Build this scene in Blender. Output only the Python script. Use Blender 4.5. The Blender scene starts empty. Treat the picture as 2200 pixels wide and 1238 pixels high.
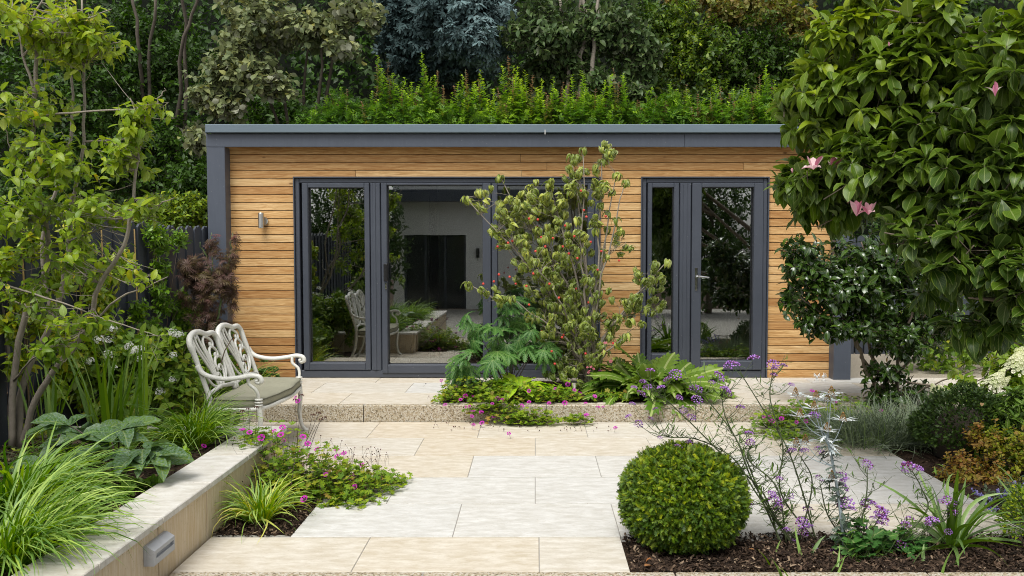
import bpy, math, random
import numpy as np
from mathutils import Vector, Matrix

random.seed(7)
RNG = np.random.default_rng(7)
PI = math.pi
SC = bpy.context.scene
COL = SC.collection

# ------------------------------------------------------------------ camera
FPX = 1860.0
PITCH = math.atan(89 / FPX)
SP, CP = math.sin(PITCH), math.cos(PITCH)
EYE = 1.55
cam_d = bpy.data.cameras.new('camera')
cam = bpy.data.objects.new('camera', cam_d)
COL.objects.link(cam)
cam.location = (0, 0, EYE)
cam.rotation_euler = (PI / 2 - PITCH, 0, 0)
cam_d.sensor_width = 36
cam_d.lens = 36 * FPX / 2200
cam_d.shift_x = -50 / 2200
cam_d.clip_end = 300
SC.camera = cam

# ------------------------------------------------------------------ sky, sun, exposure
W = bpy.data.worlds.new('World')
SC.world = W
W.use_nodes = True
wn, wl = W.node_tree.nodes, W.node_tree.links
wn.clear()
SUN_EL, SUN_AZ = math.radians(60), math.radians(198)
sky = wn.new('ShaderNodeTexSky')
sky.sky_type = 'NISHITA'
sky.sun_disc = False
sky.sun_elevation = SUN_EL
sky.sun_rotation = SUN_AZ
sky.dust_density = 3.0
sky.air_density = 1.0
hs = wn.new('ShaderNodeHueSaturation')
hs.inputs['Saturation'].default_value = 0.15
bgn = wn.new('ShaderNodeBackground')
bgn.inputs['Strength'].default_value = 0.15
wo = wn.new('ShaderNodeOutputWorld')
wl.new(sky.outputs[0], hs.inputs['Color'])
wl.new(hs.outputs[0], bgn.inputs['Color'])
wl.new(bgn.outputs[0], wo.inputs[0])
sd = bpy.data.lights.new('sun', 'SUN')
sd.energy = 1.9
sd.angle = math.radians(30)
sd.color = (1.0, 0.98, 0.94)
so = bpy.data.objects.new('sun', sd)
COL.objects.link(so)
sdir = Vector((math.sin(SUN_AZ) * math.cos(SUN_EL), math.cos(SUN_AZ) * math.cos(SUN_EL), math.sin(SUN_EL)))
so.rotation_euler = sdir.to_track_quat('Z', 'Y').to_euler()
SC.view_settings.view_transform = 'Standard'
SC.view_settings.look = 'None'
SC.view_settings.exposure = 0.46
SC.view_settings.gamma = 1.0
SC.view_settings.use_curve_mapping = False
SC.cycles.max_bounces = 6
SC.cycles.transparent_max_bounces = 8
SC.cycles.use_denoising = True
SC.cycles.denoising_prefilter = 'NONE'
SC.cycles.pixel_filter_type = 'BLACKMAN_HARRIS'
SC.cycles.filter_width = 1.0

# ------------------------------------------------------------------ picture <-> place
def ray(px, py):
    u, v = (px - 1150) / FPX, (619 - py) / FPX
    return np.array([u, CP + SP * v, -SP + CP * v])
def at(px, py, Y):
    r = ray(px, py)
    t = Y / r[1]
    return Vector((r[0] * t, Y, EYE + r[2] * t))
def on(px, py, z):
    r = ray(px, py)
    t = (z - EYE) / r[2]
    return Vector((r[0] * t, r[1] * t, z))
def onx(px, py, X):
    r = ray(px, py)
    t = X / r[0]
    return Vector((X, r[1] * t, EYE + r[2] * t))
def proj(P):
    P = np.atleast_2d(np.asarray(P, float))
    d = P[:, 1] * CP - (P[:, 2] - EYE) * SP
    d = np.where(d < .05, .05, d)
    up = P[:, 1] * SP + (P[:, 2] - EYE) * CP
    return 1150 + FPX * P[:, 0] / d, 619 - FPX * up / d, d

# ------------------------------------------------------------------ objects
def thing(name, label, cat, loc=(0, 0, 0), group=None):
    o = bpy.data.objects.new(name, None)
    o.empty_display_size = .1
    COL.objects.link(o)
    o.location = loc
    o['label'] = label
    o['category'] = cat
    if group:
        o['group'] = group
    return o
def tag(o, label, cat, group=None):
    o['label'] = label
    o['category'] = cat
    if group:
        o['group'] = group
    return o
def wloc(o):
    v = Vector((0, 0, 0))
    while o is not None:
        v = v + o.location
        o = o.parent
    return v

class MB:
    """collects faces in world coordinates"""
    def __init__(s):
        s.v, s.f, s.m = [], [], []
    def add(s, vs, fs, m=0):
        k = len(s.v)
        s.v += [tuple(p) for p in vs]
        s.f += [tuple(i + k for i in f) for f in fs]
        s.m += [m] * len(fs)
        return s
    def box(s, x0, x1, y0, y1, z0, z1, b=0, face='z', m=0):
        """box, the named face chamfered by b"""
        lo, hi = [x0, y0, z0], [x1, y1, z1]
        ax = 'xyz'.index(face[-1])
        neg = face[0] == '-'
        a1, a2 = [i for i in range(3) if i != ax]
        near, far = (lo[ax], hi[ax]) if not neg else (hi[ax], lo[ax])
        sgn = 1 if not neg else -1
        rings = [(near, 0), (far - sgn * b, 0), (far, b)] if b else [(near, 0), (far, 0)]
        vs = []
        for h, ins in rings:
            for q1, q2 in ((0, 0), (1, 0), (1, 1), (0, 1)):
                p = [0, 0, 0]
                p[ax] = h
                p[a1] = (lo[a1] + ins, hi[a1] - ins)[q1]
                p[a2] = (lo[a2] + ins, hi[a2] - ins)[q2]
                vs.append(p)
        n = len(rings)
        fs = [(3, 2, 1, 0), tuple(4 * (n - 1) + i for i in range(4))]
        for r in range(n - 1):
            for i in range(4):
                j = (i + 1) % 4
                fs.append((4 * r + i, 4 * r + j, 4 * r + 4 + j, 4 * r + 4 + i))
        return s.add(vs, fs, m)
    def tube(s, pts, rad, n=6, m=0, sx=1.0):
        pts = [Vector(p) for p in pts]
        if not hasattr(rad, '__len__'):
            rad = [rad] * len(pts)
        vs, fs = [], []
        u = None
        for i, p in enumerate(pts):
            t = (pts[min(i + 1, len(pts) - 1)] - pts[max(i - 1, 0)])
            if t.length < 1e-9:
                t = Vector((0, 0, 1))
            t.normalize()
            if u is None:
                u = t.orthogonal().normalized()
            u = (u - t * u.dot(t))
            if u.length < 1e-6:
                u = t.orthogonal()
            u.normalize()
            w = t.cross(u)
            for k in range(n):
                a = 2 * PI * k / n
                vs.append(p + (u * math.cos(a) * sx + w * math.sin(a)) * rad[i])
        for i in range(len(pts) - 1):
            for k in range(n):
                j = (k + 1) % n
                fs.append((i * n + k, i * n + j, i * n + n + j, i * n + n + k))
        fs.append(tuple(range(n - 1, -1, -1)))
        fs.append(tuple(range((len(pts) - 1) * n, len(pts) * n)))
        return s.add(vs, fs, m)
    def lathe(s, c, prof, n=16, m=0, axis='z'):
        vs, fs = [], []
        for r, h in prof:
            for k in range(n):
                a = 2 * PI * k / n
                if axis == 'z':
                    vs.append((c[0] + r * math.cos(a), c[1] + r * math.sin(a), c[2] + h))
                else:
                    vs.append((c[0] + r * math.cos(a), c[1] + h, c[2] + r * math.sin(a)))
        for i in range(len(prof) - 1):
            for k in range(n):
                j = (k + 1) % n
                fs.append((i * n + k, i * n + j, i * n + n + j, i * n + n + k))
        fs.append(tuple(range(n - 1, -1, -1)))
        fs.append(tuple(range((len(prof) - 1) * n, len(prof) * n)))
        return s.add(vs, fs, m)
    def build(s, name, mats, parent=None, smooth=False, tone=None, kind=None):
        me = bpy.data.meshes.new(name)
        off = wloc(parent) if parent is not None else Vector((0, 0, 0))
        me.from_pydata([(p[0] - off[0], p[1] - off[1], p[2] - off[2]) for p in s.v], [], s.f)
        if not isinstance(mats, (list, tuple)):
            mats = [mats]
        for mt in mats:
            me.materials.append(mt)
        me.polygons.foreach_set('material_index', s.m)
        me.polygons.foreach_set('use_smooth', [smooth] * len(s.f))
        me.update()
        o = bpy.data.objects.new(name, me)
        COL.objects.link(o)
        if parent is not None:
            o.parent = parent
        if tone is not None:
            o.color = (tone, random.random(), random.random(), 1)
        if kind:
            o['kind'] = kind
        return o
def struct(name, mb, mats, tone=None, smooth=False):
    return mb.build(name, mats, None, smooth, tone, 'structure')

def curve(pts, n=6):
    """Catmull-Rom through pts"""
    P = [Vector(p) for p in pts]
    if len(P) < 3:
        return [P[0].lerp(P[-1], i / n) for i in range(n + 1)]
    P = [P[0] * 2 - P[1]] + P + [P[-1] * 2 - P[-2]]
    out = []
    for i in range(1, len(P) - 2):
        for k in range(n):
            t = k / n
            a, b, c, d = P[i - 1], P[i], P[i + 1], P[i + 2]
            out.append(.5 * ((2 * b) + (c - a) * t + (2 * a - 5 * b + 4 * c - d) * t * t + (3 * b - a - 3 * c + d) * t ** 3))
    out.append(P[-2])
    return out
def lerp_list(a, b, n):
    return [a + (b - a) * i / max(1, n - 1) for i in range(n)]

# ------------------------------------------------------------------ materials
class NT:
    def __init__(s, name):
        s.mat = bpy.data.materials.new(name)
        s.mat.use_nodes = True
        s.n, s.l = s.mat.node_tree.nodes, s.mat.node_tree.links
        s.n.clear()
        s.out = s.n.new('ShaderNodeOutputMaterial')
    def new(s, t, **kw):
        nd = s.n.new('ShaderNode' + t)
        for k, v in kw.items():
            if k in nd.inputs:
                s.set(nd.inputs[k], v)
            else:
                setattr(nd, k, v)
        return nd
    def set(s, inp, v):
        if isinstance(v, bpy.types.NodeSocket):
            s.l.new(v, inp)
        else:
            if hasattr(inp.default_value, '__len__') and len(inp.default_value) == 4 and len(v) == 3:
                v = tuple(v) + (1,)
            inp.default_value = v
    def math(s, op, a, b=0.0, c=None, clamp=False):
        nd = s.n.new('ShaderNodeMath')
        nd.operation = op
        nd.use_clamp = clamp
        s.set(nd.inputs[0], a)
        s.set(nd.inputs[1], b)
        if c is not None:
            s.set(nd.inputs[2], c)
        return nd.outputs[0]
    def mix(s, f, a, b, mode='MIX'):
        nd = s.n.new('ShaderNodeMix')
        nd.data_type = 'RGBA'
        nd.blend_type = mode
        s.set(nd.inputs[0], f)
        s.set(nd.inputs[6], a)
        s.set(nd.inputs[7], b)
        return nd.outputs[2]
    def ramp(s, f, stops):
        nd = s.n.new('ShaderNodeValToRGB')
        cr = nd.color_ramp
        while len(cr.elements) < len(stops):
            cr.elements.new(.5)
        for e, (p, c) in zip(cr.elements, stops):
            e.position = p
            e.color = tuple(c) + (1,) if len(c) == 3 else c
        s.set(nd.inputs[0], f)
        return nd.outputs[0]
    def noise(s, vec, scale, detail=4, rough=.55, dist=0):
        nd = s.n.new('ShaderNodeTexNoise')
        if vec is not None:
            s.set(nd.inputs['Vector'], vec)
        nd.inputs['Scale'].default_value = scale
        nd.inputs['Detail'].default_value = detail
        nd.inputs['Roughness'].default_value = rough
        nd.inputs['Distortion'].default_value = dist
        return nd.outputs[0]
    def mapping(s, vec, scale=(1, 1, 1), loc=(0, 0, 0)):
        nd = s.n.new('ShaderNodeMapping')
        s.set(nd.inputs['Vector'], vec)
        nd.inputs['Scale'].default_value = scale
        s.set(nd.inputs['Location'], loc)
        return nd.outputs[0]
    def bump(s, h, strength=.3, dist=.01):
        nd = s.n.new('ShaderNodeBump')
        s.set(nd.inputs['Height'], h)
        nd.inputs['Strength'].default_value = strength
        nd.inputs['Distance'].default_value = dist
        return nd.outputs[0]
    def pbr(s, col, rough=.6, normal=None, metal=0.0, spec=.5, finish=True):
        p = s.n.new('ShaderNodeBsdfPrincipled')
        s.set(p.inputs['Base Color'], col)
        s.set(p.inputs['Roughness'], rough)
        s.set(p.inputs['Metallic'], metal)
        p.inputs['Specular IOR Level'].default_value = spec
        if normal is not None:
            s.set(p.inputs['Normal'], normal)
        if finish:
            s.l.new(p.outputs[0], s.out.inputs[0])
        return p
    def pos(s):
        return s.n.new('ShaderNodeNewGeometry').outputs['Position']

def plain(name, col, rough=.6, metal=0., var=.12, scale=9, bump=.1, spec=.5):
    t = NT(name)
    p = t.pos()
    n = t.noise(p, scale, 5)
    c = t.mix(n, tuple(x * (1 - var) for x in col), tuple(min(1, x * (1 + var)) for x in col))
    t.pbr(c, rough, t.bump(t.noise(p, scale * 12, 3), bump, .004), metal, spec)
    return t.mat

def leaf_mat(name, cols, rough=.45, trans=.25, back=1.35, rib=.25, spec=.4, backcol=None, edge=None, mottle=None, vein=0, gain=(1.5, 1.42, .5)):
    """cols: ramp along the leaf's own tone value (age, kind of leaf, in places painted light)"""
    cols = [(r_ * gain[0], g_ * gain[1], b_ * gain[2]) if g_ > b_ * 1.05 and g_ > r_ * .75 else (r_, g_, b_) for r_, g_, b_ in cols]
    t = NT(name)
    at_ = t.new('Attribute', attribute_name='tone')
    oi = t.new('ObjectInfo')
    sep = t.new('SeparateColor')
    t.l.new(oi.outputs['Color'], sep.inputs[0])
    f = t.math('ADD', at_.outputs['Fac'], sep.outputs[0], clamp=True)
    c = t.ramp(f, [(i / max(1, len(cols) - 1), k) for i, k in enumerate(cols)])
    uv = t.new('UVMap')
    su = t.new('SeparateXYZ')
    t.l.new(uv.outputs[0], su.inputs[0])
    side = t.math('ABSOLUTE', t.math('SUBTRACT', su.outputs[0], .5))
    if mottle:
        nn = t.noise(t.new('TexCoord').outputs['Object'], 16, 3)
        m = t.math('MULTIPLY', t.math('SUBTRACT', nn, .42, clamp=True), 4, clamp=True)
        c = t.mix(m, c, mottle)
    if rib:
        r = t.math('LESS_THAN', side, .035)
        c = t.mix(t.math('MULTIPLY', r, rib), c, (.45, .5, .2))
    if vein:
        # herringbone side veins
        w = t.math('ADD', t.math('MULTIPLY', su.outputs[1], 9.0), t.math('MULTIPLY', side, -7.0))
        v = t.math('PINGPONG', w, .5)
        c = t.mix(t.math('MULTIPLY', t.math('LESS_THAN', v, .07), vein), c, (.4, .46, .16))
    if edge:
        c = t.mix(t.math('MULTIPLY', t.math('GREATER_THAN', side, .44), .8), c, edge)
    g = t.new('NewGeometry')
    if backcol is None:
        bk = t.new('HueSaturation', Saturation=.8, Value=back)
        t.l.new(c, bk.inputs['Color'])
        bc = bk.outputs[0]
    else:
        bc = t.mix(.75, c, backcol)
    c2 = t.mix(g.outputs['Backfacing'], c, bc)
    p = t.pbr(c2, rough, spec=spec, finish=False)
    if trans:
        tr = t.new('BsdfTranslucent')
        tc = t.new('HueSaturation', Saturation=1.15, Value=1.5)
        t.l.new(c, tc.inputs['Color'])
        t.l.new(tc.outputs[0], tr.inputs[0])
        mx = t.new('MixShader')
        mx.inputs[0].default_value = trans
        t.l.new(p.outputs[0], mx.inputs[1])
        t.l.new(tr.outputs[0], mx.inputs[2])
        t.l.new(mx.outputs[0], t.out.inputs[0])
    else:
        t.l.new(p.outputs[0], t.out.inputs[0])
    return t.mat

def limestone(name, face='z'):
    t = NT(name)
    oi = t.new('ObjectInfo')
    sep = t.new('SeparateColor')
    t.l.new(oi.outputs['Color'], sep.inputs[0])
    off = t.new('CombineXYZ')
    t.l.new(t.math('MULTIPLY', sep.outputs[1], 37), off.inputs[0])
    t.l.new(t.math('MULTIPLY', sep.outputs[2], 53), off.inputs[1])
    va = t.new('VectorMath', operation='ADD')
    t.l.new(t.pos(), va.inputs[0])
    t.l.new(off.outputs[0], va.inputs[1])
    P = va.outputs[0]
    sc = {'z': (1, 2.6, 1), 'v': (26, 26, 1.6)}[face]
    st = t.noise(t.mapping(P, sc), 7.5 if face == 'z' else 3.5, 8, .68, .25)
    fine = t.noise(t.mapping(P, sc), 34, 5, .7)
    pits = t.noise(t.mapping(P, (1, 2.2, 1)), 70, 2, .5)
    base = t.ramp(sep.outputs[0], [(0, (.62, .625, .615)), (.45, (.63, .60, .535)), (.75, (.63, .565, .455)), (1, (.61, .51, .37))] if face == 'z' else [(0, (.66, .60, .48)), (1, (.68, .53, .33))])
    dark = t.mix(1.0, base, (.80, .775, .73), 'MULTIPLY')
    light = t.mix(.4, base, (.68, .66, .62))
    c = t.mix(t.math('MULTIPLY', t.math('SUBTRACT', st, .38, clamp=True), 3.4, clamp=True), dark, light)
    c = t.mix(t.math('MULTIPLY', t.math('SUBTRACT', fine, .46, clamp=True), 1.8, clamp=True), c, t.mix(1.0, c, (.86, .80, .70), 'MULTIPLY'))
    pm = t.math('MULTIPLY', t.math('SUBTRACT', .36, pits, clamp=True), 9, clamp=True)
    c = t.mix(t.math('MULTIPLY', pm, .55), c, (.30, .24, .17))
    # grime and pale lime bloom
    gr = t.noise(t.pos(), .9, 5, .6)
    c = t.mix(t.math('MULTIPLY', t.math('SUBTRACT', gr, .52, clamp=True), 2.0, clamp=True), c, t.mix(1.0, c, (.84, .81, .76), 'MULTIPLY'))
    h = t.math('ADD', t.math('MULTIPLY', fine, .6), t.math('MULTIPLY', pm, -.5))
    t.pbr(c, .72, t.bump(h, .35, .004), spec=.3)
    return t.mat

def aggregate(name, cols, scale=110):
    t = NT(name)
    P = t.pos()
    v = t.new('TexVoronoi', Scale=scale)
    t.l.new(P, v.inputs['Vector'])
    sp = t.new('SeparateColor')
    t.l.new(v.outputs['Color'], sp.inputs[0])
    c = t.ramp(sp.outputs[0], [(i / (len(cols) - 1), k) for i, k in enumerate(cols)])
    n = t.noise(P, 4, 4)
    c = t.mix(t.math('MULTIPLY', n, .35), c, (.30, .25, .17))
    t.pbr(c, .8, t.bump(v.outputs['Distance'], .5, .004), spec=.3)
    return t.mat

def cedar(name):
    t = NT(name)
    oi = t.new('ObjectInfo')
    sep = t.new('SeparateColor')
    t.l.new(oi.outputs['Color'], sep.inputs[0])
    off = t.new('CombineXYZ')
    t.l.new(t.math('MULTIPLY', sep.outputs[1], 60), off.inputs[0])
    t.l.new(t.math('MULTIPLY', sep.outputs[2], 40), off.inputs[2])
    va = t.new('VectorMath', operation='ADD')
    t.l.new(t.pos(), va.inputs[0])
    t.l.new(off.outputs[0], va.inputs[1])
    P = va.outputs[0]
    g = t.noise(t.mapping(P, (.55, 1, 9)), 5.5, 6, .6, 1.6)
    g2 = t.noise(t.mapping(P, (1.6, 1, 42)), 9, 4, .6, .4)
    base = t.ramp(sep.outputs[0], [(0, (.36, .17, .06)), (.2, (.54, .31, .125)), (.6, (.74, .48, .215)), (1, (.80, .60, .33))])
    dark = t.mix(1.0, base, (.62, .50, .38), 'MULTIPLY')
    c = t.mix(t.math('MULTIPLY', t.math('SUBTRACT', g, .36, clamp=True), 3.2, clamp=True), dark, base)
    c = t.mix(t.math('MULTIPLY', t.math('SUBTRACT', g2, .5, clamp=True), 2.4, clamp=True), c, t.mix(1.0, c, (.68, .56, .44), 'MULTIPLY'))
    # knots
    v = t.new('TexVoronoi', Scale=2.4)
    t.l.new(t.mapping(P, (1, 0.02, 2.2)), v.inputs['Vector'])
    kn = t.math('MULTIPLY', t.math('SUBTRACT', .075, v.outputs['Distance'], clamp=True), 26, clamp=True)
    c = t.mix(t.math('MULTIPLY', kn, .75), c, (.13, .055, .02))
    n = t.noise(t.pos(), 1.1, 3)
    c = t.mix(t.math('MULTIPLY', t.math('SUBTRACT', n, .45, clamp=True), .9, clamp=True), c, t.mix(1., c, (.8, .72, .62), 'MULTIPLY'))
    t.pbr(c, .6, t.bump(g2, .25, .003), spec=.25)
    return t.mat

def painted(name, col, streak=(1, 1, 1), rough=.45, dirt=.35):
    t = NT(name)
    P = t.pos()
    n = t.noise(t.mapping(P, streak), 6, 6, .65)
    c = t.mix(n, tuple(x * .86 for x in col), tuple(x * 1.14 for x in col))
    d = t.noise(P, 1.7, 5, .6)
    c = t.mix(t.math('MULTIPLY', t.math('SUBTRACT', d, .5, clamp=True), dirt * 3, clamp=True), c, tuple(x * 1.35 + .012 for x in col))
    sp = t.noise(P, 55, 2)
    c = t.mix(t.math('MULTIPLY', t.math('GREATER_THAN', sp, .735), .5), c, (.3, .3, .29))
    t.pbr(c, rough, t.bump(t.noise(P, 120, 2), .06, .002), spec=.4)
    return t.mat

M = {}
M['stone'] = limestone('cream_limestone')
M['stone_wall'] = limestone('streaked_limestone', 'v')
M['kerb'] = aggregate('exposed_aggregate', [(.10, .08, .05), (.30, .24, .15), (.42, .36, .26), (.50, .45, .36), (.56, .53, .46), (.36, .28, .17)])
M['mortar'] = plain('pale_mortar', (.30, .285, .25), .9, bump=.4, scale=20)
M['cedar'] = cedar('oiled_cedar')
M['slate_paint'] = painted('slate_grey_paint', (.072, .084, .108), (6, 6, .8))
M['slate_trim'] = painted('weathered_blue_grey_trim', (.125, .165, .195), (.6, 4, 9), .55, .5)
M['upvc'] = painted('anthracite_frame', (.060, .068, .086), (1, 1, 1), .38, .2)
M['dark_gap'] = plain('black_membrane', (.012, .011, .010), .9)
M['fence'] = painted('black_fence_stain', (.048, .056, .072), (9, 9, .7), .7, .4)
M['fence_wood'] = plain('bare_fence_wood', (.34, .20, .09), .8)
M['steel'] = plain('brushed_steel', (.62, .61, .58), .28, 1.0, var=.06, bump=.02)
M['chrome'] = plain('polished_chrome', (.75, .75, .74), .15, 1.0, var=.04, bump=.0)
M['black'] = plain('black_plastic', (.012, .012, .013), .4, var=.1, bump=.02)
M['white_enamel'] = plain('off_white_enamel', (.70, .69, .63), .38, var=.08, scale=30, bump=.05)
M['cushion'] = None
M['grey_box'] = plain('grey_powder_coat', (.40, .41, .425), .5, var=.1, scale=25, bump=.08)
M['bark'] = plain('grey_brown_bark', (.16, .125, .09), .85, var=.4, scale=25, bump=.6)
M['bark_pale'] = plain('pale_grey_bark', (.26, .225, .18), .8, var=.35, scale=22, bump=.5)
M['bark_dark'] = plain('dark_bark', (.055, .042, .030), .9, var=.4, scale=20, bump=.6)
M['stem_green'] = plain('green_stem', (.10, .15, .05), .6, var=.3, bump=.1)
M['stem_dark'] = plain('dark_purple_stem', (.055, .035, .03), .6, var=.3, bump=.1)
M['stem_verbena'] = plain('dull_green_stem', (.075, .095, .04), .6, var=.3, bump=.1)
M['stem_silver'] = plain('silvery_stem', (.30, .36, .38), .6, var=.2, bump=.1)
M['cane'] = plain('bamboo_cane', (.45, .30, .12), .6)
M['render_white'] = plain('white_render', (.80, .80, .77), .85, var=.03, scale=1.5, bump=0)
M['room_wall'] = plain('grey_plaster', (.80, .80, .77), .8, var=.05)
M['room_floor'] = plain('rubber_floor', (.22, .21, .19), .6)
M['wood_top'] = plain('oiled_table_top', (.50, .26, .08), .4, var=.25, scale=12)
M['fabric_grey'] = plain('grey_upholstery', (.20, .21, .20), .9, var=.15, scale=60, bump=.3)
M['fabric_white'] = plain('white_cloth', (.70, .69, .66), .9, bump=.3)
M['roof'] = plain('grey_roof_membrane', (.10, .11, .11), .8)
M['tarmac'] = plain('gravel_ground', (.30, .26, .20), .9, var=.35, scale=60, bump=.6)

t = NT('sage_cushion_cloth')
P = t.new('TexCoord').outputs['Object']
w1 = t.noise(t.mapping(P, (300, 30, 30)), 3, 2)
w2 = t.noise(t.mapping(P, (30, 300, 30)), 3, 2)
n = t.noise(P, 6, 4)
c = t.mix(n, (.30, .29, .21), (.40, .385, .29))
c = t.mix(t.math('MULTIPLY', t.math('ADD', w1, w2), .35), c, (.24, .235, .17))
t.pbr(c, .95, t.bump(t.math('ADD', w1, w2), .3, .002), spec=.15)
M['cushion'] = t.mat

t = NT('dark_mulch_soil')
P = t.pos()
n1 = t.noise(P, 34, 6, .7)
n2 = t.noise(P, 5, 4)
c = t.ramp(n1, [(.25, (.012, .008, .006)), (.5, (.05, .032, .022)), (.62, (.10, .065, .04)), (.8, (.17, .12, .08))])
c = t.mix(t.math('MULTIPLY', n2, .5), c, (.035, .024, .018))
t.pbr(c, .95, t.bump(n1, .9, .02), spec=.1)
M['soil'] = t.mat

t = NT('bark_chip')
a_ = t.new('Attribute', attribute_name='tone')
c = t.ramp(a_.outputs['Fac'], [(0, (.016, .011, .008)), (.5, (.055, .035, .024)), (.85, (.13, .085, .055)), (1, (.36, .27, .18))])
t.pbr(c, .9, spec=.15)
M['chip'] = t.mat

t = NT('window_glass')
fr = t.new('Fresnel', IOR=3.0)
tr = t.new('BsdfTransparent', Color=(.72, .76, .73))
gl = t.new('BsdfGlossy', Roughness=0.006, Color=(1, 1, 1))
wv = t.bump(t.noise(t.pos(), 1.3, 2), .012, .02)
t.l.new(wv, gl.inputs['Normal'])
mx = t.new('MixShader')
t.l.new(fr.outputs[0], mx.inputs[0])
t.l.new(tr.outputs[0], mx.inputs[1])
t.l.new(gl.outputs[0], mx.inputs[2])
t.l.new(mx.outputs[0], t.out.inputs[0])
M['glass'] = t.mat
M['dark_glass'] = plain('dark_house_glass', (.03, .032, .034), .08, var=.02, bump=0)

# ------------------------------------------------------------------ leaf templates: (V, T, UV, tone)
def T_ov(w=.45, n=4, fold=.25, droop=.6, peak=.45, wave=0., point=.8):
    V, UV, T = [], [], []
    ts = [i / n for i in range(n + 1)]
    for i, tt in enumerate(ts):
        a = droop * tt
        y = tt if abs(droop) < 1e-3 else math.sin(a) / droop
        z = 0 if abs(droop) < 1e-3 else -(1 - math.cos(a)) / droop
        if i in (0, n):
            V.append((0, y, z)); UV.append((.5, tt))
        else:
            hw = w / 2 * math.sin(PI * tt ** (math.log(.5) / math.log(peak))) ** point
            wv = wave * (1 if i % 2 else -1)
            dz = hw * fold
            V += [(-hw, y - dz * math.sin(a) * .2, z + dz + wv), (0, y, z), (hw, y, z + dz - wv)]
            UV += [(0, tt), (.5, tt), (1, tt)]
    def row(i):
        if i == 0:
            return [0]
        if i == n:
            return [len(V) - 1]
        return [1 + 3 * (i - 1) + k for k in range(3)]
    for i in range(n):
        a, b = row(i), row(i + 1)
        if len(a) == 1:
            T += [(a[0], b[1], b[0]), (a[0], b[2], b[1])]
        elif len(b) == 1:
            T += [(a[0], a[1], b[0]), (a[1], a[2], b[0])]
        else:
            for k in (0, 1):
                T += [(a[k], a[k + 1], b[k + 1]), (a[k], b[k + 1], b[k])]
    return np.array(V, float), np.array(T), np.array(UV, float), np.zeros(len(V))
def T_bend(Tm, k):
    V = Tm[0].copy()
    y, z = V[:, 1].copy(), V[:, 2].copy()
    a = k * y
    V[:, 1] = np.sin(a) / k + z * np.sin(a)
    V[:, 2] = z * np.cos(a) - (1 - np.cos(a)) / k
    return (V,) + Tm[1:]
def T_pinn(pairs=6, w=.35, rib=.03, ang=55, tip=.15, bend=.6, teeth=1, base=.1, lw=.5):
    """blade cut into side lobes"""
    V, T, UV = [], [], []
    ys = [base + (1 - tip - base) * i / pairs for i in range(pairs + 1)]
    V.append((0, 0, 0)); UV.append((.5, 0))
    for i, y in enumerate(ys):
        V += [(-rib, y, .0), (rib, y, .0)]
        UV += [(.4, y), (.6, y)]
    top = len(V)
    V.append((0, 1, 0)); UV.append((.5, 1))
    T += [(0, 2, 1)]
    for i in range(pairs):
        a = 1 + 2 * i
        T += [(a, a + 1, a + 3), (a, a + 3, a + 2)]
    a = 1 + 2 * pairs
    T.append((a, a + 1, top))
    for i in range(pairs):
        tt = (i + .5) / pairs
        L = w * math.sin(PI * (.15 + .75 * tt)) ** .8
        th = math.radians(ang)
        step = ys[1] - ys[0]
        for sgn, q in ((-1, 0), (1, 1)):
            a, b = 1 + 2 * i + q, 3 + 2 * i + q
            m = (ys[i] + ys[i + 1]) / 2
            tipx, tipy = sgn * (rib + L * math.sin(th)), m + L * math.cos(th)
            k = len(V)
            # shoulder points make the lobe widest in the middle
            V += [(sgn * (rib + L * .55 * math.sin(th)) , m + L * .5 * math.cos(th) - step * lw, .02),
                  (sgn * (rib + L * .55 * math.sin(th)), m + L * .5 * math.cos(th) + step * lw, .02), (tipx, tipy, -.02)]
            UV += [(.5 + sgn * .3, tt)] * 2 + [(.5 + sgn * .4, tt)]
            fs = [(a, k, b), (b, k, k + 1), (k, k + 2, k + 1)]
            if sgn < 0:
                fs = [f[::-1] for f in fs]
            T += fs
    Tm = (np.array(V, float), np.array(T), np.array(UV, float), np.zeros(len(V)))
    return T_bend(Tm, bend) if bend else Tm
def T_join(parts):
    """parts: (template, rotation about z, scale, tilt)"""
    Vs, Ts, Us, Q, k = [], [], [], [], 0
    for Tm, rz, s, tl in parts:
        V = Tm[0] * s
        ct, st = math.cos(tl), math.sin(tl)
        V = np.stack([V[:, 0], V[:, 1] * ct - V[:, 2] * st, V[:, 1] * st + V[:, 2] * ct], 1)
        c, s_ = math.cos(rz), math.sin(rz)
        V = np.stack([V[:, 0] * c - V[:, 1] * s_, V[:, 0] * s_ + V[:, 1] * c, V[:, 2]], 1)
        Vs.append(V); Ts.append(Tm[1] + k); Us.append(Tm[2]); Q.append(Tm[3]); k += len(V)
    return np.concatenate(Vs), np.concatenate(Ts), np.concatenate(Us), np.concatenate(Q)
def T_palm(lobes=5, cut=.45, teeth=3, span=300, cup=.12):
    """round toothed, lobed leaf; stalk at the origin"""
    n = lobes * teeth * 2
    V, UV, T = [(0, .0, 0)], [(.5, 0)], []
    a0 = math.radians(90 - span / 2)
    for i in range(n + 1):
        q = i / n
        a = a0 + math.radians(span) * q
        lob = abs(math.sin(PI * q * lobes))
        r = (1 - cut) + cut * lob ** .7
        if i % 2 == 0:
            r *= .87
        r *= .5 * (1 + .25 * math.sin(PI * q))
        V.append((r * math.cos(a), r * math.sin(a) , cup * r * (1 if i % 4 else -.3)))
        UV.append((.5 + .45 * math.cos(a), r * 2))
    for i in range(1, n + 1):
        T.append((0, i, i + 1))
    return np.array(V, float), np.array(T), np.array(UV, float), np.zeros(len(V))
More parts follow.
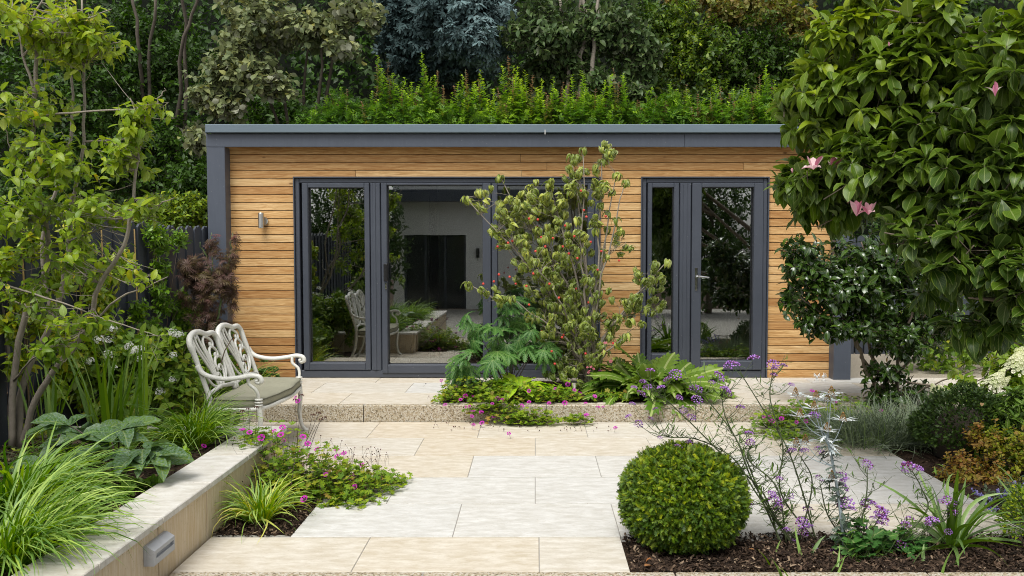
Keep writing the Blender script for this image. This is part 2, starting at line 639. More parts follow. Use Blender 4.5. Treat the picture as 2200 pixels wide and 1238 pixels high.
def T_petals(n=5, w=.8, cup=.25, notch=.1):
    V, UV, T = [(0, 0, 0)], [(.5, 0)], []
    for k in range(n):
        a = 2 * PI * k / n
        h = PI / n * w
        pts = [(.28, a - h * .55), (.9, a - h), (1 - notch, a), (.9, a + h), (.28, a + h * .55)]
        i0 = len(V)
        for r, b in pts:
            V.append((r * .5 * math.cos(b), r * .5 * math.sin(b), cup * r * r * .5))
            UV.append((.5, r))
        T += [(0, i0, i0 + 4), (i0, i0 + 1, i0 + 2), (i0, i0 + 2, i0 + 4), (i0 + 4, i0 + 2, i0 + 3)]
    return np.array(V, float), np.array(T), np.array(UV, float), np.zeros(len(V))
def T_ball(r=.5, n=6, m=4):
    V, T = [], []
    for j in range(1, m):
        ph = PI * j / m
        for i in range(n):
            a = 2 * PI * i / n
            V.append((r * math.sin(ph) * math.cos(a), r * math.sin(ph) * math.sin(a), r * math.cos(ph)))
    for j in range(m - 2):
        for i in range(n):
            k = (i + 1) % n
            a, b = j * n + i, j * n + k
            T += [(a, a + n, b + n), (a, b + n, b)]
    tp = len(V); V.append((0, 0, r)); bt = len(V); V.append((0, 0, -r))
    for i in range(n):
        k = (i + 1) % n
        T += [(tp, i, k), (bt, (m - 2) * n + k, (m - 2) * n + i)]
    V = np.array(V, float)
    return V, np.array(T), np.stack([V[:, 0] + .5, V[:, 2] + .5], 1), np.zeros(len(V))
def T_cluster(n, elem, esz, dome=1.0, jitter=.2, seed=0, tone=.6, flat=.5, cone=0):
    """flower head: many little florets over a dome or cone, growth along +Z"""
    rg = np.random.default_rng(seed)
    Vs, Ts, Us, Q, k = [], [], [], [], 0
    for i in range(n):
        q = (i + .5) / n
        ph = math.acos(1 - q * dome)
        a = i * 2.39996
        d = np.array([math.sin(ph) * math.cos(a), math.sin(ph) * math.sin(a), math.cos(ph)])
        c = d * np.array([.5, .5, flat * .5]) * (1 + rg.uniform(-jitter, jitter))
        if cone:
            h = q
            rr = .5 * (1 - h) ** .7
            c = np.array([rr * math.cos(a), rr * math.sin(a), h * cone]) * (1 + rg.uniform(-jitter, jitter) * .5)
            d = np.array([math.cos(a), math.sin(a), .5]); d /= np.linalg.norm(d)
        u = np.cross(d, [0.3, .2, .9]); u /= np.linalg.norm(u)
        v = np.cross(d, u)
        s = esz * rg.uniform(.75, 1.25)
        V = c + s * (elem[0][:, :1] * u + elem[0][:, 1:2] * v + elem[0][:, 2:] * d)
        Vs.append(V); Ts.append(elem[1] + k); Us.append(elem[2]); Q.append(np.full(len(V), rg.uniform(0, tone))); k += len(V)
    return np.concatenate(Vs), np.concatenate(Ts), np.concatenate(Us), np.concatenate(Q)

def np_obj(name, V, T, UV, tone, mat, parent, kind=None, smooth=True, color=0.):
    me = bpy.data.meshes.new(name)
    off = np.array(wloc(parent)) if parent is not None else np.zeros(3)
    V = V - off
    me.vertices.add(len(V)); me.vertices.foreach_set('co', V.astype(np.float32).ravel())
    me.loops.add(len(T) * 3); me.loops.foreach_set('vertex_index', T.astype(np.int32).ravel())
    me.polygons.add(len(T)); me.polygons.foreach_set('loop_start', np.arange(0, len(T) * 3, 3, dtype=np.int32))
    me.update(calc_edges=True)
    me.polygons.foreach_set('use_smooth', np.full(len(T), smooth))
    uvl = me.uv_layers.new(name='UVMap')
    uvl.data.foreach_set('uv', UV[T.ravel()].astype(np.float32).ravel())
    at_ = me.attributes.new('tone', 'FLOAT', 'POINT')
    at_.data.foreach_set('value', tone.astype(np.float32))
    me.materials.append(mat)
    o = bpy.data.objects.new(name, me)
    COL.objects.link(o)
    o.color = (color, 0, 0, 1)
    if parent is not None:
        o.parent = parent
    if kind:
        o['kind'] = kind
    return o
def norm(A):
    return A / np.maximum(np.linalg.norm(A, axis=-1, keepdims=True), 1e-9)
_single_cache = {}
def foliage(root, part, temps, P, D, N, S, mat, tone, singles=0, single='leaf', minpx=9, smooth=True):
    """temps laid out at P, growing along D with upper side N, size S. The ones that show largest become objects of their own."""
    P, D, N = (np.asarray(a, float) for a in (P, D, N))
    n = len(P)
    if n == 0:
        return
    S = np.broadcast_to(np.asarray(S, float), (n,)).copy()
    tone = np.broadcast_to(np.asarray(tone, float), (n,)).copy()
    D = norm(D)
    X = np.cross(D, N)
    bad = np.linalg.norm(X, axis=1) < 1e-4
    X[bad] = np.cross(D[bad], [.3, .5, .8])
    X = norm(X)
    Z = np.cross(X, D)
    idx = RNG.integers(0, len(temps), n)
    used = np.zeros(n, bool)
    if singles:
        px, py, d = proj(P + D * S[:, None] * .5)
        sz = S * FPX / d
        ok = (px > 5) & (px < 2195) & (py > 5) & (py < 1233) & (P[:, 1] > .5) & (sz > minpx)
        score = np.where(ok, sz * (1 - .05 * (d - d.min())) * RNG.uniform(.8, 1.2, n) / np.maximum(d - d.min() + .5, .5) ** .5, -1)
        order = np.argsort(-score)[:singles]
        order = order[score[order] > 0]
        base = np.array(wloc(root))
        for i in order:
            k = idx[i]
            key = (id(temps[k][0]), mat.name)
            if key not in _single_cache:
                o = np_obj(single, temps[k][0], temps[k][1], temps[k][2], temps[k][3], mat, None, smooth=smooth)
                _single_cache[key] = (o.data, temps[k][0])
                COL.objects.unlink(o)
                bpy.data.objects.remove(o)
            o = bpy.data.objects.new(single, _single_cache[key][0])
            COL.objects.link(o)
            o.parent = root
            o.color = (float(tone[i]), 0, 0, 1)
            p = P[i] - base
            R, s = (X[i], D[i], Z[i]), S[i]
            o.matrix_basis = Matrix(((R[0][0] * s, R[1][0] * s, R[2][0] * s, p[0]), (R[0][1] * s, R[1][1] * s, R[2][1] * s, p[1]),
                                     (R[0][2] * s, R[1][2] * s, R[2][2] * s, p[2]), (0, 0, 0, 1)))
            used[i] = True
    Vs, Ts, Us, Qs, off = [], [], [], [], 0
    for k, (tv, tf, tu, tq) in enumerate(temps):
        sel = np.where((idx == k) & ~used)[0]
        if not len(sel):
            continue
        A = (tv[None, :, 0, None] * X[sel, None] + tv[None, :, 1, None] * D[sel, None] + tv[None, :, 2, None] * Z[sel, None]) * S[sel, None, None] + P[sel, None]
        m, q = len(sel), len(tv)
        Vs.append(A.reshape(-1, 3))
        Ts.append((tf[None] + (np.arange(m) * q)[:, None, None] + off).reshape(-1, 3))
        Us.append(np.tile(tu, (m, 1)))
        Qs.append((tone[sel][:, None] + tq[None]).ravel())
        off += m * q
    if Vs:
        np_obj(part, np.concatenate(Vs), np.concatenate(Ts), np.concatenate(Us), np.concatenate(Qs), mat, root, 'stuff', smooth)

def blades(root, part, base, n, L, W, mat, spread=.06, elev=(40, 85), droop=(1.0, 2.2), az=None, azs=PI, tone=(0, 1), seg=6, seed=0, nodes=None, singles=0):
    """arching grass or strap leaves as ribbons with a fold"""
    rg = np.random.default_rng(seed)
    a = rg.uniform(-azs, azs, n) + (az or 0)
    e = np.radians(rg.uniform(elev[0], elev[1], n))
    Ln = L * rg.uniform(.6, 1.1, n)
    dr = rg.uniform(droop[0], droop[1], n)
    rr = spread * np.sqrt(rg.uniform(0, 1, n))
    B = np.stack([base[0] + rr * np.cos(a + rg.normal(0, .6, n)), base[1] + rr * np.sin(a + rg.normal(0, .6, n)), np.full(n, base[2])], 1)
    Wd = W * rg.uniform(.7, 1.2, n)
    tt = np.linspace(0, 1, seg + 1)
    ang = e[:, None] - dr[:, None] * tt[None] ** 1.3
    ds = Ln[:, None] / seg
    h = np.concatenate([np.zeros((n, 1)), np.cumsum(np.cos(ang[:, :-1]) * ds, 1)], 1)
    z = np.concatenate([np.zeros((n, 1)), np.cumsum(np.sin(ang[:, :-1]) * ds, 1)], 1)
    tw = rg.normal(0, .25, n)[:, None] * tt[None] ** 2
    ca, sa = np.cos(a[:, None] + tw), np.sin(a[:, None] + tw)
    C = np.stack([B[:, None, 0] + h * ca, B[:, None, 1] + h * sa, B[:, None, 2] + z], -1)
    side = np.stack([-sa, ca, np.zeros_like(ca)], -1)
    roll = rg.normal(0, .5, n)[:, None, None]
    side = side * np.cos(roll) + np.array([0, 0, 1.]) * np.sin(roll)
    prof = np.minimum(1, .55 + 2.2 * tt) * (1 - tt ** 2.2) ** .8 + .02
    wv = (Wd[:, None] * prof[None])[..., None] * .5
    V = np.stack([C - side * wv, C + np.array([0, 0, -1.]) * wv * .35, C + side * wv], 2)  # n,seg+1,3,3
    q = (seg + 1) * 3
    T = []
    for i in range(seg):
        for k in (0, 1):
            p = i * 3 + k
            T += [(p, p + 1, p + 4), (p, p + 4, p + 3)]
    T = np.array(T)
    uv = np.array([(u, y) for y in tt for u in (0, .5, 1)])
    tn = rg.uniform(tone[0], tone[1], n)
    if singles:
        off = np.array(wloc(root))
        px, py, d = proj(C[:, seg // 2])
        sc = np.where((px > 0) & (px < 2200) & (py > 0) & (py < 1238), Ln / d, -1)
        order = [i for i in np.argsort(-sc)[:singles] if sc[i] > 0]
        for i in order:
            o = np_obj('leaf', V[i].reshape(-1, 3), T, uv, np.full(q, tn[i]), mat, root)
        keep = np.setdiff1d(np.arange(n), order)
    else:
        keep = np.arange(n)
    if len(keep):
        m = len(keep)
        np_obj(part, V[keep].reshape(-1, 3), (T[None] + (np.arange(m) * q)[:, None, None]).reshape(-1, 3), np.tile(uv, (m, 1)), np.repeat(tn[keep], q), mat, root, 'stuff')

def wires(root, part, lines, r, mat, n=4, kind='stuff', taper=.5):
    mb = MB()
    for L in lines:
        k = len(L)
        mb.tube(L, [r * (1 - (1 - taper) * i / max(1, k - 1)) for i in range(k)], n)
    return mb.build(part, mat, root, smooth=True, kind=kind)

def pb(px, py, Y, rx, ry, dep, w=1.0):
    """crown lobe given by where it shows and how far it stands"""
    c = at(px, py, Y)
    s = Y / FPX
    return (c[0], c[1], c[2], rx * s, dep, ry * s, w)

def crown(root, blobs, nt, lp, temps, size, mat, tone=(0, 1), twig=.18, twig_r=.0025, up=.25, droop=0., shell=.45, singles=0, minpx=9,
          stem_mat=None, spread=.5, tonef=None, seed=0, part='foliage', normal_up=.7, nout=.5, nn=.35, dn=.22, cull=None, clump=0, twigs=True, gather=0.):
    """twigs over the lobes of a crown, each set with leaves"""
    rg = np.random.default_rng(seed + 11)
    wts = np.array([b[6] * (b[3] * b[4] * b[5]) ** .6 for b in blobs]); wts /= wts.sum()
    bi = rg.choice(len(blobs), nt, p=wts)
    B = np.array([b[:6] for b in blobs])[bi]
    d = norm(rg.normal(size=(nt, 3)))
    r = shell + (1 - shell) * rg.uniform(0, 1, nt) ** .6
    if clump:
        # gaps between clumps
        ph = rg.uniform(0, 6.28, 9)
        f = sum(np.sin(d[:, i % 3] * (5 + 3 * i) + d[:, (i + 1) % 3] * (4 + i * 2) + ph[i] + bi * 1.7) for i in range(5)) / 3
        r = r * (1 + clump * f)
    C = B[:, :3] + d * r[:, None] * B[:, 3:6]
    out = norm(d * np.array([1, 1, .8]) + np.array([0, 0, up]) + rg.normal(0, .35, (nt, 3)))
    L = twig * rg.uniform(.5, 1.3, nt)
    Cb = C - out * L[:, None]
    if cull is not None:
        keep = cull(C)
        C, out, L, Cb, d = C[keep], out[keep], L[keep], Cb[keep], d[keep]
        nt = len(C)
    k = np.tile(np.arange(lp), nt)
    ti = np.repeat(np.arange(nt), lp)
    q = ((k + .5) / lp) ** (1 - gather * .6)
    q = gather + (1 - gather) * q
    base = Cb[ti] + out[ti] * (L[ti] * q)[:, None]
    u = norm(np.cross(out, [0.2, 0.1, 1.]))
    v = np.cross(out, u)
    a = k * 2.4 + rg.uniform(0, 6.28, nt)[ti]
    side = u[ti] * np.cos(a)[:, None] + v[ti] * np.sin(a)[:, None]
    D = norm(out[ti] * (1 - spread) + side * (spread + .35) + np.array([0, 0, -droop]) + rg.normal(0, dn, (len(ti), 3)))
    N = norm(np.array([0, 0, normal_up]) + out[ti] * nout + rg.normal(0, nn, (len(ti), 3)))
    S = size * rg.uniform(.6, 1.2, len(ti))
    tn = tone[0] + (tone[1] - tone[0]) * np.clip(rg.beta(1.6, 1.9, len(ti)) * .75 + rg.uniform(0, .25, nt)[ti], 0, 1)
    if tonef is not None:
        tn = tonef(base, tn, rg)
    foliage(root, part, temps, base, D, N, S, mat, tn, singles, minpx=minpx)
    if twigs and stem_mat is not None:
        lines = [[Vector(Cb[i]), Vector(C[i])] for i in range(nt)]
        wires(root, 'twigs', lines[:2500], twig_r, stem_mat, 3)
    return Cb, C
def limbs(root, lines, r0, r1, mat, name='trunk', n=7, seg=5, wob=.01):
    """each line a stem of its own"""
    out = []
    for L in lines:
        c = curve(L, seg)
        c = [p + Vector((random.gauss(0, wob), random.gauss(0, wob), 0)) if 0 < i < len(c) - 1 else p for i, p in enumerate(c)]
        mb = MB()
        mb.tube(c, lerp_list(r0, r1, len(c)), n)
        mb.build(name, mat, root, smooth=True)
        out.append(c)
    return out

# ================================================================== SETTING
g = MB(); g.add([(-40, -30, -.30), (40, -30, -.30), (40, 60, -.30), (-40, 60, -.30)], [(0, 1, 2, 3)])
struct('ground', g, M['soil'])
g = MB(); g.box(-6, 7, -4.9, 3.94, -.28, -.15)
struct('lower_paving', g, M['mortar'])
g = MB(); g.box(3.42, 9, 8.3, 12.4, -.25, .13)
struct('gravel_path', g, M['tarmac'])
g = MB(); g.box(-1.305, 2.68, 4.605, 7.56, -.25, -.004).box(-1.73, .45, 4.02, 4.60, -.25, -.0045).box(-2.60, -1.31, 5.78, 7.56, -.25, -.0035)
patio = struct('patio', g, M['mortar'])
g = MB(); g.box(-2.62, 6.5, 7.63, 9.195, -.25, .146)
terrace = struct('terrace', g, M['mortar'])

def slab(parent, x0, x1, y0, y1, z, tone, mat='stone', th=.03, name='paving_slab', holes=()):
    gp = .003
    rects = [(x0 + .0022, x1 - .0022, y0 + .0055, y1 - .0055)]
    for hx0, hx1, hy0, hy1 in holes:
        nr = []
        for a, b, c, d in rects:
            if hx0 >= b or hx1 <= a or hy0 >= d or hy1 <= c:
                nr.append((a, b, c, d)); continue
            if hx0 > a: nr.append((a, hx0, c, d))
            if hx1 < b: nr.append((hx1, b, c, d))
            m0, m1 = max(a, hx0), min(b, hx1)
            if hy0 > c: nr.append((m0, m1, c, hy0))
            if hy1 < d: nr.append((m0, m1, hy1, d))
        rects = nr
    mb = MB()
    dz = random.uniform(-.0012, .0012)
    for a, b, c, d in rects:
        if b - a > .02 and d - c > .02:
            mb.box(a, b, c, d, z - th, z + dz, .0018, 'z')
    if mb.v:
        return mb.build(name, M[mat], parent, tone=tone)
YL = [4.06, 4.56, 5.16, 5.76, 6.36, 6.96, 7.59]
OFFS = [.02, .457, 0.0, .445, 0.0, .43]
BEDL, BEDR = (-1.75, -1.31, 4.56, 5.80), (.465, 9, 3, 4.56)
for r in range(6):
    for k in range(-4, 5):
        x0, x1 = OFFS[r] + .9 * k, OFFS[r] + .9 * (k + 1)
        lo = -1.735 if r < 3 else -2.60
        hi = .455 if r == 0 else 2.685
        x0, x1 = max(x0, lo), min(x1, hi)
        if x1 - x0 < .04:
            continue
        white = r in (1, 2) or (r == 3 and x0 > -.5)
        cream = r in (0, 4, 5) or (r == 3 and x0 < -.5)
        tn = random.uniform(.02, .18) if white else random.uniform(.52, .92)
        if r in (1,) and x0 > .5: tn = random.uniform(.45, .7)
        slab(patio, x0, x1, YL[r], YL[r + 1], 0, tn, holes=(BEDL,))
# exposed aggregate edging in front of the patio
for k in range(7):
    mb = MB(); mb.box(-1.735 + 1.2 * k + .004, -1.735 + 1.2 * (k + 1) - .004, 3.94, 4.055, -.16, .002, .006, 'z')
    mb.build('edging_block', M['kerb'], patio)
# terrace: aggregate riser blocks, slabs
BEDC = (-.86, 1.52, 7.74, 8.86)
xs = [-2.62, -1.52, .10, 1.42, 2.8, 4.3, 6.5]
for a, b in zip(xs[:-1], xs[1:]):
    mb = MB(); mb.box(a + .004, b - .004, 7.60, 7.66, -.05, .149, .006, 'z')
    mb.build('kerb_block', M['kerb'], terrace)
TY = [7.66, 8.24, 8.86, 9.198]
TO = [.05, .55, .15]
for r in range(3):
    for k in range(-4, 8):
        x0, x1 = max(TO[r] + .9 * k, -2.60), min(TO[r] + .9 * (k + 1), 6.5)
        if x1 - x0 > .04:
            slab(terrace, x0, x1, TY[r], TY[r + 1], .15, random.choice([.1, .55, .62, .7, .78]) + random.uniform(-.06, .06), holes=(BEDC,))
# planting soil
def bed(name, x0, x1, y0, y1, z, seed):
    rg = random.Random(seed)
    nx, ny = max(2, int((x1 - x0) / .09)), max(2, int((y1 - y0) / .09))
    vs = [(x0 + (x1 - x0) * i / nx, y0 + (y1 - y0) * j / ny, z + (rg.uniform(-.012, .018) if 0 < i < nx and 0 < j < ny else -.02)) for j in range(ny + 1) for i in range(nx + 1)]
    fs = [(j * (nx + 1) + i, j * (nx + 1) + i + 1, (j + 1) * (nx + 1) + i + 1, (j + 1) * (nx + 1) + i) for j in range(ny) for i in range(nx)]
    mb = MB(); mb.add(vs, fs)
    return struct(name, mb, M['soil'], smooth=True)
bed('soil_bed', -1.75, -1.305, 4.56, 5.80, -.012, 1)
bed('soil_bed', .46, 4.5, 4.045, 4.60, -.012, 2)
bed('soil_bed', 2.68, 6.5, 4.60, 7.60, .0, 3)
bed('soil_bed', -.86, 1.52, 7.74, 8.86, .168, 4)
bed('soil_bed', -3.6, -1.98, 1.2, 5.74, .25, 5)
bed('soil_bed', -3.6, -2.60, 5.95, 12.3, .02, 6)
bed('soil_bed', -6.0, 7.0, 1.8, 3.93, -.16, 7)
CHIP = (np.array([(-.5, -.18, 0), (.5, -.12, .03), (.45, .15, .0), (-.4, .2, .05)], float), np.array([(0, 1, 2), (0, 2, 3)]), np.zeros((4, 2)), np.zeros(4))
def chips(name, regions):
    Ps = []
    for x0, x1, y0, y1, z, n in regions:
        Ps.append(np.stack([RNG.uniform(x0, x1, n), RNG.uniform(y0, y1, n), z + RNG.uniform(0, .022, n)], 1))
    P = np.concatenate(Ps); n = len(P)
    V, T, U, Q = CHIP
    D = norm(RNG.normal(size=(n, 3)) * [1, 1, .35]); N = norm(RNG.normal(size=(n, 3)) * [.5, .5, .3] + [0, 0, 1])
    X = norm(np.cross(D, N)); Z = np.cross(X, D); S = .021 * RNG.uniform(.4, 1.6, n) 
    A = (V[None, :, 0, None] * X[:, None] + V[None, :, 1, None] * D[:, None] + V[None, :, 2, None] * Z[:, None]) * S[:, None, None] + P[:, None]
    o = np_obj(name, A.reshape(-1, 3), (T[None] + (np.arange(n) * 4)[:, None, None]).reshape(-1, 3), np.tile(U, (n, 1)), np.repeat(RNG.uniform(0, 1, n) ** 1.6, 4), M['chip'], None, 'stuff', False)
    return o
chips('bark_mulch', [(-1.74, -1.31, 4.57, 5.78, -.008, 4000), (.47, 3.4, 4.06, 4.6, -.008, 13000), (2.69, 4.2, 4.6, 7.5, .0, 3500),
                     (-.85, 1.5, 7.75, 8.85, .17, 2500), (-3.45, -1.99, 2.6, 5.72, .262, 6500), (-1.7, 6, 3.4, 3.93, -.155, 2500)])
# cutting the slab beds leaves the small bed its stone rim already; dropped leaves
# ================================================================== PLANTER WALL
pw = thing('planter_wall', 'low cream limestone retaining wall with coping stones at the left', 'retaining wall', (-1.75, 4, -.15))
ys = [1.60, 2.19, 2.78, 3.37, 3.96, 4.55, 5.15, 5.74]
mb = MB(); mb.box(-1.98, -1.785, 1.2, 5.70, -.25, .262); mb.build('core', M['dark_gap'], pw)
for a, b in zip(ys[:-1], ys[1:]):
    mb = MB(); mb.box(-2.0, -1.725, a + .0045, b - .0045, .268, .298, .004, 'z')
    mb.build('coping_stone', M['stone'], pw, tone=random.uniform(.1, .5))
    mb = MB(); mb.box(-1.785, -1.75, a + .005, b - .005, -.24, .258, .003, 'x')
    mb.build('facing_slab', M['stone_wall'], pw, tone=random.uniform(.72, .9))
for k in range(3):
    mb = MB(); mb.box(-3.5 + .59 * k + .003, -3.5 + .59 * (k + 1) - .003, 5.75, 6.0, .268, .298, .004, 'z')
    mb.build('coping_stone', M['stone'], pw, tone=random.uniform(.2, .5))
mb = MB(); mb.box(-3.5, -1.76, 5.77, 5.95, -.2, .262); mb.build('core', M['stone_wall'], pw, tone=.7)

# brick light on the planter wall
bl = thing('step_light', 'grey hooded brick light fixed across a joint of the low planter wall', 'outdoor light', (-1.75, 3.96, .16))
y0, y1 = onx(325, 1180, -1.70).y + .03, onx(372, 1180, -1.70).y + .02
z0, z1 = .122, .212
mb = MB(); mb.box(-1.749, -1.735, y0, y1, z0, z1); mb.build('back_plate', M['grey_box'], bl)
mb = MB()
FX, ZS0, ZS1 = -1.700, z0 + .030, z1 - .040
def prism(prof, ya, yb_):
    k = len(prof)
    mb.add([(x, ya, z) for x, z in prof] + [(x, yb_, z) for x, z in prof], [tuple(range(k)), tuple(range(2 * k - 1, k - 1, -1))] + [(i, k + i, k + (i + 1) % k, (i + 1) % k) for i in range(k)])
prism([(-1.7345, ZS1), (FX, ZS1), (FX, z1 - .022), (-1.7345, z1)], y0 + .001, y1 - .001)
prism([(-1.7345, z0), (FX - .003, z0), (FX, z0 + .004), (FX, ZS0), (-1.7345, ZS0 + .0)], y0 + .001, y1 - .001)
prism([(-1.7345, ZS0 + .0005), (FX, ZS0 + .0005), (FX, ZS1 - .0005), (-1.7345, ZS1 - .0005)], y0 + .001, y0 + .020)
prism([(-1.7345, ZS0 + .0005), (FX, ZS0 + .0005), (FX, ZS1 - .0005), (-1.7345, ZS1 - .0005)], y1 - .012, y1 - .001)
prism([(-1.7345, ZS0 + .0005), (-1.712, ZS0 + .0005), (-1.728, ZS1 - .0005), (-1.7345, ZS1 - .0005)], y0 + .0205, y1 - .0125)
mb.build('hood', M['grey_box'], bl)

# ================================================================== FENCES
fn = thing('board_fence', 'black stained vertical board fence with pointed tops behind the left planting', 'fence', (-3.47, 6, 0))
def picket(root, x, y, w, z0, z1, along='y', off=0, mat='fence', t=.02):
    prof = [(0, 0), (w, 0), (w, z1 - z0 - .035), (w * .72, z1 - z0 - .012), (w * .5, z1 - z0), (w * .28, z1 - z0 - .012), (0, z1 - z0 - .035)]
    n = len(prof)
    if along == 'y':
        vs = [(x + off, y + a, z0 + b) for a, b in prof] + [(x + off - t, y + a, z0 + b) for a, b in prof]
    else:
        vs = [(x + a, y + off, z0 + b) for a, b in prof] + [(x + a, y + off + t, z0 + b) for a, b in prof]
    mb = MB(); mb.add(vs, [tuple(range(n)), tuple(range(2 * n - 1, n - 1, -1))] + [(i, n + i, n + (i + 1) % n, (i + 1) % n) for i in range(n)])
    return mb.build('fence_board', M[mat], root)
y = 2.3
i = 0
while y < 12.2:
    w = random.uniform(.092, .104)
    picket(fn, -3.47, y, w, .05, 1.765 + .012 * math.sin(y * 2.1) + random.uniform(-.012, .012), off=(0 if i % 2 else .017))
    y += w + random.uniform(.004, .010)
    i += 1
for zz in (.5, 1.05, 1.55):
    mb = MB(); mb.box(-3.53, -3.492, 2.3, 12.2, zz, zz + .08); mb.build('rail', M['fence_wood'], fn)
fr_ = thing('board_fence', 'dark slatted fence glimpsed through the shrubs at the far right', 'fence', (6, 11, 0))
x = 3.3
while x < 9.5:
    w = .095
    picket(fr_, x, 11.4, w, .1, 1.7 + random.uniform(-.01, .01), along='x', off=random.uniform(0, .006))
    x += w + .022
for zz in (.5, 1.4):
    mb = MB(); mb.box(3.3, 9.5, 11.44, 11.47, zz, zz + .08); mb.build('rail', M['fence_wood'], fr_)
mb = MB(); mb.box(3.3, 9.5, 11.55, 11.6, .1, 1.6); mb.build('backing_board', M['fence'], fr_)
# clay roof-shaped bits: none

# ================================================================== GARDEN ROOM
YC = 9.20
hr = thing('garden_room', 'flat roofed garden room clad in golden cedar boards with slate grey frame', 'garden room', (0, 10.5, .15))
X0, X1 = -3.28, 3.16
OPEN = [(at(634, 600, YC).x, at(1288, 600, YC).x), (at(1379, 600, YC).x, at(1649, 600, YC).x)]
ZOP = at(1150, 381, YC).z
pitch, zj = .0847, at(1150, 383.4, YC).z
top = at(1150, 316, 9.05).z + .012
rows = []
z = zj + pitch * 4
while z > .15:
    rows.append(z)
    z -= pitch
def board(x0, x1, z0, z1, tn):
    mb = MB(); mb.box(x0 + .0015, x1 - .0015, YC + random.uniform(-.0012, .0012), YC + .022, z0 + .0035, z1 - .0035, .002, '-y')
    mb.build('cladding_board', M['cedar'], hr, tone=tn)
for r, zt in enumerate(rows):
    zb, ztop = max(zt - pitch, .156), zt
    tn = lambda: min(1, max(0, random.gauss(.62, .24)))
    if zb >= ZOP - .03:
        jn = {0: [], 1: [at(1118, 325, YC).x], 2: [at(1175, 340, YC).x, 2.2], 3: [at(1121, 357, YC).x, -1.9], 4: [at(1172, 374, YC).x, 1.8]}.get(r, [])
        xs = [X0] + sorted(jn) + [X1]
        for a, b in zip(xs[:-1], xs[1:]):
            board(a, b, zb, ztop, tn() - (.25 if r < 2 else 0))  # top two rows toned darker: shade under the soffit put into colour
    else:
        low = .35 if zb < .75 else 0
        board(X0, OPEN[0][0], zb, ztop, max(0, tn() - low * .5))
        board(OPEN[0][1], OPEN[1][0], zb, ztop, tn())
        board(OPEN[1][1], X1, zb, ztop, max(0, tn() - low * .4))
# wall core
mb = MB()
for a, b, c, d in ((X0, OPEN[0][0], .0, 2.62), (OPEN[0][1], OPEN[1][0], .0, 2.62), (OPEN[1][1], X1, .0, 2.62), (OPEN[0][0], OPEN[0][1], ZOP, 2.62), (OPEN[1][0], OPEN[1][1], ZOP, 2.62),
                   (OPEN[0][0], OPEN[0][1], 0, .148), (OPEN[1][0], OPEN[1][1], 0, .148)):
    mb.box(a, b, YC + .026, YC + .16, c, d)
mb.build('wall', M['dark_gap'], hr)
mb = MB(); mb.box(X0 + .01, X0 + .13, YC + .17, 11.8, 0, 2.6).box(X1 - .13, X1 - .01, YC + .17, 11.8, 0, 2.6).box(X0 + .13, X1 - .13, 11.68, 11.8, 0, 2.6).box(.86, .96, YC + .17, 11.68, 0, 2.5)
mb.build('inner_wall', M['room_wall'], hr)
mb = MB(); mb.box(X0 + .13, X1 - .13, YC + .165, 11.68, 0, .152); mb.build('floor', M['room_floor'], hr)
mb = MB(); mb.box(X0 + .13, X1 - .13, YC + .165, 11.68, 2.5, 2.58); mb.build('ceiling', M['room_wall'], hr)
# posts, fascia, soffit, roof
pl0, pl1 = at(448.5, 600, 9.05).x, at(484, 400, 9.05).x
pr0, pr1 = at(1791, 780, 9.05).x, at(1828, 780, 9.05).x
ZF0, ZF1 = at(1150, 316, 9.05).z, at(1150, 287.5, 9.05).z
for a, b in ((pl0, pl1), (pr0, pr1)):
    mb = MB(); mb.box(a, b, 9.05, 9.32, .15, ZF0 - .0015, .004, '-y'); mb.build('corner_post', M['slate_paint'], hr)
xj = at(1471, 300, 9.05).x
for a, b in ((pl0 - .002, xj - .001), (xj + .001, pr1 + .002)):
    mb = MB(); mb.box(a, b, 9.048, 9.075, ZF0, ZF1, .003, '-y'); mb.build('fascia', M['slate_paint'], hr)
mb = MB(); mb.box(pl1 + .003, pr0 - .003, 9.077, YC + .02, ZF0 + .022, ZF0 + .04); mb.build('soffit', M['cedar'], hr, tone=.1)
tx0 = at(440, 277, 9.0).x
mb = MB(); mb.box(tx0, pr1 + .05, 9.0, 9.06, ZF1 + .003, at(1150, 267, 9.0).z, .008, '-y'); mb.build('roof_trim', M['slate_trim'], hr)
mb = MB(); mb.box(tx0, pr1 + .05, 9.062, 11.95, ZF1 + .02, at(1150, 268, 9.06).z - .02); mb.build('roof', M['roof'], hr)
# small marks on the trim: pale clip
mb = MB(); xx = at(1171, 280, 9.0).x; mb.box(xx - .004, xx + .004, 8.996, 8.9995, at(0, 289, 9.).z, at(0, 279, 9.).z); mb.build('trim_clip', M['fabric_white'], hr)

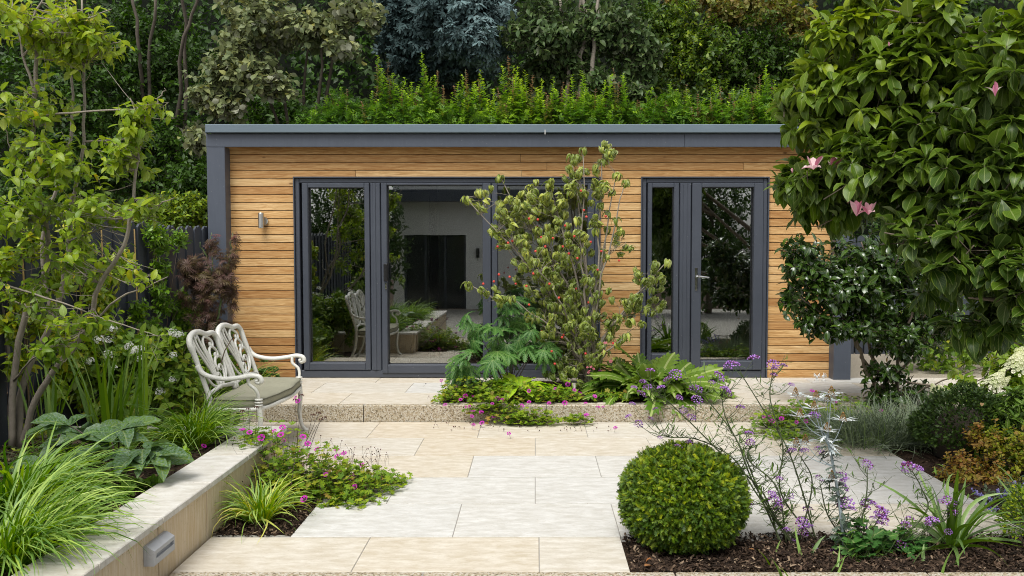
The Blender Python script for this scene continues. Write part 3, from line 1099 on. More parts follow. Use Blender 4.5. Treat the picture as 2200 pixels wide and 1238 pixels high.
def ring(x0, x1, z0, z1, w, yf, yb, b=.004, wb=None, wt=None):
    mb = MB()
    wb = wb or w; wt = wt or w
    mb.box(x0, x0 + w, yf, yb, z0, z1, b, '-y').box(x1 - w, x1, yf, yb, z0, z1, b, '-y')
    mb.box(x0 + w, x1 - w, yf + .0005, yb, z0, z0 + wb, b, '-y').box(x0 + w, x1 - w, yf + .0005, yb, z1 - wt, z1, b, '-y')
    return mb
YG = 9.245
fx = lambda px: at(px, 600, YG - .03).x
fz = lambda py: at(1150, py, YG - .03).z
def pane(root, a, b, c, d):
    mb = MB(); mb.box(a, b, YG + .012, YG + .018, c, d)
    return mb.build('pane', M['glass'], root)
def opening(root, px0, px1):
    x0, x1 = at(px0, 600, 9.17).x, at(px1, 600, 9.17).x
    zt = at(1150, 379.5, 9.17).z
    mb = MB()
    mb.box(x0, x0 + .012, 9.168, 9.36, .152, zt, .002, '-y').box(x1 - .012, x1, 9.168, 9.36, .152, zt, .002, '-y').box(x0 + .012, x1 - .012, 9.168, 9.36, zt - .014, zt, .002, '-y')
    mb.build('flashing', M['upvc'], root)
    r = ring(x0 + .013, x1 - .013, .152, zt - .015, .045, 9.195, 9.33, .006, wb=.075, wt=.05)
    r.build('outer_frame', M['upvc'], root)
    return x0 + .058, x1 - .058, .227, zt - .065
gd = bpy.data.objects.new('glazed_doors', None); COL.objects.link(gd); gd.parent = hr; gd.location = (0, 0, 0)
def part_empty(name):
    o = bpy.data.objects.new(name, None); COL.objects.link(o); o.parent = hr
    return o
# wide opening: window, sliding door, window ; right opening: side light and door
bpy.data.objects.remove(gd)
o1 = opening(hr, 632, 1290)
o2 = opening(hr, 1376.5, 1651)
def sash(name, p0, p1, g0, g1, gy0, gy1, yf, zbot, ztop, gasket=True):
    """a frame mesh with its pane as sub-part"""
    x0, x1, a, b = fx(p0), fx(p1), fx(g0), fx(g1)
    c, d = fz(gy1), fz(gy0)
    mb = MB()
    mb.box(x0, a, yf, 9.31, zbot, ztop, .006, '-y').box(b, x1, yf, 9.31, zbot, ztop, .006, '-y')
    mb.box(a, b, yf + .0006, 9.31, zbot, c, .006, '-y').box(a, b, yf + .0006, 9.31, d, ztop, .006, '-y')
    f = mb.build(name, M['upvc'], hr)
    r = ring(a - .001, b + .001, c - .001, d + .001, .006, YG + .004, YG + .0115, .001)
    r.build('gasket', M['black'], f)
    pane(f, a, b, c, d)
    return f
w1 = sash('window', 652, 796, 664.5, 785, 404, 779, 9.186, .232, o1[3] - .002)
mb = MB(); mb.box(fx(797.5), fx(819), 9.192, 9.32, .228, o1[3], .008, '-y').box(fx(803), fx(809), 9.184, 9.1915, .23, o1[3] - .002, .003, '-y'); mb.build('mullion', M['upvc'], hr)
sl = sash('sliding_door', 821, 1055, 833, 1037.5, 398.5, 783, 9.180, .20, o1[3] - .001)
w2 = sash('window', 1056.5, 1277, 1069, 1262, 398.5, 783, 9.196, .232, o1[3] - .002)
w3 = sash('window', 1390, 1457, 1399.5, 1446, 403, 760, 9.186, .232, o2[3] - .002)
mb = MB(); mb.box(fx(1458.5), fx(1483), 9.192, 9.32, .228, o2[3], .008, '-y').box(fx(1466), fx(1474), 9.184, 9.1915, .23, o2[3] - .002, .003, '-y'); mb.build('mullion', M['upvc'], hr)
dr = sash('door', 1484.5, 1637, 1505, 1617, 403, 775, 9.180, .236, o2[3] - .001)
# handles
hx, hz = at(1496, 600, 9.17).x, at(1150, 601, 9.17).z
mb = MB(); mb.box(hx - .014, hx + .014, 9.170, 9.1795, hz - .115, hz + .125, .003, '-y')
mb.tube([(hx, 9.171, hz + .035), (hx, 9.125, hz + .035), (hx + .02, 9.115, hz + .034), (hx + .125, 9.115, hz + .022)], [.011, .011, .011, .009], 8)
mb.tube([(hx, 9.17, hz - .07), (hx, 9.160, hz - .07)], .010, 8)
mb.build('handle', M['chrome'], dr, smooth=False)
hx, hz = at(829, 585, 9.17).x, at(1150, 585, 9.17).z
mb = MB(); mb.box(hx - .022, hx + .020, 9.158, 9.1795, hz - .09, hz + .09, .004, '-y').box(hx + .006, hx + .018, 9.120, 9.1575, hz - .085, hz + .085, .004, '-y')
mb.build('handle', M['black'], sl)
mb = MB(); mb.box(hx - .012, hx + .008, 9.168, 9.1795, hz - .18, hz - .115, .004, '-y').tube([(hx - .002, 9.169, hz - .15), (hx - .002, 9.155, hz - .15)], .008, 8)
mb.build('lock', M['chrome'], sl)

# up-and-down wall light
wl_ = thing('wall_light', 'small brushed steel cylinder wall light on the cedar boards beside the window', 'wall light', at(562, 474, 9.19))
c = at(561, 474, 9.13)
mb = MB(); mb.lathe((c.x, c.y, c.z - .08), [(.001, 0), (.028, 0), (.030, .004), (.030, .156), (.028, .16), (.001, .16)], 18); mb.build('cylinder', M['steel'], wl_, smooth=False)
mb = MB(); mb.lathe((c.x + .012, 9.197, c.z - .005), [(.001, -.022), (.045, -.022), (.047, -.0), (.001, 0)], 18, axis='y').box(c.x - .01, c.x + .014, c.y + .028, 9.176, c.z - .02, c.z + .02); mb.build('mount', M['steel'], wl_)

# ================================================================== THINGS INSIDE THE ROOM
rk = thing('squat_rack', 'black weight rack with two round plates behind the left window', 'gym rack', at(725, 770, 10.2))
xa, xb = at(704, 600, 10.2).x, at(747, 600, 10.2).x
for x in (xa, xb):
    mb = MB(); mb.box(x - .05, x + .05, 10.2, 10.28, .155, 2.38, .004, '-y'); mb.build('upright', M['black'], rk)
mb = MB(); mb.box(xa - .05, xa + 1.3, 10.3, 10.36, 2.2, 2.28).box(xa + 1.2, xa + 1.3, 10.2, 10.28, .155, 2.38); mb.build('frame', M['black'], rk)
for px, rr in ((700, .235), (752, .215)):
    q = at(px, 521, 10.1)
    mb = MB(); mb.lathe((q.x, 10.07, q.z), [(.02, 0), (rr * .4, -.01), (rr * .85, .0), (rr, .012), (rr, .05), (.02, .05)], 28, axis='y'); mb.build('weight_plate', M['black'], rk, smooth=False)
    mb = MB(); mb.lathe((q.x, 10.04, q.z), [(.001, 0), (.025, 0), (.025, .05), (.001, .05)], 12, axis='y'); mb.build('bar_end', M['steel'], rk)
rw = thing('rowing_machine', 'black rowing machine with a long rail behind the sliding glass door', 'rowing machine', at(940, 760, 9.8))
q0, q1 = at(885, 700, 9.75), at(1085, 700, 9.75)
mb = MB(); mb.box(q0.x, q1.x, 9.72, 9.80, q0.z - .04, q0.z + .045, .006, '-y'); mb.build('rail', M['black'], rw)
mb = MB(); mb.box(q0.x - .12, q0.x + .10, 9.66, 9.9, q0.z + .02, q0.z + .10, .02, 'z'); mb.build('seat', M['black'], rw)
for x in (q0.x + .05, q1.x - .05):
    mb = MB(); mb.tube([(x, 9.76, q0.z - .03), (x - .1, 9.76, .16)], .025, 6).box(x - .13, x - .08, 9.55, 9.97, .153, .19); mb.build('leg', M['black'], rw)
def text(s, loc, size, mat, parent, name, rot=(PI / 2, 0, 0), italic=0.):
    cu = bpy.data.curves.new(name, 'FONT')
    cu.body = s; cu.size = size; cu.extrude = .001; cu.shear = italic; cu.resolution_u = 3
    o = bpy.data.objects.new(name, cu)
    COL.objects.link(o)
    bpy.context.view_layer.update()
    me = bpy.data.meshes.new_from_object(o.evaluated_get(bpy.context.evaluated_depsgraph_get()))
    bpy.data.objects.remove(o)
    me.name = name
    me.materials.clear(); me.materials.append(M[mat])
    o = bpy.data.objects.new(name, me); COL.objects.link(o)
    o.parent = parent
    o.location = Vector(loc) - (wloc(parent) if parent else Vector((0, 0, 0)))
    o.rotation_euler = rot
    return o
M['print_white'] = plain('white_print', (.85, .85, .85), .5, var=0, bump=0)
M['print_yellow'] = plain('yellow_print', (.75, .70, .05), .5, var=0, bump=0)
q = at(984, 702, 9.71)
text('Row', (q.x, 9.717, q.z), .088, 'print_white', rw, 'lettering', italic=.25)
text('ERG', (q.x + .150, 9.717, q.z), .088, 'print_yellow', rw, 'lettering', italic=.25)
# armchair, table, flowers, cloth beyond the right door
ac = thing('armchair', 'grey upholstered tub chair seen dimly through the glazed door', 'armchair', at(1510, 740, 9.9))
q = at(1505, 700, 9.9)
mb = MB(); mb.lathe((q.x - .1, 9.95, .16), [(.001, .0), (.26, .0), (.30, .12), (.34, .45), (.36, .62), (.30, .66), (.26, .5), (.20, .36), (.001, .35)], 22); mb.build('shell', M['fabric_grey'], ac, smooth=True)
mb = MB(); mb.lathe((q.x - .1, 9.95, .50), [(.001, 0), (.24, 0), (.25, .05), (.22, .10), (.001, .11)], 18); mb.build('seat_cushion', M['fabric_grey'], ac, smooth=True)
tb = thing('table', 'wooden topped table behind the glazed door at the right', 'table', at(1600, 740, 9.9))
q = at(1565, 634, 9.85)
mb = MB(); mb.box(q.x, q.x + .75, 9.75, 10.35, q.z - .015, q.z + .02, .004, '-y'); mb.build('table_top', M['wood_top'], tb)
for dx in (.1, .65):
    for yy in (9.82, 10.27):
        mb = MB(); mb.box(q.x + dx - .02, q.x + dx + .02, yy - .02, yy + .02, .153, q.z - .016); mb.build('leg', M['black'], tb)
cl = thing('folded_cloth', 'white cloth draped over a seat at the foot of the door glass', 'cloth', at(1605, 760, 9.6))
q = at(1608, 758, 9.6)
mb = MB(); mb.lathe((q.x + .06, 9.62, q.z - .02), [(.001, 0), (.12, 0), (.11, .16), (.09, .24), (.03, .34), (.001, .36)], 14); mb.build('cloth_folds', M['fabric_white'], cl, smooth=True)
rd = thing('radiator', 'low white heater on the floor inside the right door', 'heater', at(1587, 766, 9.5))
q = at(1587, 768, 9.5)
mb = MB(); mb.box(q.x - .07, q.x + .07, 9.44, 9.5, .153, .235, .006, '-y'); mb.build('casing', M['fabric_white'], rd)
vs = thing('vase_of_flowers', 'glass vase of white flowers on a stand behind the narrow side window', 'vase', at(1420, 700, 9.6))
q = at(1420, 690, 9.6)
mb = MB(); mb.box(q.x - .13, q.x + .13, 9.50, 9.75, .153, q.z - .02); mb.build('stand', M['fabric_grey'], vs)
mb = MB(); mb.lathe((q.x, 9.6, q.z - .02), [(.001, 0), (.05, 0), (.07, .05), (.05, .12), (.06, .14), (.001, .14)], 14); mb.build('vase', M['glass'], vs, smooth=True)

# ================================================================== HOUSE BEHIND THE CAMERA (seen mirrored in the glass)
wh = thing('white_house', 'white rendered house with dark glazing, seen only as a reflection in the sliding door', 'house', (-1, -6, -.3))
def mir(px, Y0=-5.0):
    Yv = 2 * (YG + .012) - Y0
    return (px - 1150) / FPX * Yv
HX0, HX1 = mir(845), mir(1330)
Yh = -5.0
dx0, dx1 = mir(868), mir(1001)
zt, zs, zw = 1.86, 2.75, 3.1
mb = MB()
mb.box(HX0, dx0, Yh - .3, Yh, -.15, zs).box(dx1, HX1, Yh - .3, Yh, -.15, zs).box(dx0, dx1, Yh - .3, Yh, zt, zs)
mb.box(HX0, HX1, Yh - .3, Yh, zs + .30, 6.0)
mb.build('wall', M['render_white'], wh)
mb = MB(); mb.box(HX0 - .2, HX1 + .2, Yh - .31, Yh + .7, zs + .001, zs + .299); mb.build('canopy', M['slate_paint'], wh)
mb = MB(); mb.box(dx0, dx1, Yh - .2, Yh - .15, -.15, zt); mb.build('glazing', M['dark_glass'], wh)
for k in range(4):
    x = dx0 + (dx1 - dx0 - .06) * k / 3
    mb = MB(); mb.box(x, x + .06, Yh - .14, Yh - .08, -.15, zt); mb.build('window_frame', M['upvc'], wh)
for a, b in ((mir(900), mir(945)), (mir(1100), mir(1170))):
    mb = MB(); mb.box(a, b, Yh + .002, Yh + .02, 3.35, 4.6); mb.build('window', M['dark_glass'], wh)
q = mir(1027)
mb = MB(); mb.box(q - .04, q + .04, Yh + .002, Yh + .1, 1.25, 1.5); mb.build('lamp', M['black'], wh)

M['hedge_shade'] = plain('painted_hedge_shade', (.010, .016, .007), .95)  # near-black colour paints the deep shade inside the hedge

# ================================================================== FOLIAGE MATERIALS
L = {}
M['bark_mid'] = plain('dark_grey_bark', (.10, .082, .062), .9, var=.4, scale=22, bump=.6)
L['katsura'] = leaf_mat('yellow_green_leaf', [(.055, .115, .018), (.12, .20, .02), (.22, .28, .025), (.34, .30, .03)], .42, .35, spec=.35, mottle=None)
L['magnolia'] = leaf_mat('magnolia_leaf', [(.016, .040, .011), (.032, .068, .014), (.070, .125, .018), (.18, .24, .022)], .38, .22, spec=.28, rib=.28, vein=.12, edge=(.16, .22, .03))
L['camellia'] = leaf_mat('camellia_leaf', [(.010, .028, .010), (.018, .045, .014), (.035, .075, .018), (.09, .15, .03)], .18, .10, spec=.6, rib=.25)
L['cornus'] = leaf_mat('kousa_leaf', [(.035, .070, .020), (.07, .115, .04), (.14, .19, .08), (.32, .36, .19)], .42, .25, spec=.35, rib=.2, backcol=(.42, .46, .24), edge=(.52, .54, .30))
L['beech'] = leaf_mat('dark_hedge_leaf', [(.010, .026, .007), (.02, .045, .010), (.035, .075, .012), (.08, .13, .015)], .45, .2, spec=.3, rib=0, gain=(1.5, 1.6, .65))
L['whitebeam'] = leaf_mat('grey_green_leaf', [(.065, .085, .050), (.11, .125, .065), (.17, .175, .085), (.32, .26, .05)], .5, .2, spec=.3, rib=.2, backcol=(.34, .34, .26), gain=(1.35, 1.45, 1.15))
L['apple'] = leaf_mat('dull_green_leaf', [(.025, .046, .020), (.045, .075, .028), (.075, .105, .040), (.14, .15, .06)], .45, .2, spec=.3, rib=.1, backcol=(.16, .18, .11), gain=(1.35, 1.45, 1.15))
L['autumn'] = leaf_mat('turning_leaf', [(.05, .07, .025), (.10, .115, .03), (.20, .15, .04), (.30, .15, .035)], .5, .25, spec=.3, rib=0, gain=(1.5, 1.6, .65))
L['ivy'] = leaf_mat('yellow_dark_hedge_leaf', [(.014, .032, .008), (.03, .06, .010), (.09, .13, .012), (.30, .32, .02)], .45, .2, spec=.3, rib=0, gain=(1.5, 1.6, .65))
L['conifer'] = leaf_mat('blue_conifer', [(.030, .055, .054), (.07, .115, .115), (.13, .20, .20), (.24, .31, .31)], .7, .05, spec=.2, rib=0, gain=(1.35, 1.45, 1.15))
L['hedge'] = leaf_mat('lime_hedge_leaf', [(.018, .05, .014), (.06, .13, .014), (.19, .28, .016), (.32, .38, .02)], .5, .3, spec=.3, rib=0, gain=(1.5, 1.6, .65))
L['hedge_tip'] = leaf_mat('bronze_hedge_tip', [(.12, .16, .03), (.22, .15, .06), (.28, .13, .08)], .5, .3, spec=.3, rib=0)
L['acer'] = leaf_mat('purple_maple_leaf', [(.075, .068, .04), (.13, .075, .06), (.17, .085, .075), (.35, .05, .055)], .5, .25, spec=.3, rib=0)
L['jasmine'] = leaf_mat('jasmine_leaf', [(.04, .10, .012), (.09, .19, .016), (.20, .29, .025), (.38, .30, .04)], .35, .3, spec=.4, rib=.2)
L['viburnum'] = leaf_mat('hydrangea_leaf', [(.035, .085, .018), (.07, .14, .025), (.13, .20, .035), (.20, .20, .04)], .5, .3, spec=.3, rib=.3)
L['hakone'] = leaf_mat('golden_grass_blade', [(.04, .11, .014), (.10, .20, .018), (.20, .30, .025), (.38, .36, .06)], .4, .35, spec=.35, rib=0)
L['iris'] = leaf_mat('sword_leaf', [(.05, .12, .018), (.11, .21, .025), (.18, .28, .04)], .4, .3, spec=.35, rib=0)
L['hellebore'] = leaf_mat('mottled_hellebore_leaf', [(.022, .055, .022), (.035, .085, .032), (.08, .14, .03)], .45, .2, spec=.3, rib=.22, mottle=(.12, .19, .13), backcol=(.20, .28, .03), vein=.22)
L['primula'] = leaf_mat('lime_primula_leaf', [(.10, .22, .016), (.20, .34, .02), (.30, .42, .03)], .5, .3, spec=.3, rib=.6, vein=.3)
L['euonymus'] = leaf_mat('small_bright_leaf', [(.06, .15, .02), (.12, .24, .03), (.26, .34, .06)], .4, .3, spec=.4, rib=.3)
L['geranium'] = leaf_mat('cranesbill_leaf', [(.05, .11, .02), (.10, .18, .025), (.19, .26, .035), (.33, .20, .05)], .55, .3, spec=.3, rib=0)
L['palmatum'] = leaf_mat('cut_leaf', [(.025, .075, .020), (.045, .12, .035), (.08, .17, .045)], .5, .2, spec=.3, rib=.3, gain=(1.2, 1.25, .8))
L['acanthus'] = leaf_mat('thistle_leaf', [(.035, .085, .022), (.065, .13, .030), (.11, .18, .05)], .45, .2, spec=.35, rib=.6, backcol=(.2, .26, .16))
L['yew'] = leaf_mat('yew_needles', [(.012, .034, .008), (.035, .08, .010), (.10, .165, .012), (.24, .27, .018)], .5, .15, spec=.3, rib=0)
L['dark_yew'] = leaf_mat('dark_clipped_leaf', [(.012, .030, .012), (.025, .055, .018), (.045, .08, .022)], .45, .1, spec=.3, rib=0)
L['lavender'] = leaf_mat('grey_green_blade', [(.07, .10, .065), (.13, .17, .10), (.20, .24, .15), (.16, .25, .06)], .6, .15, spec=.2, rib=0, gain=(1, 1, 1))
L['spirea'] = leaf_mat('copper_leaf', [(.10, .17, .02), (.20, .24, .03), (.36, .24, .05), (.42, .17, .06)], .5, .3, spec=.3, rib=0)
L['agapanthus'] = leaf_mat('strap_leaf', [(.035, .085, .018), (.06, .13, .022), (.10, .19, .03)], .32, .2, spec=.5, rib=.2)
L['silver'] = leaf_mat('silver_bract', [(.40, .45, .46), (.55, .60, .60), (.70, .73, .72)], .5, .1, spec=.3, rib=0, gain=(1, 1, 1))
L['eryngium'] = leaf_mat('silvery_green_leaf', [(.06, .085, .06), (.11, .15, .11), (.2, .25, .2)], .5, .1, spec=.3, rib=0, gain=(1, 1, 1))
L['nepeta'] = leaf_mat('catmint_leaf', [(.07, .11, .06), (.12, .17, .09), (.17, .2, .12)], .6, .15, spec=.2, rib=0, gain=(1, 1, 1))
L['fern'] = leaf_mat('fern_frond', [(.10, .19, .02), (.20, .30, .025), (.30, .36, .04)], .5, .35, spec=.3, rib=0)
L['verbena_f'] = leaf_mat('verbena_floret', [(.25, .10, .40), (.40, .18, .58), (.52, .28, .68), (.18, .04, .12)], .6, .2, spec=.2, rib=0, gain=(1, 1, 1))
L['nepeta_f'] = leaf_mat('catmint_floret', [(.16, .15, .42), (.26, .24, .55), (.38, .32, .62)], .6, .2, spec=.2, rib=0)
L['cream_f'] = leaf_mat('cream_floret', [(.62, .66, .38), (.75, .76, .52), (.82, .80, .62)], .6, .3, spec=.2, rib=0, gain=(1, 1, 1))
L['white_f'] = leaf_mat('white_floret', [(.75, .77, .72), (.85, .85, .82)], .6, .3, spec=.2, rib=0, gain=(1, 1, 1))
L['pink_f'] = leaf_mat('pink_floret', [(.50, .12, .18), (.65, .20, .25)], .6, .3, spec=.2, rib=0, gain=(1, 1, 1))
L['cone'] = leaf_mat('brown_cone', [(.16, .09, .03), (.28, .16, .06), (.38, .25, .10)], .8, 0, spec=.1, rib=0, gain=(1, 1, 1))
L['dead'] = leaf_mat('fallen_leaf', [(.20, .07, .02), (.30, .12, .04), (.42, .28, .14), (.5, .42, .3)], .7, .1, spec=.2, rib=.1, gain=(1, 1, 1))
L['seed'] = leaf_mat('dark_seed_head', [(.03, .018, .012), (.07, .035, .02), (.13, .04, .05)], .8, 0, spec=.1, rib=0, gain=(1, 1, 1))
L['magnolia_f'] = leaf_mat('magnolia_petal', [(.50, .16, .24), (.66, .36, .42), (.80, .66, .64), (.80, .76, .70)], .5, .3, spec=.3, rib=0, backcol=(.55, .16, .28), gain=(1, 1, 1))
def flower_mat(name, inner, mid, outer):
    t = NT(name)
    uv = t.new('UVMap'); su = t.new('SeparateXYZ'); t.l.new(uv.outputs[0], su.inputs[0])
    c = t.ramp(su.outputs[1], [(0, inner), (.30, inner), (.42, mid), (1, outer)])
    t.pbr(c, .6, spec=.2)
    return t.mat
L['ger_f'] = flower_mat('magenta_petal', (.02, .0, .02), (.36, .01, .26), (.50, .03, .40))
L['berry'] = leaf_mat('red_berry', [(.45, .035, .03), (.60, .08, .05)], .5, 0, spec=.4, rib=0)

T_small = [T_ov(.55, 2, .25, .5), T_ov(.6, 2, .4, .8), T_ov(.5, 2, .15, .2)]
T_round = [T_ov(.78, 3, .3, .6, .55, point=.55), T_ov(.7, 3, .5, .9, .55, point=.55), T_ov(.8, 3, .15, .3, .5, point=.55)]
T_mid = [T_ov(.5, 4, .3, .7, .45), T_ov(.46, 4, .5, 1.1, .5), T_ov(.52, 4, .15, .3, .42)]
T_lance = [T_ov(.32, 3, .3, .5), T_ov(.28, 3, .4, .9)]
T_mag = [T_ov(.46, 7, .35, .7, .58, wave=.012, point=.8), T_ov(.44, 7, .6, 1.1, .58, wave=.018, point=.8), T_ov(.5, 7, .2, .35, .6, wave=.014, point=.8), T_ov(.42, 7, .75, 1.5, .55, wave=.02, point=.8)]
T_corn = [T_ov(.36, 6, 1.4, 2.6, .45, wave=.012), T_ov(.30, 6, 1.9, 3.2, .45, wave=.015), T_ov(.34, 6, 1.4, 2.2, .42, wave=.015)]
T_fan = [T_join([(T_pinn(4, .22, .02, 40, .2, .5), 0, 1, 0), (T_pinn(3, .2, .02, 40, .2, .4), .7, .75, -.15), (T_pinn(3, .2, .02, 40, .2, .4), -.7, .75, -.15)])]
T_acer = [T_join([(T_ov(.13, 2, .1, .6), a, s, -.15) for a, s in ((0, 1), (.5, .9), (-.5, .9), (1.05, .7), (-1.05, .7), (1.7, .45), (-1.7, .45))])]
T_needle = (np.array([(-.07, 0, 0), (.07, 0, 0), (0, 1, 0)], float), np.array([(0, 1, 2)]), np.array([(0, 0), (1, 0), (.5, 1)], float), np.zeros(3))
def spray(n=9, l=.45, ang=50, seed=0):
    rg = random.Random(seed)
    ps = []
    for i in range(n):
        y = .1 + .85 * i / n
        for sg in (-1, 1):
            V = T_needle[0] * np.array([.8, l * (1 - .4 * y), 1])
            a = -sg * math.radians(ang + rg.uniform(-10, 10))
            c, s = math.cos(a), math.sin(a)
            V = np.stack([V[:, 0] * c - V[:, 1] * s, V[:, 0] * s + V[:, 1] * c + y, V[:, 2] + rg.uniform(-.03, .05)], 1)
            ps.append((V, T_needle[1], T_needle[2], np.full(3, .15 * y)))
    ps.append((T_needle[0] * np.array([.35, 1.1, 1]), T_needle[1], T_needle[2], np.full(3, .2)))
    return T_join([(p, 0, 1, 0) for p in ps])
T_yew = [spray(8, .42, 52, 1), spray(7, .36, 45, 2), T_bend(spray(8, .4, 50, 3), .8)]
T_gera = [T_palm(5, .45, 3, 300), T_palm(5, .5, 2, 280, .2), T_palm(7, .4, 2, 310, -.1)]
T_blade = [T_ov(.13, 3, .2, .9), T_ov(.11, 3, .2, .3), T_ov(.12, 3, .2, 1.5)]

# ================================================================== TREES AND HEDGE BEHIND THE ROOM
def tree(name, label, cat, base, blobs, nt, lp, temps, size, mat, trunks=None, r=(.07, .02), bark='bark', group=None, **kw):
    root = thing(name, label, cat, base, group)
    if trunks:
        limbs(root, trunks, r[0], r[1], M[bark], seg=4, wob=.02)
    crown(root, blobs, nt, lp, temps, size, L[mat], stem_mat=M[bark], **kw)
    return root
# far dark mass that closes the view
fw = thing('background_hedge', 'tall dark green hedge closing the view behind all the trees', 'hedge', (0, 17.5, 0))
n = 46000
P = np.stack([RNG.uniform(-14, 14, n), 17.2 + RNG.normal(0, .35, n), RNG.uniform(.8, 7.6, n)], 1)
P[:, 1] += .45 * np.sin(P[:, 0] * 1.9) * np.cos(P[:, 2] * 1.6) + .25 * np.sin(P[:, 0] * 5 + P[:, 2] * 4)
D = RNG.normal(size=(n, 3)) * [1, .5, .8] + [0, -.5, -.2]
N = RNG.normal(size=(n, 3)) * .5 + [0, -.7, .8]
foliage(fw, 'foliage', T_small, P, D, N, RNG.uniform(.10, .19, n), L['beech'], RNG.beta(1.2, 3, n))
mb = MB(); mb.box(-14, 14, 17.9, 18.3, -.2, 7.4); mb.build('painted_shade_core', M['hedge_shade'], fw)  # solid box behind the leaves, its dark colour painted shade

def rowtree(*a, **k):
    return tree(*a, **k)
# left: dark beech with visible limbs
rowtree('beech_tree', 'dark leaved tree with bare grey limbs behind the left fence', 'tree', (at(350, 500, 14).x, 14, 0),
        [pb(330, 330, 14, 170, 120, 1.0), pb(300, 120, 14.3, 170, 130, .9), pb(120, 250, 13.6, 190, 220, 1.0), pb(420, 420, 13.2, 90, 90, .6), pb(60, 460, 13, 120, 80, .7), pb(600, 250, 14.6, 130, 80, .5)],
        2300, 12, T_small, .105, 'beech', trunks=[[at(330, 400, 14.4), at(312, 200, 13.9), at(297, 100, 13.5), at(280, -20, 13.4)], [at(380, 400, 14.4), at(388, 200, 13.9), at(398, 80, 13.6), at(422, -20, 13.4)],
                                                   [at(330, 560, 14.2), at(322, 200, 13.9), at(335, -10, 13.5)], [at(390, 500, 14.2), at(396, 100, 13.8), at(390, -20, 13.5)]], r=(.036, .022), bark='bark_mid', tone=(0, .9), twig=.3, clump=.22, shell=.25, seed=1)
rowtree('laurel_hedge', 'yellow tinged low hedge just above the fence top beside the room corner', 'hedge', (at(380, 500, 12.3).x, 12.3, 0),
        [pb(390, 455, 12.0, 75, 45, .35), pb(300, 480, 11.8, 80, 40, .4), pb(180, 470, 11.5, 100, 50, .4)], 520, 12, T_small, .085, 'ivy', tone=(.25, 1), twig=.2, clump=.2, seed=2)
# grey green whitebeam
rowtree('whitebeam_tree', 'tree with pale grey green round leaves hanging over the left roof corner', 'tree', (at(560, 500, 13.2).x, 13.2, 0),
        [pb(560, 60, 12.9, 110, 80, .7), pb(520, 150, 12.7, 110, 60, .5), pb(470, 215, 12.6, 70, 45, .4), pb(590, 180, 12.6, 70, 40, .4), pb(680, 60, 12.9, 90, 50, .5), pb(730, 100, 12.6, 45, 30, .25), pb(800, 40, 12.6, 40, 25, .2), pb(440, 210, 12.5, 45, 35, .3), pb(420, 300, 12.5, 30, 40, .3), pb(760, 20, 12.8, 60, 30, .3)],
        560, 11, T_round, .115, 'whitebeam', trunks=[[at(640, 400, 13.4), at(600, 150, 13.1), at(560, 60, 13), at(530, -30, 13)], [at(620, 350, 13.3), at(560, 180, 12.9), at(500, 220, 12.7)], [at(650, 350, 13.4), at(690, 180, 13), at(705, 60, 12.9), at(790, 45, 12.7)],
                                                  [at(655, 260, 13.4), at(668, 20, 13.3)], [at(700, 260, 13.3), at(720, 70, 13), at(760, 10, 12.9)]],
        r=(.028, .010), bark='bark_mid', tone=(0, .95), twig=.28, clump=.2, shell=.15, seed=3, spread=.6)
# a second whitebeam bough at left of the roof
# blue conifer
tr = thing('blue_conifer', 'blue green conifer with drooping sprays behind the middle of the hedge', 'tree', (at(950, 500, 14.2).x, 14.2, 0))
limbs(tr, [[at(960, 560, 14.6), at(965, 200, 14.6), at(970, -60, 14.6)]], .14, .08, M['bark_dark'])
crown(tr, [pb(1000, 20, 13.4, 110, 60, .8), pb(1010, 80, 13.2, 95, 50, .6), pb(900, 80, 13.9, 95, 60, .6), pb(860, 30, 14.0, 60, 60, .5), pb(950, 140, 14.1, 120, 40, .6), pb(1040, 110, 13.2, 50, 25, .3)],
      2300, 8, T_fan, .15, L['conifer'], tone=(0, .95), twig=.25, droop=.35, clump=.25, shell=.35, seed=4, stem_mat=M['bark_dark'],
      tonef=lambda b, tn, rg: np.clip(tn * .6 + np.clip((b[:, 0] - at(930, 50, 13.5).x) * .55, -.2, .4), 0, 1))
# dull green fruit tree
rowtree('apple_tree', 'dull green leaved tree with several pale stems right of the blue conifer', 'tree', (at(1260, 500, 13.4).x, 13.4, 0),
        [pb(1180, 60, 13.2, 85, 75, .6), pb(1300, 70, 13.3, 110, 80, .6), pb(1130, 80, 12.9, 60, 45, .4), pb(1380, 120, 13.3, 60, 60, .4), pb(1240, 150, 13.4, 80, 40, .4), pb(1290, 180, 12.9, 45, 30, .3), pb(1160, 160, 13.5, 80, 45, .4), pb(1370, 195, 13.0, 40, 28, .3)],
        640, 11, T_mid, .13, 'apple', trunks=[[at(1248, 330, 13.3), at(1246, 150, 13.2), at(1256, 60, 13.2), at(1240, -20, 13.1)], [at(1272, 330, 13.3), at(1272, 130, 13.1), at(1284, 55, 13.1), at(1290, -20, 13.1)],
                                                [at(1215, 330, 13.4), at(1214, 120, 13.3), at(1200, -20, 13.3)], [at(1262, 330, 13.4), at(1262, 80, 13.3), at(1250, -20, 13.3)]], r=(.04, .022), bark='bark_pale', tone=(0, .9), twig=.28, clump=.22, shell=.2, seed=5)
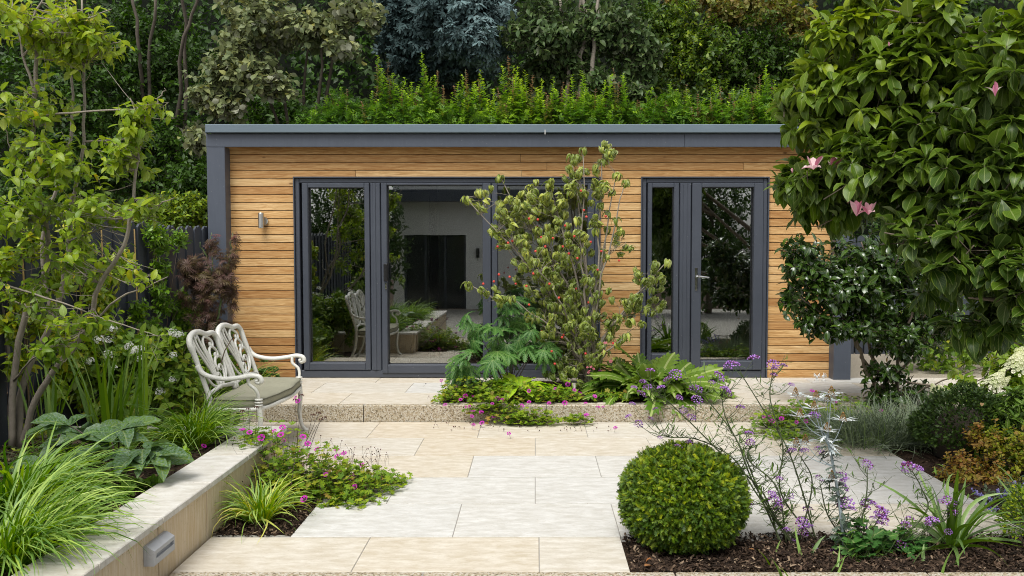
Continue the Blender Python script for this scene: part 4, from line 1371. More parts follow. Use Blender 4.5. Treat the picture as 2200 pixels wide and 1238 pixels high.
# yellow flecked dark hedge at right
rowtree('privet_tree', 'dark shrubby tree flecked with yellow leaves behind the right half of the roof', 'tree', (at(1540, 500, 13.6).x, 13.6, 0),
        [pb(1500, 130, 13.8, 130, 90, .7), pb(1430, 60, 14.0, 90, 70, .5), pb(1620, 130, 13.7, 110, 90, .6), pb(1720, 180, 13.6, 110, 110, .6), pb(1560, 220, 13.4, 120, 50, .5), pb(1400, 240, 13.7, 90, 50, .4)],
        1900, 12, T_small, .088, 'ivy', tone=(0, .85), twig=.22, clump=.22, shell=.3, seed=6,
        tonef=lambda b, tn, rg: np.clip(tn * .55 + .55 * np.exp(-((b[:, 0] - at(1470, 50, 14).x) ** 2) / .5) * rg.uniform(0, 1, len(tn)) * (b[:, 2] > 3.9), 0, 1))
rowtree('climber_tree', 'tree with orange turning leaves and thin bare stems at the upper right', 'tree', (at(1620, 500, 14.4).x, 14.4, 0),
        [pb(1640, 20, 13.9, 120, 45, .5), pb(1560, 30, 14.2, 60, 40, .4), pb(1720, 70, 13.9, 60, 50, .4), pb(1500, -10, 14.3, 90, 30, .4)],
        420, 9, T_round, .085, 'autumn', trunks=[[at(1600 + dx, 330, 14.6), at(1595 + dx, 100, 14.5), at(1590 + dx * 1.1, -30, 14.4)] for dx in (-40, 0, 30, 70, 120)], r=(.02, .012), bark='bark_dark', tone=(.1, 1), twig=.25, clump=.25, seed=7)
# hedge shrubs with upright shoots
def shoots(root, tips, temps, mat, size, seed, step=.03, side=.9, tone=(.3, 1), sat=None):
    """upright shoots, each set with small paired leaves"""
    rg = np.random.default_rng(seed)
    Ps, Ds, Ns, Ss, Ts = [], [], [], [], []
    lines = []
    for tip, h, lean in tips:
        tip = np.array(tip)
        b = tip + np.array([lean[0], lean[1], -h])
        lines.append([Vector(b), Vector((b + tip) / 2 + rg.normal(0, .01, 3)), Vector(tip)])
        m = int(h / step)
        for i in range(m):
            q = i / m
            c = b + (tip - b) * q
            for w in range(3):
                a = rg.uniform(0, 6.28)
                d = np.array([math.cos(a), math.sin(a) * .8, .55 + q * .5])
                Ps.append(c); Ds.append(d); Ns.append([0, -.3, 1]); Ss.append(size * (1.35 - .8 * q) * rg.uniform(.7, 1.3))
                Ts.append(tone[0] + (tone[1] - tone[0]) * (q ** 1.2) + rg.uniform(-.1, .1))
    foliage(root, 'shoots', temps, Ps, Ds, Ns, Ss, mat, np.clip(Ts, 0, 1))
    return lines
sprig = [T_join([(T_ov(.42, 2, .2, .2), a, .42, 0.1) for a in (.9, -.9)] + [(T_ov(.42, 2, .2, .2), 0, .5, 0.)] )]
def mk_sprig(n=4):
    ps = []
    for i in range(n):
        y = .12 + .8 * i / n
        for sg in (-1, 1):
            Tm = T_ov(.5, 2, .2, .3)
            V = Tm[0] * .34 * (1.1 - .4 * y)
            a = sg * 1.0
            c, s = math.cos(a), math.sin(a)
            V = np.stack([V[:, 0] * c - V[:, 1] * s, V[:, 0] * s + V[:, 1] * c + y, V[:, 2]], 1)
            ps.append((V, Tm[1], Tm[2], np.full(len(V), .12 * y)))
    return T_join([(p, 0, 1, 0) for p in ps])
T_sprig = [mk_sprig(4), T_bend(mk_sprig(4), .7)]
hb = [('left hedge shrub, dark green with a few bronze shoots, above the roof edge', 650, 850, .12, [(700, 205), (745, 190), (800, 195)], .25),
      ('hedge shrub with one tall lime shoot and bronze tips left of centre', 800, 1010, .45, [(812, 118), (835, 128), (870, 165), (905, 112), (940, 150), (885, 175), (925, 165), (1000, 148), (985, 175)], .6),
      ('brightest lime green hedge shrub with a tall pointed shoot at the centre', 1010, 1180, .75, [(1032, 150), (1092, 118), (1112, 145), (1128, 150), (1145, 160), (1060, 190), (1165, 170)], .8),
      ('hedge shrub of mixed green and bronze shoots right of the centre one', 1170, 1370, .5, [(1190, 165), (1210, 175), (1228, 160), (1250, 150), (1318, 145), (1338, 155), (1300, 170), (1280, 190)], .6),
      ('low grey green hedge shrub between the two taller right ones', 1350, 1520, .3, [(1390, 195), (1410, 205), (1440, 175), (1475, 190), (1500, 200)], .35),
      ('right hedge shrub with green upright shoots meeting the magnolia', 1500, 1720, .4, [(1535, 170), (1548, 185), (1575, 190), (1600, 180), (1632, 160), (1645, 140), (1665, 170), (1690, 175)], .6)]
for i, (lab, a, b, br, tips, hgt) in enumerate(hb):
    Yh_ = 12.75
    root = thing('hedge_shrub', lab, 'shrub', (at((a + b) / 2, 500, Yh_).x, Yh_, 0), 'clipped hedge shrubs behind the room')
    m = (a + b) / 2
    w = (b - a) / 2
    hh = 250 - 42
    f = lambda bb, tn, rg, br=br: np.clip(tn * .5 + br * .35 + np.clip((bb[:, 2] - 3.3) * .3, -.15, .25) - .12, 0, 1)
    cc = [pb(m - w * .5, 258, Yh_, w * .75, 36, .40), pb(m + w * .5, 254, Yh_, w * .75, 38, .40), pb(m + w * .1 * (i % 3 - 1), 240, Yh_, w * .45, 44, .40), pb(m, 290, Yh_, w, 60, .5)]
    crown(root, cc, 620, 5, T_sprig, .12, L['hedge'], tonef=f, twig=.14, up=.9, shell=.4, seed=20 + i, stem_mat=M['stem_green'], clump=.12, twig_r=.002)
    limbs(root, [[(root.location.x + k * .25, Yh_, .0), (root.location.x + k * .3, Yh_, 1.6), (root.location.x + k * .4, Yh_, 3.2)] for k in (-1, 0, 1)], .03, .012, M['bark_dark'], name='stem')
    tl = []
    for (px, py) in tips:
        for j in range(4):
            q = at(px + random.uniform(-15, 15) * (j > 0), py + (random.uniform(8, 50) if j else 0), Yh_ + random.uniform(-.3, .1))
            tl.append((q, (.62 if j == 0 else .45) , (random.uniform(-.05, .05), 0)))
    for j in range(12):
        q = at(random.uniform(a, b), random.uniform(178, 240), Yh_ + random.uniform(-.45, .2))
        tl.append((q, random.uniform(.2, .4), (random.uniform(-.08, .08), random.uniform(-.05, .1))))
    bz = [t_ for k_, t_ in enumerate(tl) if k_ % 3 == 1]
    gr = [t_ for k_, t_ in enumerate(tl) if k_ % 3 != 1]
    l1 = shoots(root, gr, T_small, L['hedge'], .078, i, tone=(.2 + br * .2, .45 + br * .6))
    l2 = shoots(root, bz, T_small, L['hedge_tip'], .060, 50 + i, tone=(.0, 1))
    wires(root, 'shoot_stems', l1 + l2, .004, M['stem_green'], 3)

# trees on the far side, seen mirrored in the glass
for px0, lab in ((-4.9, 'dark tree beyond the camera, mirrored in the left window'), (4.4, 'dark tree beyond the camera, mirrored in the right door')):
    root = thing('garden_tree', lab, 'tree', (px0, -3.5, -.2))
    limbs(root, [[(px0, -3.5, -.2), (px0 + .1, -3.5, 1.5), (px0, -3.5, 3)]], .1, .04, M['bark'])
    crown(root, [(px0, -3.5, 1.9, 1.5, 1.0, 2.1, 1), (px0 + (.9 if px0 < 0 else -1.0), -3.3, 1.5, .9, .7, 1.5, 1)], 1300, 10, T_small, .13, L['beech'], tone=(.2, 1), twig=.3, shell=.3, seed=int(px0 + 90), stem_mat=M['bark'], clump=.2)

# ================================================================== BENCH
bn = thing('garden_bench', 'off white cast metal two seat bench with scrollwork backs and sage cushion', 'bench', (-2.2, 6.7, 0))
EN = M['white_enamel']
YA, YM, YB = 6.15, 6.70, 7.25
def backx(z):
    return -2.33 - (z - .45) * .34 if z > .45 else -2.33 - (.45 - z) * .12
# four legs
for y, fl in ((YA + .02, 0), (YB - .02, 0)):
    mb = MB(); c = curve([(-1.985, y, .41), (-1.975, y, .30), (-1.985, y, .16), (-1.965, y, .05), (-1.935, y, .012)], 5)
    mb.tube(c, lerp_list(.021, .015, len(c)), 8); mb.lathe((-1.932, y, 0), [(.001, 0), (.02, 0), (.022, .012), (.012, .024), (.001, .025)], 8)
    mb.build('leg', EN, bn, smooth=True)
for y in (YA + .02, YM, YB - .02):
    mb = MB(); c = curve([(backx(.5), y, .5), (-2.34, y, .40), (-2.36, y, .22), (-2.42, y, .08), (-2.46, y, .01)], 5)
    mb.tube(c, lerp_list(.020, .015, len(c)), 8); mb.build('leg', EN, bn, smooth=True)
# collars
for y in (YA + .02, YB - .02):
    mb = MB()
    for dz in (.405, .425, .445):
        mb.lathe((-1.985, y, dz), [(.015, 0), (.029, .003), (.029, .012), (.015, .015)], 12)
    mb.build('collar', EN, bn, smooth=True)
# seat frame
mb = MB(); fr = curve([(-2.34, YA + .02, .385), (-2.15, YA + .0, .38), (-1.99, YA + .02, .385), (-1.93, 6.42, .383), (-1.915, 6.70, .383), (-1.93, 6.98, .383), (-1.99, YB - .02, .385), (-2.15, YB, .38), (-2.34, YB - .02, .385)], 5)
n0 = len(fr)
for i in range(n0 - 1):
    a, b = fr[i], fr[i + 1]
mb.tube(fr, .017, 6, sx=1.0); mb.tube([(-2.34, YA + .02, .385), (-2.34, YB - .02, .385)], .015, 6)
for k in range(9):
    y = YA + .1 + k * .112
    mb.tube([(-2.33, y, .392), (-1.96, y, .392)], .009, 4)
mb.build('seat_frame', EN, bn, smooth=True)
# backs
def BP(u, v, y0, y1):
    z = .50 + v * .42
    return Vector((backx(z), y0 + (y1 - y0) * u, z))
for y0, y1 in ((YA, YM - .01), (YM + .01, YB)):
    fr = curve([BP(*p, y0, y1) for p in ((.03, -.12), (.03, .25), (.03, .62), (.0, .80), (.06, .93), (.22, 1.0), (.42, 1.0), (.60, .94), (.70, .93), (.86, .93), (.95, .84), (.955, .62), (.97, .25), (.97, -.12))], 6)
    mb = MB(); mb.tube(fr, [.021 if 10 < i < len(fr) - 10 else .018 for i in range(len(fr))], 8)
    mb.tube([BP(.03, -.03, y0, y1), BP(.5, .03, y0, y1), BP(.97, -.03, y0, y1)], .016, 7)
    b = mb.build('backrest', EN, bn, smooth=True)
    sc = MB()
    W_ = lambda pts, r=.0095, sc=sc: sc.tube(curve([BP(*p, y0, y1) for p in pts], 6), r, 6)
    # fan of rods
    W_([(.47, .04), (.36, .35), (.17, .72), (.12, .92)]); W_([(.47, .06), (.40, .4), (.24, .75), (.21, .97)])
    W_([(.49, .06), (.45, .4), (.36, .75), (.31, .98)]); W_([(.50, .06), (.50, .35), (.46, .62), (.43, .70)])
    W_([(.30, .97), (.25, .90), (.21, .97)], .008); W_([(.12, .9), (.07, .5), (.25, .12), (.47, .02)], .009)
    # stacked C scrolls
    W_([(.50, .42), (.44, .62), (.44, .82), (.54, .90), (.66, .86), (.74, .78), (.70, .70), (.64, .73), (.655, .78)], .0105)
    W_([(.55, .34), (.52, .50), (.56, .66), (.68, .70), (.78, .62), (.78, .53), (.71, .50), (.68, .55), (.715, .58)], .0105)
    W_([(.60, .28), (.60, .42), (.70, .52), (.84, .50), (.90, .38), (.86, .22), (.74, .10), (.60, .06)], .011)
    W_([(.60, .04), (.72, .10), (.78, .22), (.78, .34), (.71, .37), (.67, .32), (.71, .28)], .0095)
    W_([(.52, .04), (.60, .12), (.63, .2), (.58, .25), (.55, .2)], .009)
    W_([(.5, -.02), (.5, .07), (.56, .03), (.66, .03), (.70, -.02)], .010)
    sc.build('scrollwork', EN, b, smooth=True)
# arms
for y, sg in ((YA - .005, -1), (YB + .005, 1)):
    mb = MB()
    c = curve([(backx(.70), y, .70), (-2.385, y, .655), (-2.33, y, .625), (-2.22, y + sg * .01, .607), (-2.10, y + sg * .015, .618), (-2.02, y + sg * .015, .632), (-1.965, y + sg * .015, .622), (-1.95, y + sg * .015, .59), (-1.975, y + sg * .015, .575), (-1.99, y + sg * .015, .592), (-1.975, y + sg * .015, .602)], 6)
    mb.tube(c, [.0145] * (len(c) - 16) + [.012] * 16, 8, sx=1.3)
    c = curve([(-2.05, y + sg * .01, .615), (-2.045, y, .57), (-2.00, y, .53), (-1.985, y - sg * .01, .49), (-1.985, y - sg * .02, .445)], 6)
    mb.tube(c, .0125, 8)
    mb.build('armrest', EN, bn, smooth=True)
# cushion with piping
def cushion_outline():
    return curve([(-2.32, YA + .03, 0), (-2.15, YA + .015, 0), (-2.02, YA + .035, 0), (-1.955, YA + .09, 0), (-1.93, 6.42, 0), (-1.905, 6.70, 0), (-1.93, 6.98, 0), (-1.955, YB - .09, 0), (-2.02, YB - .035, 0), (-2.15, YB - .015, 0), (-2.32, YB - .03, 0), (-2.33, 6.70, 0)], 5)
ol = cushion_outline()
cx, cy = -2.13, 6.70
mb = MB(); vs = []
lev = [(.395, .975), (.398, .995), (.422, 1.0), (.444, .995), (.455, .965), (.462, .85), (.466, .6), (.468, .3)]
for z, k in lev:
    for p in ol:
        vs.append((cx + (p.x - cx) * k, cy + (p.y - cy) * (k if k < .9 else (1 + (k - 1) * .4)), z + .002 * math.sin(p.y * 20 + p.x * 9) + (-.006 if abs(p.y - YM) < .06 and k < .99 else 0)))
m = len(ol)
fs = [(r * m + i, r * m + (i + 1) % m, (r + 1) * m + (i + 1) % m, (r + 1) * m + i) for r in range(len(lev) - 1) for i in range(m)]
vs += [(cx, cy, .468), (cx, cy, .395)]
fs += [((len(lev) - 1) * m + i, (len(lev) - 1) * m + (i + 1) % m, len(vs) - 2) for i in range(m)] + [((i + 1) % m, i, len(vs) - 1) for i in range(m)]
mb.add(vs, fs)
cu = mb.build('seat_cushion', M['cushion'], bn, smooth=True)
M['piping'] = plain('dark_piping', (.12, .115, .08), .9, bump=0)
for z in (.4485, .4):
    mb = MB(); mb.tube([Vector((cx + (p.x - cx) * 1.004, cy + (p.y - cy) * 1.002, z + .002 * math.sin(p.y * 20 + p.x * 9))) for p in ol] + [Vector((cx + (ol[0].x - cx) * 1.004, cy + (ol[0].y - cy) * 1.002, z))], .0045, 5)
    mb.build('piping', M['piping'], cu, smooth=True)

# ================================================================== CENTRE BED
# kousa dogwood
BX = at(1268, 868, 8.35)
kd = thing('dogwood_tree', 'many stemmed dogwood with curled drooping leaves and red berries before the doors', 'tree', (BX.x, 8.35, .15))
def kp(px, py, Y):
    return at(px, py, Y)
base = Vector((BX.x, 8.35, .15))
tips = [(1000, 425, 8.2), (1075, 380, 8.4), (1005, 610, 8.1), (1120, 430, 8.5), (1180, 395, 8.35), (1228, 335, 8.5), (1252, 320, 8.3), (1300, 305, 8.45), (1325, 375, 8.4), (1345, 390, 8.2), (1435, 560, 8.0), (1400, 600, 8.3), (1305, 490, 8.6), (1080, 520, 8.6), (1240, 470, 8.1), (1360, 650, 8.1), (1150, 560, 7.95), (1270, 600, 7.95), (1345, 720, 8.0), (1100, 640, 8.1)]
stems = []
for px, py, Y in tips:
    t_ = kp(px, py, Y)
    b0 = base + Vector((random.uniform(-.05, .05), random.uniform(-.05, .05), 0))
    mid = b0.lerp(t_, .45) + Vector(((base.x - t_.x) * .16, random.uniform(-.06, .06), .06))
    stems.append([b0, mid, t_])
sk = limbs(kd, stems, .017, .004, M['bark_pale'], name='stem', n=6, seg=6, wob=.012)
kb = [pb(1190, 560, 8.3, 110, 120, .42, 1.), pb(1235, 690, 8.3, 115, 95, .42, 1.35), pb(1400, 585, 8.1, 42, 40, .18, .9), pb(1360, 660, 8.15, 75, 50, .25, .8), pb(1285, 400, 8.4, 38, 95, .2, .75), pb(1235, 380, 8.35, 30, 60, .15, .7),
      pb(1055, 430, 8.3, 60, 38, .2, .55), pb(1100, 470, 8.4, 60, 70, .3, .8), pb(1075, 625, 8.15, 70, 26, .2, .5), pb(1170, 430, 8.4, 70, 55, .3, .8), pb(1310, 330, 8.4, 25, 30, .1, .8), pb(1335, 500, 8.3, 30, 60, .2, .4), pb(1250, 780, 8.25, 95, 45, .35, 1.3)]
twig_b, twig_t = crown(kd, kb, 560, 12, T_corn, .088, L['cornus'], tone=(0, .75), twig=.13, droop=.6, gather=.8, shell=.12, singles=300, seed=31, spread=.8, stem_mat=M['bark_pale'], up=.5, normal_up=1.2, nout=.8,
                       tonef=lambda b, tn, rg: np.clip(tn + .25 * (b[:, 2] > 1.5) * rg.uniform(0, 1, len(tn)) + .26, 0, 1))
tt_ = [s[-1] for s in stems]
for s_, extra in zip(stems, range(99)):
    pass
P = np.array([np.array(c[k]) for c in sk for k in (6, 8, 10, 12) if k < len(c)] + [np.array(t_) for t_ in tt_])
P = np.repeat(P, 5, 0)
D = RNG.normal(size=P.shape) * [1, .8, .35] + [0, -.1, -.1]
foliage(kd, 'tip_leaves', T_corn, P, D, np.tile([0, 0, 1.], (len(P), 1)) + RNG.normal(0, .3, P.shape), RNG.uniform(.08, .12, len(P)), L['cornus'], RNG.uniform(.4, 1, len(P)))
# hook twigs back to the stems
lines = []
allp = np.array([np.array(p) for c in sk for p in c])
for q in twig_b[::1]:
    dd = np.linalg.norm(allp - q, axis=1) + np.where(allp[:, 2] > q[2], .5, 0)
    j = int(np.argmin(dd))
    if dd[j] < .45:
        lines.append([Vector(allp[j]), Vector((allp[j] + q) / 2 + [0, 0, .01]), Vector(q)])
wires(kd, 'side_twigs', lines, .0032, M['bark_pale'], 4)
bt = T_ball(.5, 7, 5)
bpx = [(1075, 590), (1097, 595), (1190, 512), (1163, 510), (1215, 485), (1245, 470), (1208, 530), (1170, 530), (1236, 508), (1225, 545), (1240, 555), (1268, 520), (1290, 540), (1208, 548), (1070, 530), (1094, 522), (1100, 518), (1138, 470), (1158, 472), (1262, 466), (1248, 410), (1256, 452), (1041, 610), (1134, 655), (1164, 712), (1175, 738), (1185, 755), (1210, 725), (1213, 720), (1060, 605), (1300, 465), (1110, 610), (1128, 615), (1145, 588), (1180, 610), (1200, 640), (1266, 650), (1330, 560), (1190, 782), (1318, 738), (1325, 735), (1260, 760), (1240, 620), (1150, 540), (1285, 580)]
BP_ = np.array([at(x + random.uniform(-3, 3), y, 7.95 + random.uniform(-.1, .35)) for x, y in bpx])
foliage(kd, 'berries', [bt], BP_, np.tile([0, 0, 1.], (len(BP_), 1)), np.tile([0, 1., 0], (len(BP_), 1)), .026, L['berry'], RNG.uniform(0, 1, len(BP_)), singles=60, single='berry', minpx=3)
wires(kd, 'berry_stalks', [[Vector(p), Vector(p) + Vector((random.uniform(-.02, .02), .02, .05))] for p in BP_], .0015, M['stem_green'], 3)

def blob_cover(root, blobs, n, temps, size, mat, tone=(0, 1), seed=0, singles=0, single='leaf', stem=None, low=0., lean=.6, part='foliage', minpx=9, stem_from=None):
    """leaves on stalks over low mounds"""
    rg = np.random.default_rng(seed)
    w = np.array([b[3] * b[4] * b[6] for b in blobs]); w /= w.sum()
    bi = rg.choice(len(blobs), n, p=w); B = np.array([b[:6] for b in blobs])[bi]
    d = norm(rg.normal(size=(n, 3))); d[:, 2] = np.abs(d[:, 2])
    r = rg.uniform(.35, 1.05, n)
    P = B[:, :3] + d * r[:, None] * B[:, 3:6]
    P[:, 2] = np.maximum(P[:, 2], low)
    D = norm(np.stack([d[:, 0], d[:, 1], d[:, 2] * .2], 1) + rg.normal(0, .5, (n, 3)) * [1, 1, .3])
    N = norm(d * lean + [0, -.25, 1] + rg.normal(0, .25, (n, 3)))
    tn = tone[0] + (tone[1] - tone[0]) * rg.beta(1.5, 2, n)
    foliage(root, part, temps, P, D, N, size * rg.uniform(.55, 1.2, n), mat, tn, singles, single, minpx)
    if stem is not None:
        idx = rg.choice(n, min(n, 700), replace=False)
        ls = []
        for i in idx:
            b = np.array([B[i, 0] + (P[i, 0] - B[i, 0]) * .4, B[i, 1] + (P[i, 1] - B[i, 1]) * .4, max(low - .01, B[i, 2] - .02)])
            ls.append([Vector(b), Vector((b + P[i]) / 2 + [0, 0, .02]), Vector(P[i])])
        wires(root, 'stalks', ls, .0014, stem, 3)
def flowers(root, pix, depth, temp, size, mat, name='flower', stalk=None, below=.06, up=(0, -.6, .8), jit=.4, minpx=2, tone=(0, 1)):
    """depth: function (px, py) -> point"""
    P = np.array([depth(x, y) for x, y in pix], float)
    N = np.tile(np.array(up, float), (len(P), 1)) + RNG.normal(0, jit, P.shape) * .6
    D = np.cross(N, RNG.normal(size=P.shape))
    foliage(root, name + 's', temp, P, D, N, size * RNG.uniform(.8, 1.2, len(P)), mat, RNG.uniform(tone[0], tone[1], len(P)), singles=300, single=name, minpx=minpx)
    if stalk is not None:
        wires(root, 'flower_stalks', [[Vector(p), Vector(p) + Vector((random.uniform(-.02, .02), .015, -below * .5)), Vector(p) + Vector((random.uniform(-.04, .04), .03, -below))] for p in P], .0013, stalk, 3)
    return P
T_flow = [T_petals(5, .9, .25), T_petals(5, .85, .6), T_petals(5, .95, .05)]

# palmate cut-leaved plant, left of the dogwood
def palm_leaf():
    return T_join([(T_pinn(6, .20, .03, 40, .10, .6, lw=.34), a, s, -.1) for a, s in ((0, 1), (.6, .92), (-.6, .92), (1.2, .8), (-1.2, .8), (1.9, .6), (-1.9, .6))])
T_pal = [palm_leaf(), T_bend(palm_leaf(), .7)]
pc = at(1090, 850, 8.1)
pg = thing('cut_leaved_plant', 'big plant with finely cut mid green hand shaped leaves left of the dogwood', 'plant', (pc.x, 8.1, .15))
ends = [(1015, 705, 7.95), (1060, 700, 8.0), (1095, 668, 8.25), (1115, 715, 8.2), (1000, 760, 7.9), (1045, 775, 7.85), (1135, 735, 8.1), (1160, 750, 8.1), (985, 790, 7.95), (1085, 760, 8.0), (1170, 740, 8.1), (1010, 800, 7.9), (1075, 740, 8.3), (1120, 680, 8.35)]
ls, P, D = [], [], []
for px, py, Y in ends:
    e = at(px, py, Y); b = Vector((pc.x + random.uniform(-.05, .05), 8.1, .17))
    ls.append(curve([b, b.lerp(e, .5) + Vector((0, 0, .06)), e], 4))
    P.append(e); D.append(((e.x - pc.x) * 1.3 + random.uniform(-.1, .1), -.35, -.12))
wires(pg, 'leaf_stalks', ls, .006, M['stem_dark'], 5, kind=None)
P = np.array(P); P2 = np.repeat(P, 4, 0); D2 = np.repeat(np.array(D), 4, 0) + RNG.normal(0, .5, (len(P) * 4, 3)) * [1, 1, .5]
P2 = P2 + RNG.normal(0, .055, P2.shape)
foliage(pg, 'leaves', T_pal, P2, D2, np.tile([0, -.45, .9], (len(P2), 1)), RNG.uniform(.15, .24, len(P2)), L['palmatum'], RNG.uniform(.2, 1., len(P2)), singles=300)
# lime primula rosette
pc = at(1118, 845, 7.88)
pr = thing('primula_plant', 'rosette of bright lime green crinkled leaves at the foot of the dogwood', 'plant', (pc.x, 7.88, .15))
Tp = [T_ov(.40, 8, .35, 1.1, .6, wave=.02, point=.5), T_ov(.36, 8, .5, 1.7, .6, wave=.025, point=.5)]
n = 26
a = RNG.uniform(-PI, PI, n)
foliage(pr, 'leaves', Tp, np.stack([pc.x + .05 * np.cos(a), 7.88 + .05 * np.sin(a), np.full(n, .24)], 1), np.stack([np.cos(a), np.sin(a) * .8 - .1, RNG.uniform(.35, 1.0, n)], 1), np.tile([0, 0, 1.], (n, 1)) + .001, RNG.uniform(.22, .34, n), L['primula'], RNG.uniform(.1, 1, n), singles=300)
# light green lobed clump between primula and spot light
pg2 = thing('cranesbill_plant', 'pale green lobed leaves of a cranesbill beside the small spot light', 'plant', (at(1195, 850, 7.9).x, 7.9, .15))
blob_cover(pg2, [(at(1200, 850, 7.9).x, 7.9, .17, .20, .16, .16, 1)], 42, [T_palm(5, .55, 2, 300, .15), T_palm(7, .5, 1, 300, .1)], .10, L['primula'], tone=(0, .6), seed=5, singles=50, stem=M['stem_green'])
# thistle-like arching leaves right of the dogwood
T_ac = [T_pinn(7, .17, .045, 44, .12, 1.1, lw=.46), T_pinn(6, .17, .045, 40, .12, 1.8, lw=.46), T_pinn(6, .19, .05, 46, .12, .7, lw=.46)]
pc = at(1400, 850, 8.1)
ac_ = thing('thistle_leaved_plant', 'big mound of arching jagged green leaves in front of the narrow side window', 'plant', (pc.x, 8.1, .15))
n = 175
a = RNG.uniform(-PI, PI, n)
e = RNG.uniform(.2, 1.5, n)
r_ = RNG.uniform(.02, .16, n)
foliage(ac_, 'leaves', T_ac, np.stack([pc.x - .02 + r_ * 1.6 * np.cos(a), 8.1 + r_ * np.sin(a), np.full(n, .16)], 1) + RNG.uniform(0, .03, (n, 3)), np.stack([np.cos(a) * 1.15, np.sin(a) * .8 - .1, e], 1), np.tile([0, -.1, 1.], (n, 1)) + RNG.normal(0, .25, (n, 3)), RNG.uniform(.36, .64, n), L['acanthus'], RNG.uniform(0.2, 1, n), singles=300)
n = 5
ac2 = thing('thistle_leaved_plant', 'dark jagged leaves drooping over the terrace edge under the larger mound', 'plant', (at(1330, 860, 7.8).x, 7.8, .15))
a = np.array([-2.6, -2.0, -1.4, -.9, -2.9, -.4])
n = len(a)
foliage(ac2, 'leaves', T_ac, np.stack([at(1345, 860, 7.8).x + np.array([-.1, -.06, .25, .35, 0, .4]), np.full(n, 7.85), np.full(n, .19)], 1), np.stack([np.cos(a), np.sin(a), np.full(n, .32)], 1), np.tile([0, -.2, 1.], (n, 1)), RNG.uniform(.26, .40, n), L['acanthus'], RNG.uniform(0, .6, n), singles=20)
# cranesbill spilling over the step
def on_front(px, py):
    if py > 905: return on(px, py, .03)
    if py > 868: return at(px, py, 7.56)
    p = on(px, py, .20 if py > 840 else .26)
    return p
gc = thing('cranesbill', 'wide mat of cranesbill with magenta flowers trailing over the central terrace step', 'flower', (at(1130, 860, 7.7).x, 7.7, .15))
rgx = lambda px, Y: at(px, 600, Y).x
gb = [(rgx(1000, 7.8), 7.8, .15, .25, .15, .13, 1), (rgx(1090, 7.75), 7.75, .15, .35, .16, .12, 1.1), (rgx(1190, 7.75), 7.75, .15, .28, .14, .07, .9), (rgx(1060, 7.57), 7.56, .06, .26, .07, .14, 1.2), (rgx(1130, 7.5), 7.5, .0, .34, .12, .09, .9), (rgx(1240, 7.5), 7.5, .0, .16, .10, .05, .5),
      (rgx(965, 7.8), 7.7, .15, .14, .12, .07, .5), (rgx(1310, 7.8), 7.78, .15, .3, .10, .05, .5)]
gb = [(x, y_ - (.03 if z < .1 else 0), z + .02, a, b_, h * 1.55, w) for x, y_, z, a, b_, h, w in gb]
blob_cover(gc, gb, 2500, T_gera, .042, L['geranium'], tone=(0, 1), seed=6, singles=260, stem=M['stem_dark'], low=.01, lean=.5, minpx=7)
fp = [(137, 103), (240, 125), (288, 118), (253, 130), (320, 190), (318, 170), (275, 193), (415, 168), (458, 207), (487, 215), (520, 200), (597, 248), (640, 225), (683, 177), (640, 160), (863, 122), (1045, 50), (1083, 105), (1016, 193), (933, 172), (846, 232), (965, 232), (650, 320), (735, 333), (525, 408), (367, 285), (318, 275), (320, 358), (370, 345), (438, 303), (1137, 376), (1270, 100), (970, 300)]
fp = [(900 + x * .37, 780 + y * .37) for x, y in fp]
flowers(gc, fp, lambda x, y: on_front(x, y) + Vector((0, -.08, .01)), T_flow, .046, L['ger_f'], stalk=M['stem_green'], minpx=2)
flowers(gc, [(random.uniform(950, 1300), random.uniform(835, 900)) for _ in range(18)], lambda x, y: on_front(x, y) + Vector((0, -.10, .02)), T_flow, .036, L['ger_f'], stalk=M['stem_green'], minpx=2)
sd_ = [on_front(random.gauss(1040, 60), random.uniform(830, 925)) + Vector((0, -.03, .03)) for _ in range(110)] + [on(random.uniform(930, 1330), random.uniform(908, 926), .015) for _ in range(40)]
foliage(gc, 'seed_heads', [T_ball(.5, 5, 3)], np.array(sd_), RNG.normal(size=(len(sd_), 3)), RNG.normal(size=(len(sd_), 3)), RNG.uniform(.006, .012, len(sd_)), L['seed'], RNG.uniform(0, 1, len(sd_)))
wires(gc, 'seed_stalks', [[Vector(p), Vector(p) + Vector((random.uniform(-.03, .03), random.uniform(0, .04), -random.uniform(.01, .05)))] for p in sd_], .001, M['stem_dark'], 3)
# pink candelabra flowers near the dogwood foot
ps_ = thing('pink_flower_stem', 'small cluster of salmon pink flowers under the dogwood', 'flower', (at(1270, 800, 7.9).x, 7.9, .15))
pk = [(1262, 790), (1270, 789), (1275, 793), (1266, 798), (1300, 738), (1313, 777), (1264, 801)]
flowers(ps_, pk, lambda x, y: at(x, y, 7.85), [T_petals(5, .9, .4)], .032, L['pink_f'], stalk=M['stem_green'], below=.2, minpx=2)
# spot light
q = at(1233, 848, 7.82)
sp_ = thing('spot_light', 'small stainless steel spike spot light standing in the central bed', 'garden light', (q.x, 7.82, .15))
mb = MB(); mb.lathe((q.x, 7.82, q.z + .01), [(.001, 0), (.022, 0), (.022, .10), (.024, .102), (.001, .103)], 14); mb.build('body', M['chrome'], sp_, smooth=False)
mb = MB(); mb.box(q.x - .03, q.x + .03, 7.79, 7.85, q.z + .1135, q.z + .124); mb.build('cap', M['black'], sp_)
mb = MB(); mb.tube([(q.x, 7.82, .10), (q.x, 7.82, q.z + .01)], .008, 6); mb.build('spike', M['black'], sp_)

# ================================================================== LEFT PLANTER
def pl(px, py, z=.27):
    return on(px, py, z)
